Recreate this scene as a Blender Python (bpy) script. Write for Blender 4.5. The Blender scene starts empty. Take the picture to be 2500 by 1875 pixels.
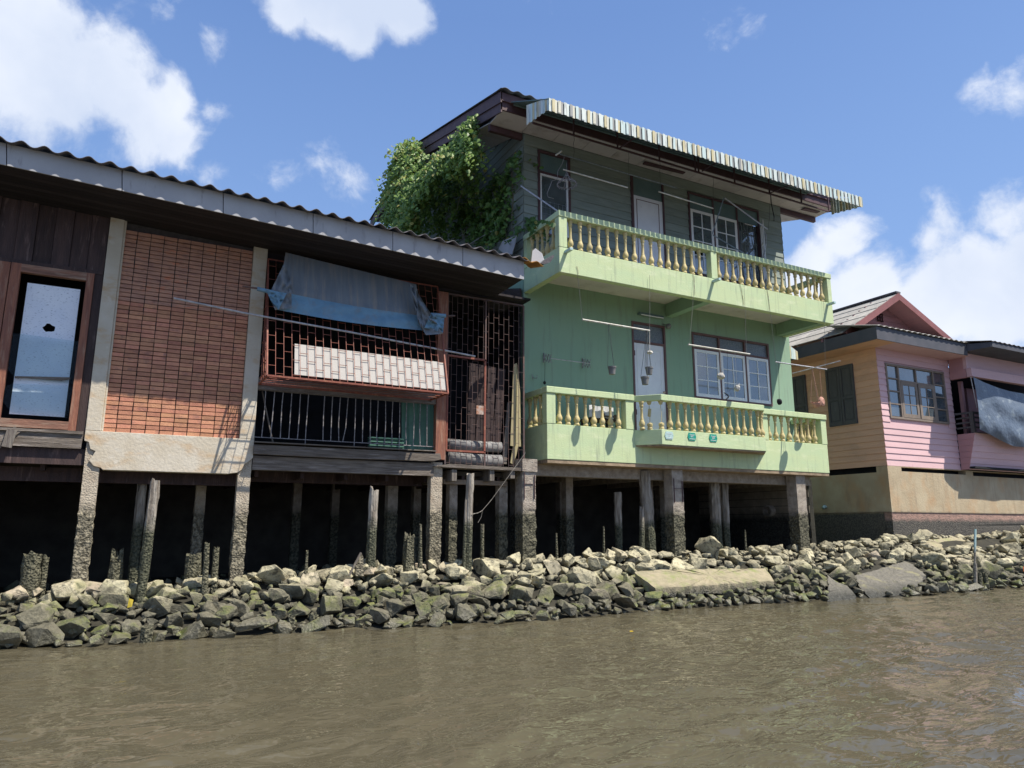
import bpy, bmesh, math, random
import numpy as np
from mathutils import Vector, Matrix, noise, Euler
random.seed(7)
R = math.radians
scene = bpy.context.scene
col = scene.collection

# ------------------------------------------------------------------ camera
FPX = 1733.0
YAW, PITCH, ROLL = R(27.57), R(11.239), R(0.081)
CAMZ = 1.5
fw = Vector((math.sin(YAW)*math.cos(PITCH), math.cos(YAW)*math.cos(PITCH), math.sin(PITCH)))
r0 = fw.cross(Vector((0, 0, 1))).normalized()
u0 = r0.cross(fw)
rt = math.cos(ROLL)*r0 + math.sin(ROLL)*u0
up = -math.sin(ROLL)*r0 + math.cos(ROLL)*u0
cd = bpy.data.cameras.new('camera')
cam = bpy.data.objects.new('camera', cd)
col.objects.link(cam)
cd.sensor_width = 36
cd.lens = FPX/2500*36
cd.clip_start = 0.05
cd.clip_end = 2000
m = Matrix((rt, up, -fw)).transposed().to_4x4()
m.translation = (0, 0, CAMZ)
cam.matrix_world = m
scene.camera = cam

# ------------------------------------------------------------------ sun, sky, exposure
SUNV = Vector((0.86, -1.0, 2.2)).normalized()
sl = bpy.data.lights.new('sun', 'SUN')
sl.energy = 5.0
sl.angle = R(0.5)
sl.color = (1.0, 0.93, 0.82)
so = bpy.data.objects.new('sun', sl)
col.objects.link(so)
so.rotation_euler = SUNV.to_track_quat('Z', 'Y').to_euler()
so.location = (10, 0, 30)
vs = scene.view_settings
vs.view_transform = 'Standard'
vs.look = 'None'
vs.gamma = 1
vs.use_curve_mapping = False
vs.exposure = 0.55


def ray(px, py):
    return (px-1250)*rt + (937.5-py)*up + FPX*fw


def at(px, py, Y):
    d = ray(px, py)
    t = Y/d.y
    return Vector((d.x*t, Y, CAMZ+d.z*t))


def atX(px, py, X):
    d = ray(px, py)
    t = X/d.x
    return Vector((X, d.y*t, CAMZ+d.z*t))


def atZ(px, py, Z):
    d = ray(px, py)
    t = (Z-CAMZ)/d.z
    return Vector((d.x*t, d.y*t, Z))


world = bpy.data.worlds.new('World')
scene.world = world
world.use_nodes = True


def build_world():
    nt = world.node_tree
    nt.nodes.clear()
    N = nt.nodes.new
    L = nt.links.new
    out = N('ShaderNodeOutputWorld')
    bg = N('ShaderNodeBackground')
    bg.inputs['Strength'].default_value = 0.09
    L(bg.outputs[0], out.inputs[0])
    sky = N('ShaderNodeTexSky')
    sky.sky_type = 'NISHITA'
    sky.sun_disc = False
    sky.sun_elevation = math.asin(SUNV.z)
    sky.sun_rotation = math.atan2(SUNV.x, SUNV.y)
    sky.air_density = 1.0
    sky.dust_density = 0.6
    sky.ozone_density = 1.6
    tc = N('ShaderNodeTexCoord')
    D = tc.outputs['Generated']

    def math_(op, a, b=None, c=None):
        n = N('ShaderNodeMath')
        n.operation = op
        for i, v in enumerate((a, b, c)):
            if v is None:
                continue
            if isinstance(v, (int, float)):
                n.inputs[i].default_value = v
            else:
                L(v, n.inputs[i])
        return n.outputs[0]
    # warped direction
    nz = N('ShaderNodeTexNoise')
    nz.inputs['Scale'].default_value = 5.0
    nz.inputs['Detail'].default_value = 4
    L(D, nz.inputs['Vector'])
    sub = N('ShaderNodeVectorMath'); sub.operation = 'SUBTRACT'
    L(nz.outputs['Color'], sub.inputs[0]); sub.inputs[1].default_value = (.5, .5, .5)
    sc = N('ShaderNodeVectorMath'); sc.operation = 'SCALE'
    L(sub.outputs[0], sc.inputs[0]); sc.inputs['Scale'].default_value = 0.10
    ad = N('ShaderNodeVectorMath'); ad.operation = 'ADD'
    L(D, ad.inputs[0]); L(sc.outputs[0], ad.inputs[1])
    W = ad.outputs[0]
    field = None
    # cloud banks: direction through the photograph's own sky (pixel of the 2500 px picture), radius, weight
    blobs = [(20, 20, 210, 1), (60, 170, 200, 1), (170, 200, 190, 1), (290, 250, 170, 1), (390, 310, 140, 1), (455, 345, 110, 1), (440, 250, 90, .9), (150, 40, 110, .9),
             (-150, 60, 260, 1), (330, 330, 100, .95),
             (700, 0, 100, 1), (800, 30, 110, 1), (850, 90, 75, .95), (960, 20, 100, .95), (760, -80, 200, 1), (880, -60, 180, 1), (870, 125, 45, .7),
             (720, 465, 95, .52), (800, 435, 80, .40), (860, 462, 90, .42), (525, 85, 70, .36), (410, 20, 70, .3), (560, 430, 70, .36), (540, 260, 60, .34),
             (2050, 605, 95, .85), (1985, 660, 95, .9), (2130, 740, 160, 1), (2290, 740, 170, 1), (2420, 740, 190, 1), (1960, 740, 150, .95), (2250, 600, 80, .5),
             (2290, 545, 80, .42), (2470, 505, 95, .85), (2620, 660, 200, 1), (2480, 215, 90, .34), (2410, 225, 70, .28), (1840, 20, 80, .34), (2280, 500, 90, .36),
             (1300, -500, 500, .9), (-700, 500, 500, .95), (1700, 600, 60, .4)]
    for (x, y, rp, w) in blobs:
        if w >= .9: w *= 1.25
        d = ray(x, y)
        cosf = FPX/d.length
        c = d.normalized()
        rad = rp/FPX*cosf*1.0
        dist = N('ShaderNodeVectorMath'); dist.operation = 'DISTANCE'
        L(W, dist.inputs[0]); dist.inputs[1].default_value = c
        v = math_('MULTIPLY_ADD', dist.outputs['Value'], -w/rad, w)
        field = v if field is None else math_('SMOOTH_MAX', field, v, 0.12)
    # scattered cloud over the rest of the sky
    nb = N('ShaderNodeTexNoise')
    nb.inputs['Scale'].default_value = 2.2
    nb.inputs['Detail'].default_value = 3
    L(D, nb.inputs['Vector'])
    sepd = N('ShaderNodeSeparateXYZ'); L(D, sepd.inputs[0])
    g = math_('MULTIPLY_ADD', nb.outputs['Fac'], 3.0, -1.55)
    behind = N('ShaderNodeMapRange'); L(sepd.outputs['Y'], behind.inputs['Value'])
    behind.inputs['From Min'].default_value = 0.25; behind.inputs['From Max'].default_value = -0.1
    behind.inputs['To Min'].default_value = -2.0; behind.inputs['To Max'].default_value = 0.0
    g = math_('ADD', g, behind.outputs[0])
    field = math_('MAXIMUM', field, g)
    field = math_('MAXIMUM', field, -0.6)
    n2 = N('ShaderNodeTexNoise')
    n2.inputs['Scale'].default_value = 11.0
    n2.inputs['Detail'].default_value = 9
    n2.inputs['Roughness'].default_value = 0.62
    L(W, n2.inputs['Vector'])
    f2 = math_('MULTIPLY_ADD', n2.outputs['Fac'], 1.7, -0.95)
    f = math_('ADD', field, f2)
    mr = N('ShaderNodeMapRange'); mr.interpolation_type = 'SMOOTHSTEP'
    L(f, mr.inputs['Value'])
    mr.inputs['From Min'].default_value = 0.0
    mr.inputs['From Max'].default_value = 0.5
    # soft grey body inside clouds
    n3 = N('ShaderNodeTexNoise'); n3.inputs['Scale'].default_value = 4.5; n3.inputs['Detail'].default_value = 6
    L(W, n3.inputs['Vector'])
    body = N('ShaderNodeMapRange'); L(n3.outputs['Fac'], body.inputs['Value'])
    body.inputs['From Min'].default_value = .35; body.inputs['From Max'].default_value = .62
    mixb = N('ShaderNodeMix'); mixb.data_type = 'RGBA'
    L(body.outputs[0], mixb.inputs[0])
    mixb.inputs[6].default_value = (5.0, 5.7, 7.1, 1)
    mixb.inputs[7].default_value = (6.9, 7.3, 8.1, 1)
    # sky tint: a little haze white everywhere, as the phone rendered it
    tint = N('ShaderNodeMix'); tint.data_type = 'RGBA'
    tint.inputs[0].default_value = 0.50
    L(sky.outputs[0], tint.inputs[6]); tint.inputs[7].default_value = (1.55, 3.0, 6.9, 1)
    low = N('ShaderNodeMix'); low.data_type = 'RGBA'
    lr = N('ShaderNodeMapRange'); L(sepd.outputs['Z'], lr.inputs['Value'])
    lr.inputs['From Min'].default_value = 0.62; lr.inputs['From Max'].default_value = 0.12
    lr.inputs['To Min'].default_value = 0.0; lr.inputs['To Max'].default_value = 0.5
    L(lr.outputs[0], low.inputs[0]); L(tint.outputs[2], low.inputs[6]); low.inputs[7].default_value = (3.0, 4.7, 7.7, 1)
    mx = N('ShaderNodeMix'); mx.data_type = 'RGBA'
    L(mr.outputs[0], mx.inputs[0]); L(low.outputs[2], mx.inputs[6]); L(mixb.outputs[2], mx.inputs[7])
    L(mx.outputs[2], bg.inputs['Color'])


build_world()

# ------------------------------------------------------------------ materials
MATS = {}


def mat(name, c1, c2=None, scale=6, rough=.8, bump=.15, bscale=30, stretch=(1, 1, 1), rnd=0.0, stain=None, stain2=None, tide=None, spec=.3, metal=0.0, detail=6, ramp=(.35, .65), bdist=.02, huernd=0.0):
    """noise-mixed surface; stain = (colour, scale, lo, hi, stretch); tide = (z, soft, colour, noise, extra bump)"""
    if name in MATS:
        return MATS[name]
    mt = bpy.data.materials.new(name)
    mt.use_nodes = True
    nt = mt.node_tree
    N = nt.nodes.new
    L = nt.links.new
    b = nt.nodes['Principled BSDF']
    b.inputs['Roughness'].default_value = rough
    b.inputs['Specular IOR Level'].default_value = spec
    b.inputs['Metallic'].default_value = metal
    geo = N('ShaderNodeNewGeometry')
    pos = geo.outputs['Position']
    oi = N('ShaderNodeObjectInfo')

    def mapped(st, off=True):
        mp = N('ShaderNodeVectorMath'); mp.operation = 'MULTIPLY'
        L(pos, mp.inputs[0]); mp.inputs[1].default_value = st
        if not (rnd or huernd) or not off:
            return mp.outputs[0]
        a = N('ShaderNodeVectorMath'); a.operation = 'ADD'
        s = N('ShaderNodeMath'); s.operation = 'MULTIPLY'; L(oi.outputs['Random'], s.inputs[0]); s.inputs[1].default_value = 37.0
        L(mp.outputs[0], a.inputs[0]); L(s.outputs[0], a.inputs[1])
        return a.outputs[0]
    nz = N('ShaderNodeTexNoise'); nz.inputs['Scale'].default_value = scale; nz.inputs['Detail'].default_value = detail
    L(mapped(stretch), nz.inputs['Vector'])
    mr = N('ShaderNodeMapRange'); L(nz.outputs['Fac'], mr.inputs['Value'])
    mr.inputs['From Min'].default_value = ramp[0]; mr.inputs['From Max'].default_value = ramp[1]
    mx = N('ShaderNodeMix'); mx.data_type = 'RGBA'
    L(mr.outputs[0], mx.inputs[0])
    mx.inputs[6].default_value = (*c1, 1)
    mx.inputs[7].default_value = (*(c2 or [v*.75 for v in c1]), 1)
    c = mx.outputs[2]
    for s in (stain, stain2):
        if s:
            sn = N('ShaderNodeTexNoise'); sn.inputs['Scale'].default_value = s[1]; sn.inputs['Detail'].default_value = 7
            sn.inputs['Roughness'].default_value = .62
            L(mapped(s[4] if len(s) > 4 else (1, 1, 1)), sn.inputs['Vector'])
            sr = N('ShaderNodeMapRange'); L(sn.outputs['Fac'], sr.inputs['Value'])
            sr.inputs['From Min'].default_value = s[2]; sr.inputs['From Max'].default_value = s[3]
            sx = N('ShaderNodeMix'); sx.data_type = 'RGBA'
            L(sr.outputs[0], sx.inputs[0]); L(c, sx.inputs[6]); sx.inputs[7].default_value = (*s[0], 1)
            c = sx.outputs[2]
    if rnd or huernd:
        hs = N('ShaderNodeHueSaturation')
        v = N('ShaderNodeMapRange'); L(oi.outputs['Random'], v.inputs['Value'])
        v.inputs['To Min'].default_value = 1-rnd; v.inputs['To Max'].default_value = 1+rnd
        L(v.outputs[0], hs.inputs['Value'])
        if huernd:
            wn = N('ShaderNodeTexWhiteNoise'); wn.noise_dimensions = '1D'; L(oi.outputs['Random'], wn.inputs['W'])
            h = N('ShaderNodeMapRange'); L(wn.outputs['Value'], h.inputs['Value'])
            h.inputs['To Min'].default_value = .5-huernd; h.inputs['To Max'].default_value = .5+huernd
            L(h.outputs[0], hs.inputs['Hue'])
        L(c, hs.inputs['Color'])
        c = hs.outputs[0]
    height = None
    if bump:
        bn = N('ShaderNodeTexNoise'); bn.inputs['Scale'].default_value = bscale; bn.inputs['Detail'].default_value = 8
        L(mapped(stretch), bn.inputs['Vector'])
        height = bn.outputs['Fac']
    if tide:
        sp = N('ShaderNodeSeparateXYZ'); L(pos, sp.inputs[0])
        tn = N('ShaderNodeTexNoise'); tn.inputs['Scale'].default_value = 5; tn.inputs['Detail'].default_value = 6
        L(pos, tn.inputs['Vector'])
        a = N('ShaderNodeMath'); a.operation = 'MULTIPLY_ADD'
        L(tn.outputs['Fac'], a.inputs[0]); a.inputs[1].default_value = -tide[3]; L(sp.outputs['Z'], a.inputs[2])
        tr = N('ShaderNodeMapRange'); L(a.outputs[0], tr.inputs['Value'])
        tr.inputs['From Min'].default_value = tide[0]-tide[3]*.5+tide[1]; tr.inputs['From Max'].default_value = tide[0]-tide[3]*.5-tide[1]
        tf = tr.outputs[0]
        pn = N('ShaderNodeTexNoise'); pn.inputs['Scale'].default_value = 24; pn.inputs['Detail'].default_value = 6
        L(pos, pn.inputs['Vector'])
        pr_ = N('ShaderNodeMapRange'); L(pn.outputs['Fac'], pr_.inputs['Value'])
        pr_.inputs['From Min'].default_value = .4; pr_.inputs['From Max'].default_value = .62
        tx0 = N('ShaderNodeMix'); tx0.data_type = 'RGBA'; L(pr_.outputs[0], tx0.inputs[0])
        tx0.inputs[6].default_value = (*tide[2], 1); tx0.inputs[7].default_value = (*(tide[5] if len(tide) > 5 else [q*2.2 for q in tide[2]]), 1)
        tx = N('ShaderNodeMix'); tx.data_type = 'RGBA'
        L(tf, tx.inputs[0]); L(c, tx.inputs[6]); L(tx0.outputs[2], tx.inputs[7])
        c = tx.outputs[2]
        if tide[4]:
            vo = N('ShaderNodeTexVoronoi'); vo.inputs['Scale'].default_value = 28
            L(pos, vo.inputs['Vector'])
            mm = N('ShaderNodeMath'); mm.operation = 'MULTIPLY'; L(vo.outputs['Distance'], mm.inputs[0]); L(tf, mm.inputs[1])
            m2 = N('ShaderNodeMath'); m2.operation = 'MULTIPLY_ADD'; L(mm.outputs[0], m2.inputs[0]); m2.inputs[1].default_value = tide[4]
            if height:
                L(height, m2.inputs[2])
            height = m2.outputs[0]
    L(c, b.inputs['Base Color'])
    if height:
        bp = N('ShaderNodeBump'); bp.inputs['Strength'].default_value = bump; bp.inputs['Distance'].default_value = bdist
        L(height, bp.inputs['Height']); L(bp.outputs[0], b.inputs['Normal'])
    MATS[name] = mt
    return mt


GREEN_DIRT = (.33, .40, .27)
M = {}
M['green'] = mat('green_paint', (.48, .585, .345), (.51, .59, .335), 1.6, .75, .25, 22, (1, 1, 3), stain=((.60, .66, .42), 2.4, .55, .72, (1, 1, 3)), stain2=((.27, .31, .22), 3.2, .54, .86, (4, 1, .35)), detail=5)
M['green_shaded'] = mat('green_paint_shaded', (.245, .37, .26), (.265, .385, .27), 1.2, .8, .2, 16, (1, 1, .5), stain=((.215, .28, .21), 2.4, .52, .78, (4, 1, .35)), detail=5)  # same paint as the parapets, with the recess shade put into its colour
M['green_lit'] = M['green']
M['siding'] = mat('green_grey_boards', (.25, .285, .255), (.21, .245, .22), 5, .8, .3, 30, (.4, .4, 4), rnd=.12, stain=((.19, .22, .19), 3, .52, .75, (.6, .6, 3)))
M['darkgreen'] = mat('dark_green_panel', (.10, .16, .17), (.13, .19, .19), 3, .6, .1)
M['cream'] = mat('cream_yellow_paint', (.56, .46, .22), (.51, .42, .20), 7, .6, .25, 40, rnd=.12, stain=((.33, .30, .19), 9, .50, .72))
M['white'] = mat('white_paint', (.78, .78, .79), (.72, .73, .74), 3, .5, .08, 20, stain=((.45, .44, .40), 5, .62, .85, (2, 1, .6)))
M['whiteshade'] = mat('white_door_shaded', (.76, .76, .80), (.70, .70, .75), 3, .5, .08, 20, stain=((.42, .40, .40), 5, .62, .85, (2, 1, .6)))  # white door paint with the bluish cast of shade mixed in
M['redwood'] = mat('dark_red_wood_paint', (.105, .058, .062), (.08, .045, .05), 5, .6, .2, 30)
M['browntrim'] = mat('brown_trim', (.16, .085, .08), (.12, .07, .07), 5, .6, .2, 30)
M['soffit'] = mat('soffit_board', (.58, .54, .53), (.52, .49, .48), 2, .85, .1, 20, rnd=.06, stain=((.34, .30, .27), 2.5, .55, .8))
M['glass'] = mat('dark_window_glass', (.06, .075, .085), (.10, .12, .135), 2.2, .06, .02, 3, spec=1.0, bdist=.004)
M['glass'].node_tree.nodes['Principled BSDF'].inputs['IOR'].default_value = 1.9
M['frost'] = mat('patterned_glass', (.10, .12, .14), (.17, .19, .21), 30, .25, .5, 60, spec=.6)
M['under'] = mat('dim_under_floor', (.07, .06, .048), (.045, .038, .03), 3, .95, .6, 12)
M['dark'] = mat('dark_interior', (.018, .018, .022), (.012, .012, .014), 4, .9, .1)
M['wooddark'] = mat('dark_brown_boards', (.070, .044, .040), (.046, .031, .030), 6, .75, .5, 30, (3, 3, .35), rnd=.25, stain=((.16, .11, .10), 6, .58, .75, (3, 3, .4)))
M['woodred'] = mat('red_brown_timber', (.30, .125, .075), (.20, .085, .06), 9, .7, .5, 40, (3, 3, .3), stain=((.36, .22, .15), 6, .52, .72, (3, 3, .4)), rnd=.1)
M['woodred_h'] = mat('red_brown_timber_rail', (.27, .135, .09), (.17, .09, .065), 9, .7, .5, 40, (.3, 3, 3), stain=((.36, .26, .19), 6, .5, .72, (.4, 3, 3)), rnd=.1)
M['woodgrey_h'] = mat('weathered_grey_beam', (.20, .17, .14), (.11, .09, .075), 9, .85, .7, 40, (.25, 3, 3.5), stain=((.33, .29, .26), 7, .54, .72, (.3, 3, 4)), rnd=.12)
M['woodgrey_v'] = mat('weathered_grey_wood', (.23, .205, .17), (.12, .10, .09), 9, .85, .7, 40, (3.5, 3.5, .25), rnd=.12)
M['pile'] = mat('old_pile_wood', (.44, .40, .34), (.19, .16, .13), 7, .9, .9, 34, (3, 3, .3), rnd=.12, tide=(1.55, .12, (.045, .05, .033), .5, .9, (.13, .13, .085)), bdist=.03)
M['stump'] = mat('barnacled_stump', (.17, .15, .11), (.08, .08, .055), 14, .9, 1.0, 30, rnd=.15, tide=(1.4, .2, (.06, .06, .04), .5, 1.0, (.16, .15, .10)), bdist=.03)
M['softboard'] = mat('dark_soffit_slats', (.020, .018, .022), (.032, .026, .028), 6, .8, .4, 30, (.3, 3, 3), rnd=.3)
M['fasciaboard'] = mat('pale_fibre_fascia', (.42, .42, .43), (.36, .36, .375), 2.5, .8, .12, 20, stain=((.16, .15, .15), 3.0, .60, .80, (3, 1, .7)), rnd=.04)
M['rooftile'] = mat('dark_corrugated_sheet', (.13, .12, .13), (.08, .075, .085), 4, .85, .5, 25, stain=((.22, .21, .19), 6, .55, .75))
M['roofpale'] = mat('pale_fibre_roof', (.44, .42, .38), (.34, .33, .30), 4, .9, .5, 25, rnd=.1, stain=((.22, .22, .20), 5, .55, .75))
M['roofdark'] = mat('dark_grey_fascia', (.075, .08, .095), (.10, .10, .115), 3, .7, .15, 20)
M['orangesheet'] = mat('orange_plastic_sheet', (.55, .27, .06), (.40, .19, .05), 6, .6, .2)
M['concrete'] = mat('cream_concrete', (.56, .51, .42), (.50, .44, .34), 3, .85, .35, 26, stain=((.46, .31, .17), 2.2, .52, .74, (1, 1, 2.2)), stain2=((.62, .58, .50), 5, .6, .75))
M['column'] = mat('rough_concrete_column', (.40, .35, .29), (.27, .23, .19), 8, .95, .8, 40, stain=((.20, .16, .13), 6, .55, .7), tide=(1.78, .10, (.042, .042, .030), .25, .7, (.15, .14, .095)), bdist=.03)
M['columnl'] = mat('barnacled_concrete_column', (.46, .40, .31), (.36, .30, .23), 8, .95, .8, 40, stain=((.25, .18, .12), 5, .55, .72), tide=(1.75, .14, (.10, .09, .065), .25, .9, (.28, .25, .18)), bdist=.03)
M['slabbottom'] = mat('brown_slab_underside', (.36, .27, .18), (.20, .15, .10), 5, .9, .5, 30, (1, 3, 1))
M['brick'] = mat('terracotta_brick', (.54, .26, .155), (.45, .205, .13), 11, .85, .35, 60, rnd=.20, huernd=.008, stain=((.27, .14, .11), 7, .56, .74))
M['mortar'] = mat('dark_mortar', (.085, .075, .075), (.06, .055, .055), 20, .95, .4, 60)
M['grille'] = mat('rust_red_grille', (.27, .085, .055), (.20, .07, .05), 14, .6, .2, 60, stain=((.36, .16, .09), 12, .55, .7))
M['grille_d'] = mat('dark_rusty_grille', (.15, .085, .07), (.09, .07, .07), 14, .7, .2, 60)
M['bars'] = mat('old_steel_bars', (.34, .32, .32), (.15, .13, .13), 22, .6, .2, 60)
M['whiteboard'] = mat('white_panel', (.42, .40, .37), (.38, .365, .34), 40, .7, .1, 60)
M['pole'] = mat('aluminium_tube', (.52, .52, .54), (.34, .34, .36), 12, .45, .1, 30, metal=.3)
M['polewhite'] = mat('white_tube', (.68, .66, .60), (.5, .46, .38), 12, .5, .1, 30)
M['polegrey'] = mat('grey_tube', (.22, .26, .28), (.15, .18, .2), 12, .5, .1, 30)
M['wire'] = mat('thin_wire', (.10, .11, .10), (.07, .07, .07), 12, .7, 0)
M['wirepale'] = mat('pale_string', (.30, .28, .24), (.2, .18, .16), 12, .7, 0)
M['pot'] = mat('grey_plastic_pot', (.20, .20, .19), (.14, .14, .14), 14, .7, .2, 40)
M['peach'] = mat('coral_plastic', (.50, .27, .20), (.42, .22, .16), 14, .6, .2, 40)
M['orange'] = mat('orange_wall_boards', (.76, .45, .29), (.70, .41, .27), 2.5, .8, .2, 30, (.5, .5, 3), rnd=.05, stain=((.50, .31, .22), 2, .5, .8, (1, .6, 1)))
M['pink'] = mat('pink_wall_boards', (.67, .45, .455), (.63, .42, .43), 2.5, .8, .2, 30, (.5, .5, 3), rnd=.04, stain=((.52, .31, .34), 5, .60, .8, (3, .6, .6)))
M['pinkdark'] = mat('rose_wall', (.50, .27, .27), (.45, .25, .26), 3, .8, .2, 30)
M['barge'] = mat('brick_red_bargeboard', (.25, .10, .10), (.20, .085, .085), 4, .7, .2, 30)
M['gablewall'] = mat('dim_rose_boards', (.26, .13, .14), (.22, .12, .13), 5, .8, .3, 30, (.4, .4, 4), rnd=.1)
M['shutter'] = mat('grey_brown_shutter', (.105, .10, .10), (.085, .082, .085), 6, .7, .3, 40, (2, 2, .4), rnd=.06, stain=((.16, .15, .14), 8, .6, .75, (2, 2, .5)))
M['winframe'] = mat('taupe_window_frame', (.25, .20, .16), (.20, .165, .14), 6, .7, .25, 40, rnd=.05)
M['base'] = mat('stained_house_base', (.48, .40, .27), (.40, .32, .21), 2, .85, .3, 20, stain=((.44, .27, .14), 1.7, .48, .75, (1, 1, .6)), stain2=((.30, .23, .16), 3.2, .55, .78, (3.5, 1, .35)), tide=(1.87, .05, (.060, .055, .048), .10, .25, (.12, .11, .09)), bdist=.03)
M['baseband'] = mat('crumbled_reddish_band', (.40, .25, .20), (.25, .17, .14), 8, .95, .9, 30, tide=(1.66, .06, (.065, .06, .055), .16, .25, (.13, .12, .10)), bdist=.03)
M['block'] = mat('dim_block_wall', (.34, .29, .22), (.25, .22, .17), 4, .95, .6, 20, tide=(1.8, .15, (.03, .03, .025), .3, .8))
M['tarp'] = mat('grey_blue_tarp', (.125, .155, .20), (.10, .13, .175), 4, .42, .45, 9, spec=.5, bdist=.05, stain=((.24, .28, .31), 3.5, .56, .68, (1, 1, 1.4)))
M['fabric'] = mat('faded_blue_fabric', (.19, .215, .24), (.155, .18, .21), 3.5, .85, .35, 14, (4, 1, .35), stain=((.27, .25, .235), 3.0, .5, .7, (5, 1, .25)), bdist=.03)
M['fabriclow'] = mat('bright_blue_fabric_hem', (.17, .31, .42), (.14, .26, .36), 6, .8, .4, 20, stain=((.21, .25, .28), 5, .5, .7), bdist=.03)
M['teal'] = mat('teal_sign', (.02, .30, .22), (.02, .27, .20), 6, .4, .03)
M['palesign'] = mat('faded_sign', (.42, .58, .56), (.40, .54, .52), 20, .5, .05)
M['letter'] = mat('white_lettering', (.78, .80, .78), (.74, .76, .74), 20, .5, 0)
M['greensheet'] = mat('green_plastic_sheet', (.10, .22, .16), (.08, .17, .13), 3, .5, .2, 12)
M['bamboo'] = mat('yellow_bamboo', (.42, .36, .20), (.33, .28, .16), 6, .7, .3, 30, (3, 3, .4), rnd=.1)
M['greycloth'] = mat('grey_foam_roll', (.25, .245, .24), (.19, .185, .18), 6, .9, .3, 20)
M['rust'] = mat('rusty_plate', (.36, .16, .09), (.45, .38, .33), 16, .8, .3, 40)
M['mud'] = mat('river_mud', (.040, .037, .026), (.025, .024, .018), 6, .9, .6, 18)
M['slab'] = mat('algae_crusted_slab', (.36, .31, .21), (.28, .25, .165), 9, .95, 1.0, 45, stain=((.24, .26, .11), 4, .50, .68), tide=(.30, .10, (.055, .055, .045), .25, .9, (.14, .135, .11)), bdist=.025)
M['slabdark'] = mat('wet_pebble_slab', (.20, .185, .155), (.12, .115, .095), 18, .9, 1.0, 60, stain=((.28, .26, .15), 3.5, .55, .7), tide=(.16, .1, (.04, .04, .035), .1, .6), bdist=.025)
M['pvc'] = mat('pale_blue_pipe', (.42, .58, .56), (.36, .48, .47), 12, .5, .1, tide=(.95, .1, (.14, .125, .10), .2, .5))
M['stem'] = mat('dry_vine_stem', (.16, .13, .09), (.10, .085, .06), 12, .9, .2)
M['lampwhite'] = mat('white_tube_lamp', (.7, .72, .75), (.65, .66, .7), 5, .4, 0)
M['paper'] = mat('printed_foil_paper', (.80, .84, .90), (.72, .77, .86), 3, .4, .15, 20, spec=.5, stain=((.42, .46, .53), 30, .58, .66, (1, 1, 2.5)))


def stripe_mat(name, cols, sx, dirt=.35):
    mt = bpy.data.materials.new(name)
    mt.use_nodes = True
    nt = mt.node_tree
    N = nt.nodes.new; L = nt.links.new
    b = nt.nodes['Principled BSDF']
    b.inputs['Roughness'].default_value = .55
    geo = N('ShaderNodeNewGeometry')
    at_ = N('ShaderNodeAttribute'); at_.attribute_name = 'band'
    cr = N('ShaderNodeValToRGB'); cr.color_ramp.interpolation = 'CONSTANT'
    els = cr.color_ramp.elements
    els[0].position = 0; els[0].color = (*cols[0], 1)
    els[1].position = 1/len(cols); els[1].color = (*cols[1], 1)
    for i in range(2, len(cols)):
        e = els.new(i/len(cols)); e.color = (*cols[i], 1)
    L(at_.outputs['Fac'], cr.inputs[0])
    mp = N('ShaderNodeVectorMath'); mp.operation = 'MULTIPLY'; L(geo.outputs['Position'], mp.inputs[0]); mp.inputs[1].default_value = (9, 9, 1.4)
    n = N('ShaderNodeTexNoise'); n.inputs['Scale'].default_value = 2.2; n.inputs['Detail'].default_value = 8; L(mp.outputs[0], n.inputs['Vector'])
    r_ = N('ShaderNodeMapRange'); L(n.outputs['Fac'], r_.inputs['Value']); r_.inputs['From Min'].default_value = .52; r_.inputs['From Max'].default_value = .72; r_.inputs['To Max'].default_value = .8
    mx = N('ShaderNodeMix'); mx.data_type = 'RGBA'; L(r_.outputs[0], mx.inputs[0]); L(cr.outputs[0], mx.inputs[6]); mx.inputs[7].default_value = (.17, .15, .14, 1)
    L(mx.outputs[2], b.inputs['Base Color'])
    return mt


M['stripe'] = stripe_mat('striped_metal_sheet', [(.60, .66, .62), (.26, .27, .26), (.55, .48, .27), (.50, .62, .60), (.40, .36, .24), (.60, .58, .46)], 1)


def leaf_mat():
    mt = bpy.data.materials.new('vine_leaf')
    mt.use_nodes = True
    nt = mt.node_tree
    N = nt.nodes.new; L = nt.links.new
    b = nt.nodes['Principled BSDF']
    b.inputs['Roughness'].default_value = .5
    at_ = N('ShaderNodeAttribute'); at_.attribute_name = 'tone'
    cr = N('ShaderNodeValToRGB')
    els = cr.color_ramp.elements
    els[0].position = 0; els[0].color = (.05, .12, .03, 1)
    els[1].position = 1; els[1].color = (.38, .33, .09, 1)
    e = els.new(.45); e.color = (.12, .22, .05, 1)
    e = els.new(.8); e.color = (.25, .37, .08, 1)
    L(at_.outputs['Fac'], cr.inputs[0])
    L(cr.outputs[0], b.inputs['Base Color'])
    tr = N('ShaderNodeBsdfTranslucent'); L(cr.outputs[0], tr.inputs[0])
    ms = N('ShaderNodeMixShader'); ms.inputs[0].default_value = .4
    out = nt.nodes['Material Output']
    L(b.outputs[0], ms.inputs[1]); L(tr.outputs[0], ms.inputs[2]); L(ms.outputs[0], out.inputs[0])
    return mt


M['leaf'] = leaf_mat()


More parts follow.
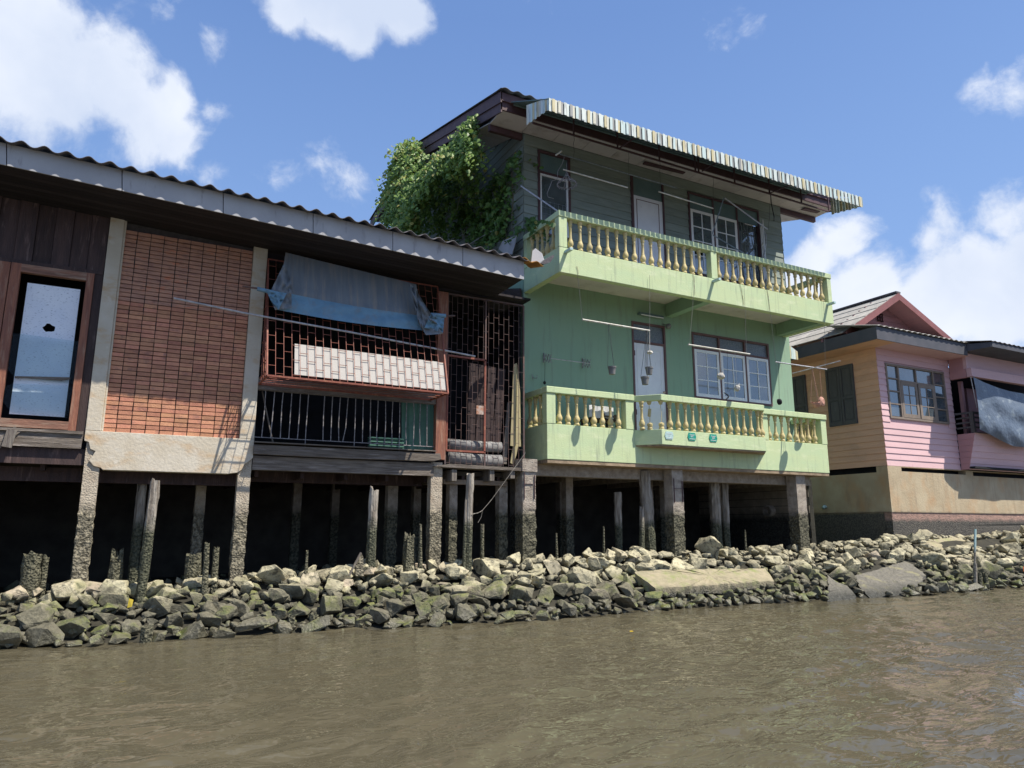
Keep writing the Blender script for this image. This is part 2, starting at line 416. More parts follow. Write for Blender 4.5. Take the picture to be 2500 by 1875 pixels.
def clear_glass():
    mt = bpy.data.materials.new('clear_window_glass')
    mt.use_nodes = True
    nt = mt.node_tree
    nt.nodes.remove(nt.nodes['Principled BSDF'])
    N = nt.nodes.new; L = nt.links.new
    tr = N('ShaderNodeBsdfTransparent'); tr.inputs[0].default_value = (.9, .94, .95, 1)
    gl = N('ShaderNodeBsdfGlossy'); gl.inputs['Roughness'].default_value = .03
    fr = N('ShaderNodeLayerWeight'); fr.inputs[0].default_value = .16
    ms = N('ShaderNodeMixShader')
    L(fr.outputs['Fresnel'], ms.inputs[0]); L(tr.outputs[0], ms.inputs[1]); L(gl.outputs[0], ms.inputs[2])
    L(ms.outputs[0], nt.nodes['Material Output'].inputs[0])
    return mt


M['clear'] = clear_glass()


def rock_mat():
    mt = bpy.data.materials.new('riprap_rock')
    mt.use_nodes = True
    nt = mt.node_tree
    N = nt.nodes.new; L = nt.links.new
    b = nt.nodes['Principled BSDF']
    geo = N('ShaderNodeNewGeometry'); pos = geo.outputs['Position']
    oi = N('ShaderNodeObjectInfo')

    def noi(sc, de=7, ro=.6):
        n = N('ShaderNodeTexNoise'); n.inputs['Scale'].default_value = sc; n.inputs['Detail'].default_value = de; n.inputs['Roughness'].default_value = ro
        L(pos, n.inputs['Vector']); return n.outputs['Fac']

    def rng(v, a, b_, c=0, d=1):
        m_ = N('ShaderNodeMapRange'); L(v, m_.inputs['Value'])
        for k, q in zip(('From Min', 'From Max', 'To Min', 'To Max'), (a, b_, c, d)):
            m_.inputs[k].default_value = q
        return m_.outputs[0]

    def mix(f, a, b_):
        m_ = N('ShaderNodeMix'); m_.data_type = 'RGBA'
        L(f, m_.inputs[0]) if not isinstance(f, float) else setattr(m_.inputs[0], 'default_value', f)
        for i, q in ((6, a), (7, b_)):
            if isinstance(q, tuple):
                m_.inputs[i].default_value = (*q, 1)
            else:
                L(q, m_.inputs[i])
        return m_.outputs[2]
    c = mix(rng(noi(4), .35, .65), (.58, .53, .35), (.33, .30, .20))
    c = mix(rng(oi.outputs['Random'], .75, 1.0, 0, .8), c, (.36, .28, .22))
    c = mix(rng(oi.outputs['Random'], .0, .3, .55, 0), c, (.19, .17, .12))
    c = mix(rng(noi(11), .50, .64), c, (.125, .115, .08))
    c = mix(rng(noi(30, 5), .60, .72, 0, .7), c, (.50, .48, .38))
    # wet and mossy towards the waterline
    sp = N('ShaderNodeSeparateXYZ'); L(pos, sp.inputs[0])
    hz = N('ShaderNodeMath'); hz.operation = 'MULTIPLY_ADD'; L(noi(1.7, 4), hz.inputs[0]); hz.inputs[1].default_value = -.75; L(sp.outputs['Z'], hz.inputs[2])
    c = mix(rng(hz.outputs[0], .24, .04, 0, .90), c, mix(rng(noi(22, 5), .4, .62), (.058, .055, .038), (.14, .13, .09)))
    mo = N('ShaderNodeMath'); mo.operation = 'MULTIPLY'; L(rng(hz.outputs[0], .34, 0.1, 0, .85), mo.inputs[0]); L(rng(noi(2.6, 5), .47, .62), mo.inputs[1])
    sn = N('ShaderNodeSeparateXYZ'); L(geo.outputs['Normal'], sn.inputs[0])
    m2 = N('ShaderNodeMath'); m2.operation = 'MULTIPLY'; L(mo.outputs[0], m2.inputs[0]); L(rng(sn.outputs['Z'], -.1, .5), m2.inputs[1])
    c = mix(m2.outputs[0], c, mix(rng(noi(16), .4, .6), (.07, .095, .022), (.17, .18, .05)))
    L(c, b.inputs['Base Color'])
    rg = N('ShaderNodeMapRange'); L(sp.outputs['Z'], rg.inputs['Value'])
    rg.inputs['From Min'].default_value = .08; rg.inputs['From Max'].default_value = .3; rg.inputs['To Min'].default_value = .35; rg.inputs['To Max'].default_value = .9
    L(rg.outputs[0], b.inputs['Roughness'])
    bp = N('ShaderNodeBump'); bp.inputs['Strength'].default_value = .9; bp.inputs['Distance'].default_value = .05
    ad = N('ShaderNodeMath'); ad.operation = 'ADD'; L(noi(7, 8, .65), ad.inputs[0])
    m3 = N('ShaderNodeMath'); m3.operation = 'MULTIPLY'; L(noi(40, 5), m3.inputs[0]); m3.inputs[1].default_value = .3
    L(m3.outputs[0], ad.inputs[1]); L(ad.outputs[0], bp.inputs['Height']); L(bp.outputs[0], b.inputs['Normal'])
    return mt


M['rock'] = rock_mat()


def water_mat():
    mt = bpy.data.materials.new('muddy_river_water')
    mt.use_nodes = True
    nt = mt.node_tree
    N = nt.nodes.new; L = nt.links.new
    b = nt.nodes['Principled BSDF']
    geo = N('ShaderNodeNewGeometry')
    n = N('ShaderNodeTexNoise'); n.inputs['Scale'].default_value = .5; n.inputs['Detail'].default_value = 4; L(geo.outputs['Position'], n.inputs['Vector'])
    mx = N('ShaderNodeMix'); mx.data_type = 'RGBA'; L(n.outputs['Fac'], mx.inputs[0])
    mx.inputs[6].default_value = (.080, .070, .045, 1); mx.inputs[7].default_value = (.094, .083, .053, 1)
    L(mx.outputs[2], b.inputs['Base Color'])
    b.inputs['Roughness'].default_value = .02
    b.inputs['IOR'].default_value = 1.33
    b.inputs['Specular IOR Level'].default_value = .5
    mp = N('ShaderNodeVectorMath'); mp.operation = 'MULTIPLY'; L(geo.outputs['Position'], mp.inputs[0]); mp.inputs[1].default_value = (.75, 1.5, 1)
    n1 = N('ShaderNodeTexNoise'); n1.inputs['Scale'].default_value = 6; n1.inputs['Detail'].default_value = 1.5; n1.inputs['Distortion'].default_value = 1.2; L(mp.outputs[0], n1.inputs['Vector'])
    bp = N('ShaderNodeBump'); bp.inputs['Strength'].default_value = .42; bp.inputs['Distance'].default_value = .035
    L(n1.outputs['Fac'], bp.inputs['Height']); L(bp.outputs[0], b.inputs['Normal'])
    return mt


M['water'] = water_mat()

# ------------------------------------------------------------------ object helpers
WL = {}


def wl(o):
    return WL[o.name] if o is not None else Vector((0, 0, 0))


def tag(o, label=None, cat=None, group=None, kind=None):
    if label: o['label'] = label
    if cat: o['category'] = cat
    if group: o['group'] = group
    if kind: o['kind'] = kind
    return o


def thing(name, loc, label, cat, group=None):
    o = bpy.data.objects.new(name, None)
    o.empty_display_size = .2
    col.objects.link(o)
    o.location = loc
    WL[o.name] = Vector(loc)
    return tag(o, label, cat, group)


def link(name, mesh, parent=None, loc=(0, 0, 0), rot=None, scale=None):
    """world location loc; mesh is in local coordinates"""
    o = bpy.data.objects.new(name, mesh)
    col.objects.link(o)
    WL[o.name] = Vector(loc)
    if parent is not None:
        o.parent = parent
        o.location = Vector(loc)-wl(parent)
    else:
        o.location = loc
    if rot is not None: o.rotation_euler = rot
    if scale is not None: o.scale = scale
    return o


class MB:
    def __init__(s):
        s.v = []; s.f = []; s.attr = []

    def add(s, vs, fs, a=None):
        n = len(s.v)
        s.v += [tuple(q) for q in vs]
        s.f += [tuple(i+n for i in f) for f in fs]
        if a is not None: s.attr += [a]*len(vs)

    def box(s, x0, x1, y0, y1, z0, z1, a=None):
        s.add([(x0, y0, z0), (x1, y0, z0), (x1, y1, z0), (x0, y1, z0), (x0, y0, z1), (x1, y0, z1), (x1, y1, z1), (x0, y1, z1)],
              [(0, 3, 2, 1), (4, 5, 6, 7), (0, 1, 5, 4), (1, 2, 6, 5), (2, 3, 7, 6), (3, 0, 4, 7)], a)
        return s

    def hexa(s, p):
        """8 points: bottom ring 0-3, top ring 4-7"""
        s.add(p, [(0, 3, 2, 1), (4, 5, 6, 7), (0, 1, 5, 4), (1, 2, 6, 5), (2, 3, 7, 6), (3, 0, 4, 7)])
        return s

    def prism(s, pts, off):
        """polygon pts (3d) extruded by vector off"""
        n = len(pts); off = Vector(off)
        vs = [Vector(p) for p in pts]+[Vector(p)+off for p in pts]
        s.add(vs, [tuple(range(n))[::-1], tuple(range(n, 2*n))]+[(i, (i+1) % n, n+(i+1) % n, n+i) for i in range(n)])
        return s

    def bar(s, p, q, w, h=None, upv=(0, 0, 1)):
        h = h or w
        p = Vector(p); q = Vector(q)
        d = (q-p).normalized()
        a = d.cross(Vector(upv))
        if a.length < 1e-3: a = d.cross(Vector((0, 1, 0)))
        a.normalize(); b_ = a.cross(d).normalized()
        a *= w/2; b_ *= h/2
        s.add([p-a-b_, p+a-b_, p+a+b_, p-a+b_, q-a-b_, q+a-b_, q+a+b_, q-a+b_],
              [(0, 1, 2, 3), (7, 6, 5, 4), (0, 4, 5, 1), (1, 5, 6, 2), (2, 6, 7, 3), (3, 7, 4, 0)])
        return s

    def tube(s, pts, r, n=6, caps=True):
        pts = [Vector(p) for p in pts]
        k = len(pts)
        rs = r if isinstance(r, (list, tuple)) else [r]*k
        vs = []
        for i, p in enumerate(pts):
            d = (pts[min(i+1, k-1)]-pts[max(i-1, 0)]).normalized()
            a = d.cross(Vector((0, 0, 1)))
            if a.length < .05: a = d.cross(Vector((0, 1, 0)))
            a.normalize(); b_ = d.cross(a)
            for j in range(n):
                t = 2*math.pi*j/n
                vs.append(p+a*math.cos(t)*rs[i]+b_*math.sin(t)*rs[i])
        fs = [(i*n+j, i*n+(j+1) % n, (i+1)*n+(j+1) % n, (i+1)*n+j) for i in range(k-1) for j in range(n)]
        if caps: fs += [tuple(range(n))[::-1], tuple((k-1)*n+j for j in range(n))]
        s.add(vs, fs)
        return s

    def lathe(s, prof, n=12, c=(0, 0, 0), flute=None):
        vs = []
        for (r_, z) in prof:
            for j in range(n):
                t = 2*math.pi*j/n
                vs.append((c[0]+r_*math.cos(t), c[1]+r_*math.sin(t), c[2]+z))
        k = len(prof)
        fs = [(i*n+j, i*n+(j+1) % n, (i+1)*n+(j+1) % n, (i+1)*n+j) for i in range(k-1) for j in range(n)]
        fs += [tuple(range(n))[::-1], tuple((k-1)*n+j for j in range(n))]
        s.add(vs, fs)
        return s

    def grid(s, rows):
        """rows of points"""
        n = len(rows[0])
        s.add([p for r_ in rows for p in r_], [(i*n+j, i*n+j+1, (i+1)*n+j+1, (i+1)*n+j) for i in range(len(rows)-1) for j in range(n-1)])
        return s

    def mesh(s, name, mt, off=(0, 0, 0), smooth=False):
        me = bpy.data.meshes.new(name)
        off = Vector(off)
        me.from_pydata([Vector(v)-off for v in s.v], [], s.f)
        if s.attr and len(s.attr) == len(s.v):
            a = me.attributes.new('band', 'FLOAT', 'POINT')
            a.data.foreach_set('value', s.attr)
        bm = bmesh.new(); bm.from_mesh(me)
        bmesh.ops.recalc_face_normals(bm, faces=bm.faces)
        bm.to_mesh(me); bm.free()
        if smooth:
            me.polygons.foreach_set('use_smooth', [True]*len(me.polygons))
        me.materials.append(M[mt] if isinstance(mt, str) else mt)
        return me

    def build(s, name, mt, parent=None, bevel=0, smooth=False, label=None, solid=0):
        o = link(name, s.mesh(name, mt, wl(parent), smooth), parent, wl(parent))
        if solid:
            md = o.modifiers.new('solid', 'SOLIDIFY'); md.thickness = solid
        if bevel:
            md = o.modifiers.new('bevel', 'BEVEL'); md.width = bevel; md.segments = 2; md.limit_method = 'ANGLE'
        if label: o['label'] = label
        return o

    def top(s, name, mt, label, cat, group=None, kind=None, base=None, **k):
        """a thing that is one mesh, origin at its base"""
        vs = np.array([tuple(v) for v in s.v])
        lo, hi = vs.min(0), vs.max(0)
        b_ = Vector(base) if base else Vector(((lo[0]+hi[0])/2, (lo[1]+hi[1])/2, lo[2]))
        o = link(name, s.mesh(name, mt, b_, k.get('smooth', False)), None, b_)
        if k.get('solid'):
            md = o.modifiers.new('solid', 'SOLIDIFY'); md.thickness = k['solid']
        if k.get('bevel'):
            md = o.modifiers.new('bevel', 'BEVEL'); md.width = k['bevel']; md.segments = 2; md.limit_method = 'ANGLE'
        return tag(o, label, cat, group, kind)


def nz3(x, y, z, s=1.0):
    return noise.noise(Vector((x*s, y*s, z*s)))


def rough_col(mb, x0, x1, y0, y1, z0, z1, lo=.012, hi=.03, zt=1.75, step=.05):
    """concrete post with an eroded, barnacled skin below zt"""
    n = max(2, int((z1-z0)/step))
    k = 4
    rows = []
    for i in range(n+1):
        z = z0+(z1-z0)*i/n
        ring = []
        pts = []
        for (ax, ay, bx, by) in ((x0, y0, x1, y0), (x1, y0, x1, y1), (x1, y1, x0, y1), (x0, y1, x0, y0)):
            for j in range(k):
                t = j/k
                pts.append((ax+(bx-ax)*t, ay+(by-ay)*t))
        cx, cy = (x0+x1)/2, (y0+y1)/2
        amp = lo if z > zt else hi
        for (x, y) in pts:
            d = nz3(x, y, z, 9)*amp + nz3(x, y, z, 23)*amp*.8
            l = math.hypot(x-cx, y-cy)
            ring.append((x+(x-cx)/l*d, y+(y-cy)/l*d, z))
        rows.append(ring)
    m_ = len(rows[0])
    mb.add([p for r_ in rows for p in r_], [(i*m_+j, i*m_+(j+1) % m_, (i+1)*m_+(j+1) % m_, (i+1)*m_+j) for i in range(n) for j in range(m_)]+[tuple(n*m_+j for j in range(m_))])
    return mb


def pile_mb(x, y, z0, z1, r, lean=(0, 0), jag=.1, taper=0.0, seed=0, n=9, flat=1.0, split=False):
    """old timber pile: irregular round, ragged top"""
    rnd_ = random.Random(seed)
    mb = MB()
    k = max(5, int((z1-z0)/.09))
    tops = [rnd_.random()*jag for _ in range(n)]
    if split:
        for j in range(n//2): tops[j] += jag*1.6
    rows = []
    for i in range(k+1):
        t = i/k
        ring = []
        for j in range(n):
            a = 2*math.pi*j/n
            zz = z0+(z1-tops[j]-z0)*t
            rr = r*(1-taper*t)*(1+.16*nz3(math.cos(a)*2+seed, math.sin(a)*2, zz*1.5)+.18*nz3(math.cos(a)*3, math.sin(a)*3+seed, zz*7))
            ring.append((x+lean[0]*t+rr*math.cos(a), y+lean[1]*t+rr*flat*math.sin(a), zz))
        rows.append(ring)
    rows.append([(x+lean[0]+(p[0]-x-lean[0])*.35, y+lean[1]+(p[1]-y-lean[1])*.35, p[2]-jag*.15) for p in rows[-1]])
    m_ = n
    mb.add([p for r_ in rows for p in r_], [(i*m_+j, i*m_+(j+1) % m_, (i+1)*m_+(j+1) % m_, (i+1)*m_+j) for i in range(len(rows)-1) for j in range(m_)]+[tuple((len(rows)-1)*m_+j for j in range(m_))])
    return mb

# ------------------------------------------------------------------ river, bank
def interp(x, tab):
    return float(np.interp(x, [t[0] for t in tab], [t[1] for t in tab]))


TOPT = [(-8, .50), (-1, .55), (1.6, .68), (5, .80), (7, .88), (14, .95), (18, 1.15), (24, 1.28), (45, 1.28)]
WYT = [(-8, 10.95), (2.5, 10.85), (5.5, 10.42), (9.4, 10.58), (16, 10.25), (24, 10.45), (45, 10.5)]


def ground(x, y):
    tp = interp(x, TOPT)-.12
    wy = interp(x, WYT)+.05
    t = (y-wy)/(12.15-wy)
    if t < 0: return max(-1.6, t*.75)
    if t < 1: return tp*t**1.25
    return tp-.10*min(1, (y-12.15)*1.5)+.03*nz3(x, y, 0, 1.3)


def wave_grid():
    xs = np.concatenate([np.linspace(-60, -6, 30, endpoint=False), np.arange(-6, 31, .045), np.linspace(31.5, 110, 40)])
    ys = np.concatenate([np.linspace(-70, 0, 30, endpoint=False), np.arange(0, 2, .06), np.arange(2, 11.6, .033), np.linspace(11.8, 13.2, 4)])
    X, Y = np.meshgrid(xs, ys)
    rg = np.random.RandomState(4)
    Z = np.zeros_like(X)
    wx = X+.25*np.sin(Y*1.7+X*.4)+.12*np.sin(X*3.1+1.3*Y)
    wy = Y+.22*np.sin(X*1.3+.5)+.1*np.sin(Y*3.7-X*1.1)
    for i in range(36):
        lam = .20*(1.0/.20)**rg.rand()
        th = rg.normal(math.pi/2+.35, .75)
        a = .0056*lam**.95*(.6+rg.rand())
        ph = rg.rand()*6.28
        s = np.sin((wx*math.cos(th)+wy*math.sin(th))*2*math.pi/lam+ph)
        Z += a*(s-.35*np.abs(s)+.2)
    amp = .75+.45*np.sin(X*.33+1)*np.sin(Y*.51+X*.2)
    Z *= np.clip(amp, .35, 1.3)
    n, m_ = X.shape
    v = np.stack([X, Y, Z], -1).reshape(-1, 3)
    idx = np.arange(n*m_).reshape(n, m_)
    q = np.stack([idx[:-1, :-1], idx[:-1, 1:], idx[1:, 1:], idx[1:, :-1]], -1).reshape(-1, 4)
    me = bpy.data.meshes.new('river')
    me.vertices.add(len(v)); me.vertices.foreach_set('co', v.ravel())
    me.loops.add(q.size); me.loops.foreach_set('vertex_index', q.ravel())
    me.polygons.add(len(q)); me.polygons.foreach_set('loop_start', np.arange(0, q.size, 4)); me.polygons.foreach_set('loop_total', np.full(len(q), 4))
    me.polygons.foreach_set('use_smooth', np.ones(len(q), bool))
    me.update(); me.validate()
    me.materials.append(M['water'])
    o = link('water', me)
    tag(o, 'brown rippled river water', kind='structure')


wave_grid()


def bank():
    xs = np.concatenate([np.linspace(-60, -8, 14), np.arange(-7.6, 30, .3), np.linspace(31, 110, 20)])
    ys = np.concatenate([np.linspace(-70, 6, 10), np.arange(7, 10, .5), np.arange(10, 16.5, .22), np.linspace(17, 140, 14)])
    mb = MB()
    rows = []
    for y in ys:
        rows.append([(x, y, ground(x, y)+(.04*nz3(x, y, 3, 2.1) if 10 < y < 17 else 0)) for x in xs])
    mb.grid(rows)
    o = mb.build('riverbank', 'mud', smooth=True)
    tag(o, 'dark mud bank under the houses and rocks', kind='structure')


bank()


def holes_wall(mb, x0, x1, z0, z1, y0, y1, holes):
    xs = sorted({x0, x1, *[h[0] for h in holes], *[h[1] for h in holes]})
    for a, b_ in zip(xs[:-1], xs[1:]):
        mid = (a+b_)/2
        hs = sorted([(h[2], h[3]) for h in holes if h[0] < mid < h[1]])
        z = z0
        for (p, q) in hs:
            if p > z+1e-4: mb.box(a, b_, y0, y1, z, p)
            z = max(z, q)
        if z < z1-1e-4: mb.box(a, b_, y0, y1, z, z1)
    return mb


# ================================================================== LEFT WOODEN HOUSE
YL = 12.2
LH = thing('wooden_house', (1.5, YL, .6), 'dark stilt house with a terracotta brick panel and grey fascia, left of the green house', 'house')
x_bl, z_bt = -.567, 6.2
x_br = 1.386
x_pl, x_pr = -.765, at(621, 1060, YL).x
z_b0 = 2.865
z_sb = 2.294          # underside of the concrete spandrel

# bricks -------------------------------------------------------------
ncol, bw = 10, (x_br-x_bl)/10
rowh = .0688
nrow = int((z_bt-z_b0)/rowh)
bm_ = MB().box(-bw*.5+.006, bw*.5-.006, -.028, .02, -rowh*.5+.006, rowh*.5-.006)
brick_me = bm_.mesh('brick', 'brick')
allb = []
for c in range(ncol):
    for r_ in range(nrow):
        x = x_bl+bw*(c+.5)+random.uniform(-.003, .003)
        z = z_b0+rowh*(r_+.5)+random.uniform(-.002, .002)
        if z < 6.12: allb.append((z*1.0, x, z))
allb.sort()
for i, (_, x, z) in enumerate(allb):
    if i < 300:
        link('brick', brick_me, LH, (x, YL+.06+random.uniform(-.004, .004), z), rot=(0, random.uniform(-.008, .008), random.uniform(-.02, .02)))
rest = MB()
for (_, x, z) in allb[300:]:
    j = random.uniform(-.004, .004)
    rest.box(x-bw*.5+.006, x+bw*.5-.006, YL+.032+j, YL+.08+j, z-rowh*.5+.006, z+rowh*.5-.006)
o = rest.build('brick_courses', mat('terracotta_brick_mass', (.50, .265, .175), (.38, .205, .15), 5.5, .85, .35, 60, (1, 1, 3.4), stain=((.27, .14, .11), 6, .54, .7, (1, 1, 3.4)), stain2=((.56, .21, .12), 4.3, .58, .7, (1.2, 1, 4))), LH)
o['kind'] = 'stuff'
MB().box(x_bl, x_br, YL+.072, YL+.2, z_b0, 6.35).build('mortar_panel', 'mortar', LH)

# concrete frame -----------------------------------------------------
mb = MB(); mb.box(x_pl, x_bl, YL-.03, YL+.22, z_b0+.003, 6.3); mb.box(x_bl, x_bl+.03, YL-.005, YL+.15, z_b0+.006, 6.3)
mb.build('pillar', 'concrete', LH, bevel=.008)
mb = MB(); mb.box(x_br, x_pr, YL-.03, YL+.22, z_b0+.003, 6.3)
mb.build('pillar', 'concrete', LH, bevel=.008)
# spandrel with broken lower corners
pts = [(x_pl, z_b0), (x_pl, z_sb+.42), (x_pl+.06, z_sb+.40), (x_pl+.09, z_sb+.30), (x_pl+.16, z_sb+.27), (x_pl+.13, z_sb+.20), (x_pl+.09, z_sb+.13), (x_pl+.16, z_sb+.05), (x_pl+.25, z_sb+.03), (x_pl+.28, z_sb),
       (x_pr-.36, z_sb), (x_pr-.22, z_sb+.025), (x_pr-.16, z_sb+.07), (x_pr-.12, z_sb+.16), (x_pr-.05, z_sb+.22), (x_pr, z_sb+.27), (x_pr, z_b0)]
MB().prism([(x, YL-.033, z) for x, z in pts], (0, .2, 0)).build('spandrel_beam', 'concrete', LH, bevel=.006)
# stilts
for (xa, xb, lean) in ((x_pl+.035, x_pl+.235, -.02), (x_pr-.205, x_pr-.01, 0)):
    mb = MB(); rough_col(mb, xa, xb, YL+.0, YL+.2, ground(xa, 12.1)-.2, 2.72, .004, .028)
    mb.build('stilt', 'columnl', LH, smooth=False)
for (px_, py_, w) in ((470, 1300, .16),):
    p = at(px_, py_, 13.4)
    mb = MB(); rough_col(mb, p.x, p.x+w, 13.4, 13.6, .4, 2.6, .004, .02); mb.build('stilt', 'columnl', LH)

# left bay: boards, window ------------------------------------------
zt = at(244, 666, YL).z
k = 0
x = x_pl-.01
while x > -4.2:
    w = .235
    MB().box(x-w+.006, x, YL+.02+(k % 2)*.022, YL+.05+(k % 2)*.022, zt+.02, 6.45).build('wall_board', 'wooddark', LH)
    x -= w; k += 1
MB().box(-4.4, x_pl-.012, YL-.02, YL+.05, zt-.035, zt+.02).build('head_trim', 'wooddark', LH)
wx0, wx1 = at(51, 664, YL).x, at(211, 686, YL).x
wz1, wz0 = at(211, 686, YL).z, at(167, 1030, YL).z
jl = at(29.5, 641, YL).x
win = MB(); win.box(wx0-.06, wx1+.05, YL+.05, YL+.07, wz0-.02, wz1+.02)
wroot = link('window', MB().box(jl, wx0, YL-.035, YL+.06, wz0-.13, zt-.037).mesh('window', 'woodred', wl(LH)), LH, wl(LH))
MB().box(wx1, wx1+.10, YL-.035, YL+.06, wz0-.13, zt-.037).build('jamb', 'woodred', wroot)
MB().box(wx1+.104, x_pl-.004, YL-.01, YL+.06, wz0-.24, zt-.037).build('jamb', 'wooddark', wroot)
MB().box(wx0, wx1, YL-.033, YL+.06, wz1, zt-.039).build('head_rail', 'woodred_h', wroot)
MB().box(wx0-.1, wx1, YL-.033, YL+.06, wz0-.12, wz0).build('bottom_rail', 'woodred_h', wroot)
MB().box(-4.4, wx1+.2, YL-.05, YL+.08, wz0-.175, wz0-.133).build('sill', 'woodgrey_h', wroot)
MB().box(jl-.24, jl-.012, YL-.03, YL+.06, wz0-.13, zt-.039).build('mullion', 'woodred', wroot)
# broken pane: polygon in px on the glass plane
yg = YL+.02
gp = [(51, 812), (200, 834), (168, 1022), (26, 1005), (33, 940), (15, 900)]
gp = [(27, 813), (193, 833), (167, 1017), (106, 1017)]
gl = link('glass_pane', MB().prism([at(x_, y_, yg) for x_, y_ in ((29, 812), (194, 834), (178, 938), (36, 921), (14, 899))], (0, .004, 0)).mesh('pane', 'clear', wl(wroot)), wroot, wl(wroot))
MB().prism([at(x_, y_, yg+.004) for x_, y_ in ((33, 936), (8, 944), (4, 975), (26, 1007), (165, 1021), (170, 985), (178, 942))], (0, .004, 0)).build('glass_pane', 'clear', wroot)
MB().prism([at(x_, y_, yg-.004) for x_, y_ in ((36, 918), (171, 921), (171, 926), (150, 929), (60, 923), (36, 923))], (0, .02, 0)).build('glazing_bar', 'woodgrey_h', wroot)
# printed paper panel with a hole, stands inside the window (own thing)
yp = YL+.075
corners = [at(59, 689, yp), at(190, 708, yp), at(164, 1019, yp), at(31, 1010, yp)]
pc = at(120, 801, yp)
hole = [Vector((pc.x+.075*math.cos(t*math.pi/6)*(1+.15*math.sin(t*2.3)), yp, pc.z+.065*math.sin(t*math.pi/6)*(1+.2*math.cos(t*1.7)))) for t in range(12)]
mb = MB()
outer = []
for t in range(12):
    d = (hole[t]-pc)
    ex = 1e9
    a = math.atan2(d.z, d.x)
    dx, dz = math.cos(a), math.sin(a)
    xa, xb = (corners[0].x+corners[3].x)/2, (corners[1].x+corners[2].x)/2
    za, zb = corners[2].z, corners[0].z
    ts = []
    if abs(dx) > 1e-6: ts.append(((xb if dx > 0 else xa)-pc.x)/dx)
    if abs(dz) > 1e-6: ts.append(((zb if dz > 0 else za)-pc.z)/dz)
    tt = min(v for v in ts if v > 0)
    outer.append(Vector((pc.x+dx*tt, yp, pc.z+dz*tt)))
vs = hole+outer
fs = [(i, (i+1) % 12, 12+(i+1) % 12, 12+i) for i in range(12)]
cs = [Vector((xa, yp, za)), Vector((xb, yp, za)), Vector((xb, yp, zb)), Vector((xa, yp, zb))]
for c_ in cs:   # corner triangles
    ds = sorted(range(12), key=lambda i: (outer[i]-c_).length)
    i, j = ds[0], ds[1]
    if (i+1) % 12 != j and (j+1) % 12 != i:
        # choose nearest neighbour that closes the corner
        j = (i+1) % 12 if (outer[(i+1) % 12]-c_).length < (outer[(i-1) % 12]-c_).length else (i-1) % 12
    vs.append(c_); fs.append((12+i, len(vs)-1, 12+j))
mb.add(vs, fs)
mb.top('printed_panel', 'paper', 'pale blue printed panel with a torn hole, standing inside the broken window', 'panel', solid=.006)
# rails and planks below the window
MB().box(-4.5, x_pl-.006, YL+.1, YL+.2, wz0-.42, wz0-.2).build('gap_shade_strip', 'dark', LH)  # near-black strip standing in for the shade of the open gap
zz = at(100, 1072, YL).z
MB().prism([(-4.5, YL-.02, zz-.10), (x_pl-.03, YL-.02, zz-.115), (x_pl-.02, YL-.02, zz+.10), (-4.5, YL-.02, zz+.125)], (0, .05, 0)).build('rail_plank', 'woodgrey_h', LH)
a = at(24, 1070, YL-.03)
MB().bar(a+Vector((-.14, 0, -.11)), a+Vector((.08, 0, .14)), .11, .03, (0, 1, 0)).build('crossed_offcut', 'woodgrey_h', LH)
MB().bar(a+Vector((-.02, -.035, -.13)), a+Vector((.02, -.035, .12)), .12, .03, (0, 1, 0)).build('crossed_offcut', 'woodgrey_v', LH)
MB().box(-4.5, x_pl+.03, YL+.05, YL+.17, at(100, 1130, YL).z-.01, at(100, 1092, YL).z).build('floor_beam', 'wooddark', LH)
MB().box(-4.5, x_pr, YL+.5, YL+.62, 2.13, 2.34).build('floor_beam', 'wooddark', LH)

# middle bay ----------------------------------------------------------
xc0 = x_pr; xp0 = at(1064, 1000, YL).x; xp1 = at(1090, 960, YL).x
sill_t = at(800, 1092, YL).z; 
MB().prism([at(620, 1085, YL-.08), at(1075, 1107, YL-.08), at(1078, 1121, YL-.08), at(1060, 1126, YL-.08), at(840, 1119, YL-.08), at(619, 1108, YL-.08)], (0, .13, 0)).build('sill_plank', 'woodgrey_h', LH, bevel=.004)
MB().box(xc0, xp0-.01, YL-.1, YL+.3, sill_t+.012, sill_t+.03).build('floor_plank', 'woodgrey_h', LH)
MB().box(xc0+.004, xp0-.012, YL+.0, YL+.12, at(800, 1150, YL).z-.02, at(800, 1120, YL).z).build('floor_beam', 'woodgrey_h', LH)
MB().box(xc0+.004, xp0+.1, YL+.9, YL+1.02, at(700, 1178, YL+.9).z, at(700, 1150, YL+.9).z+.1).build('floor_beam', 'wooddark', LH)
# stilt and red post at the right of the bay
sx0, sx1 = at(1050, 1200, YL).x, at(1080, 1200, YL).x
mb = MB(); rough_col(mb, sx0+.02, sx1, YL+.02, YL+.2, .5, at(1060, 1136, YL).z+.06, .004, .022); mb.build('stilt', 'columnl', LH)
MB().box(xp0, xp1-.01, YL-.03, YL+.1, at(1065, 1122, YL).z, 5.9).build('post', 'woodred', LH, bevel=.004)
# beam below the box grille
zb1 = at(850, 951, YL).z
MB().box(xc0+.002, xp0-.004, YL-.01, YL+.1, zb1-.13, zb1+.06).build('mid_beam', 'woodgrey_h', LH)
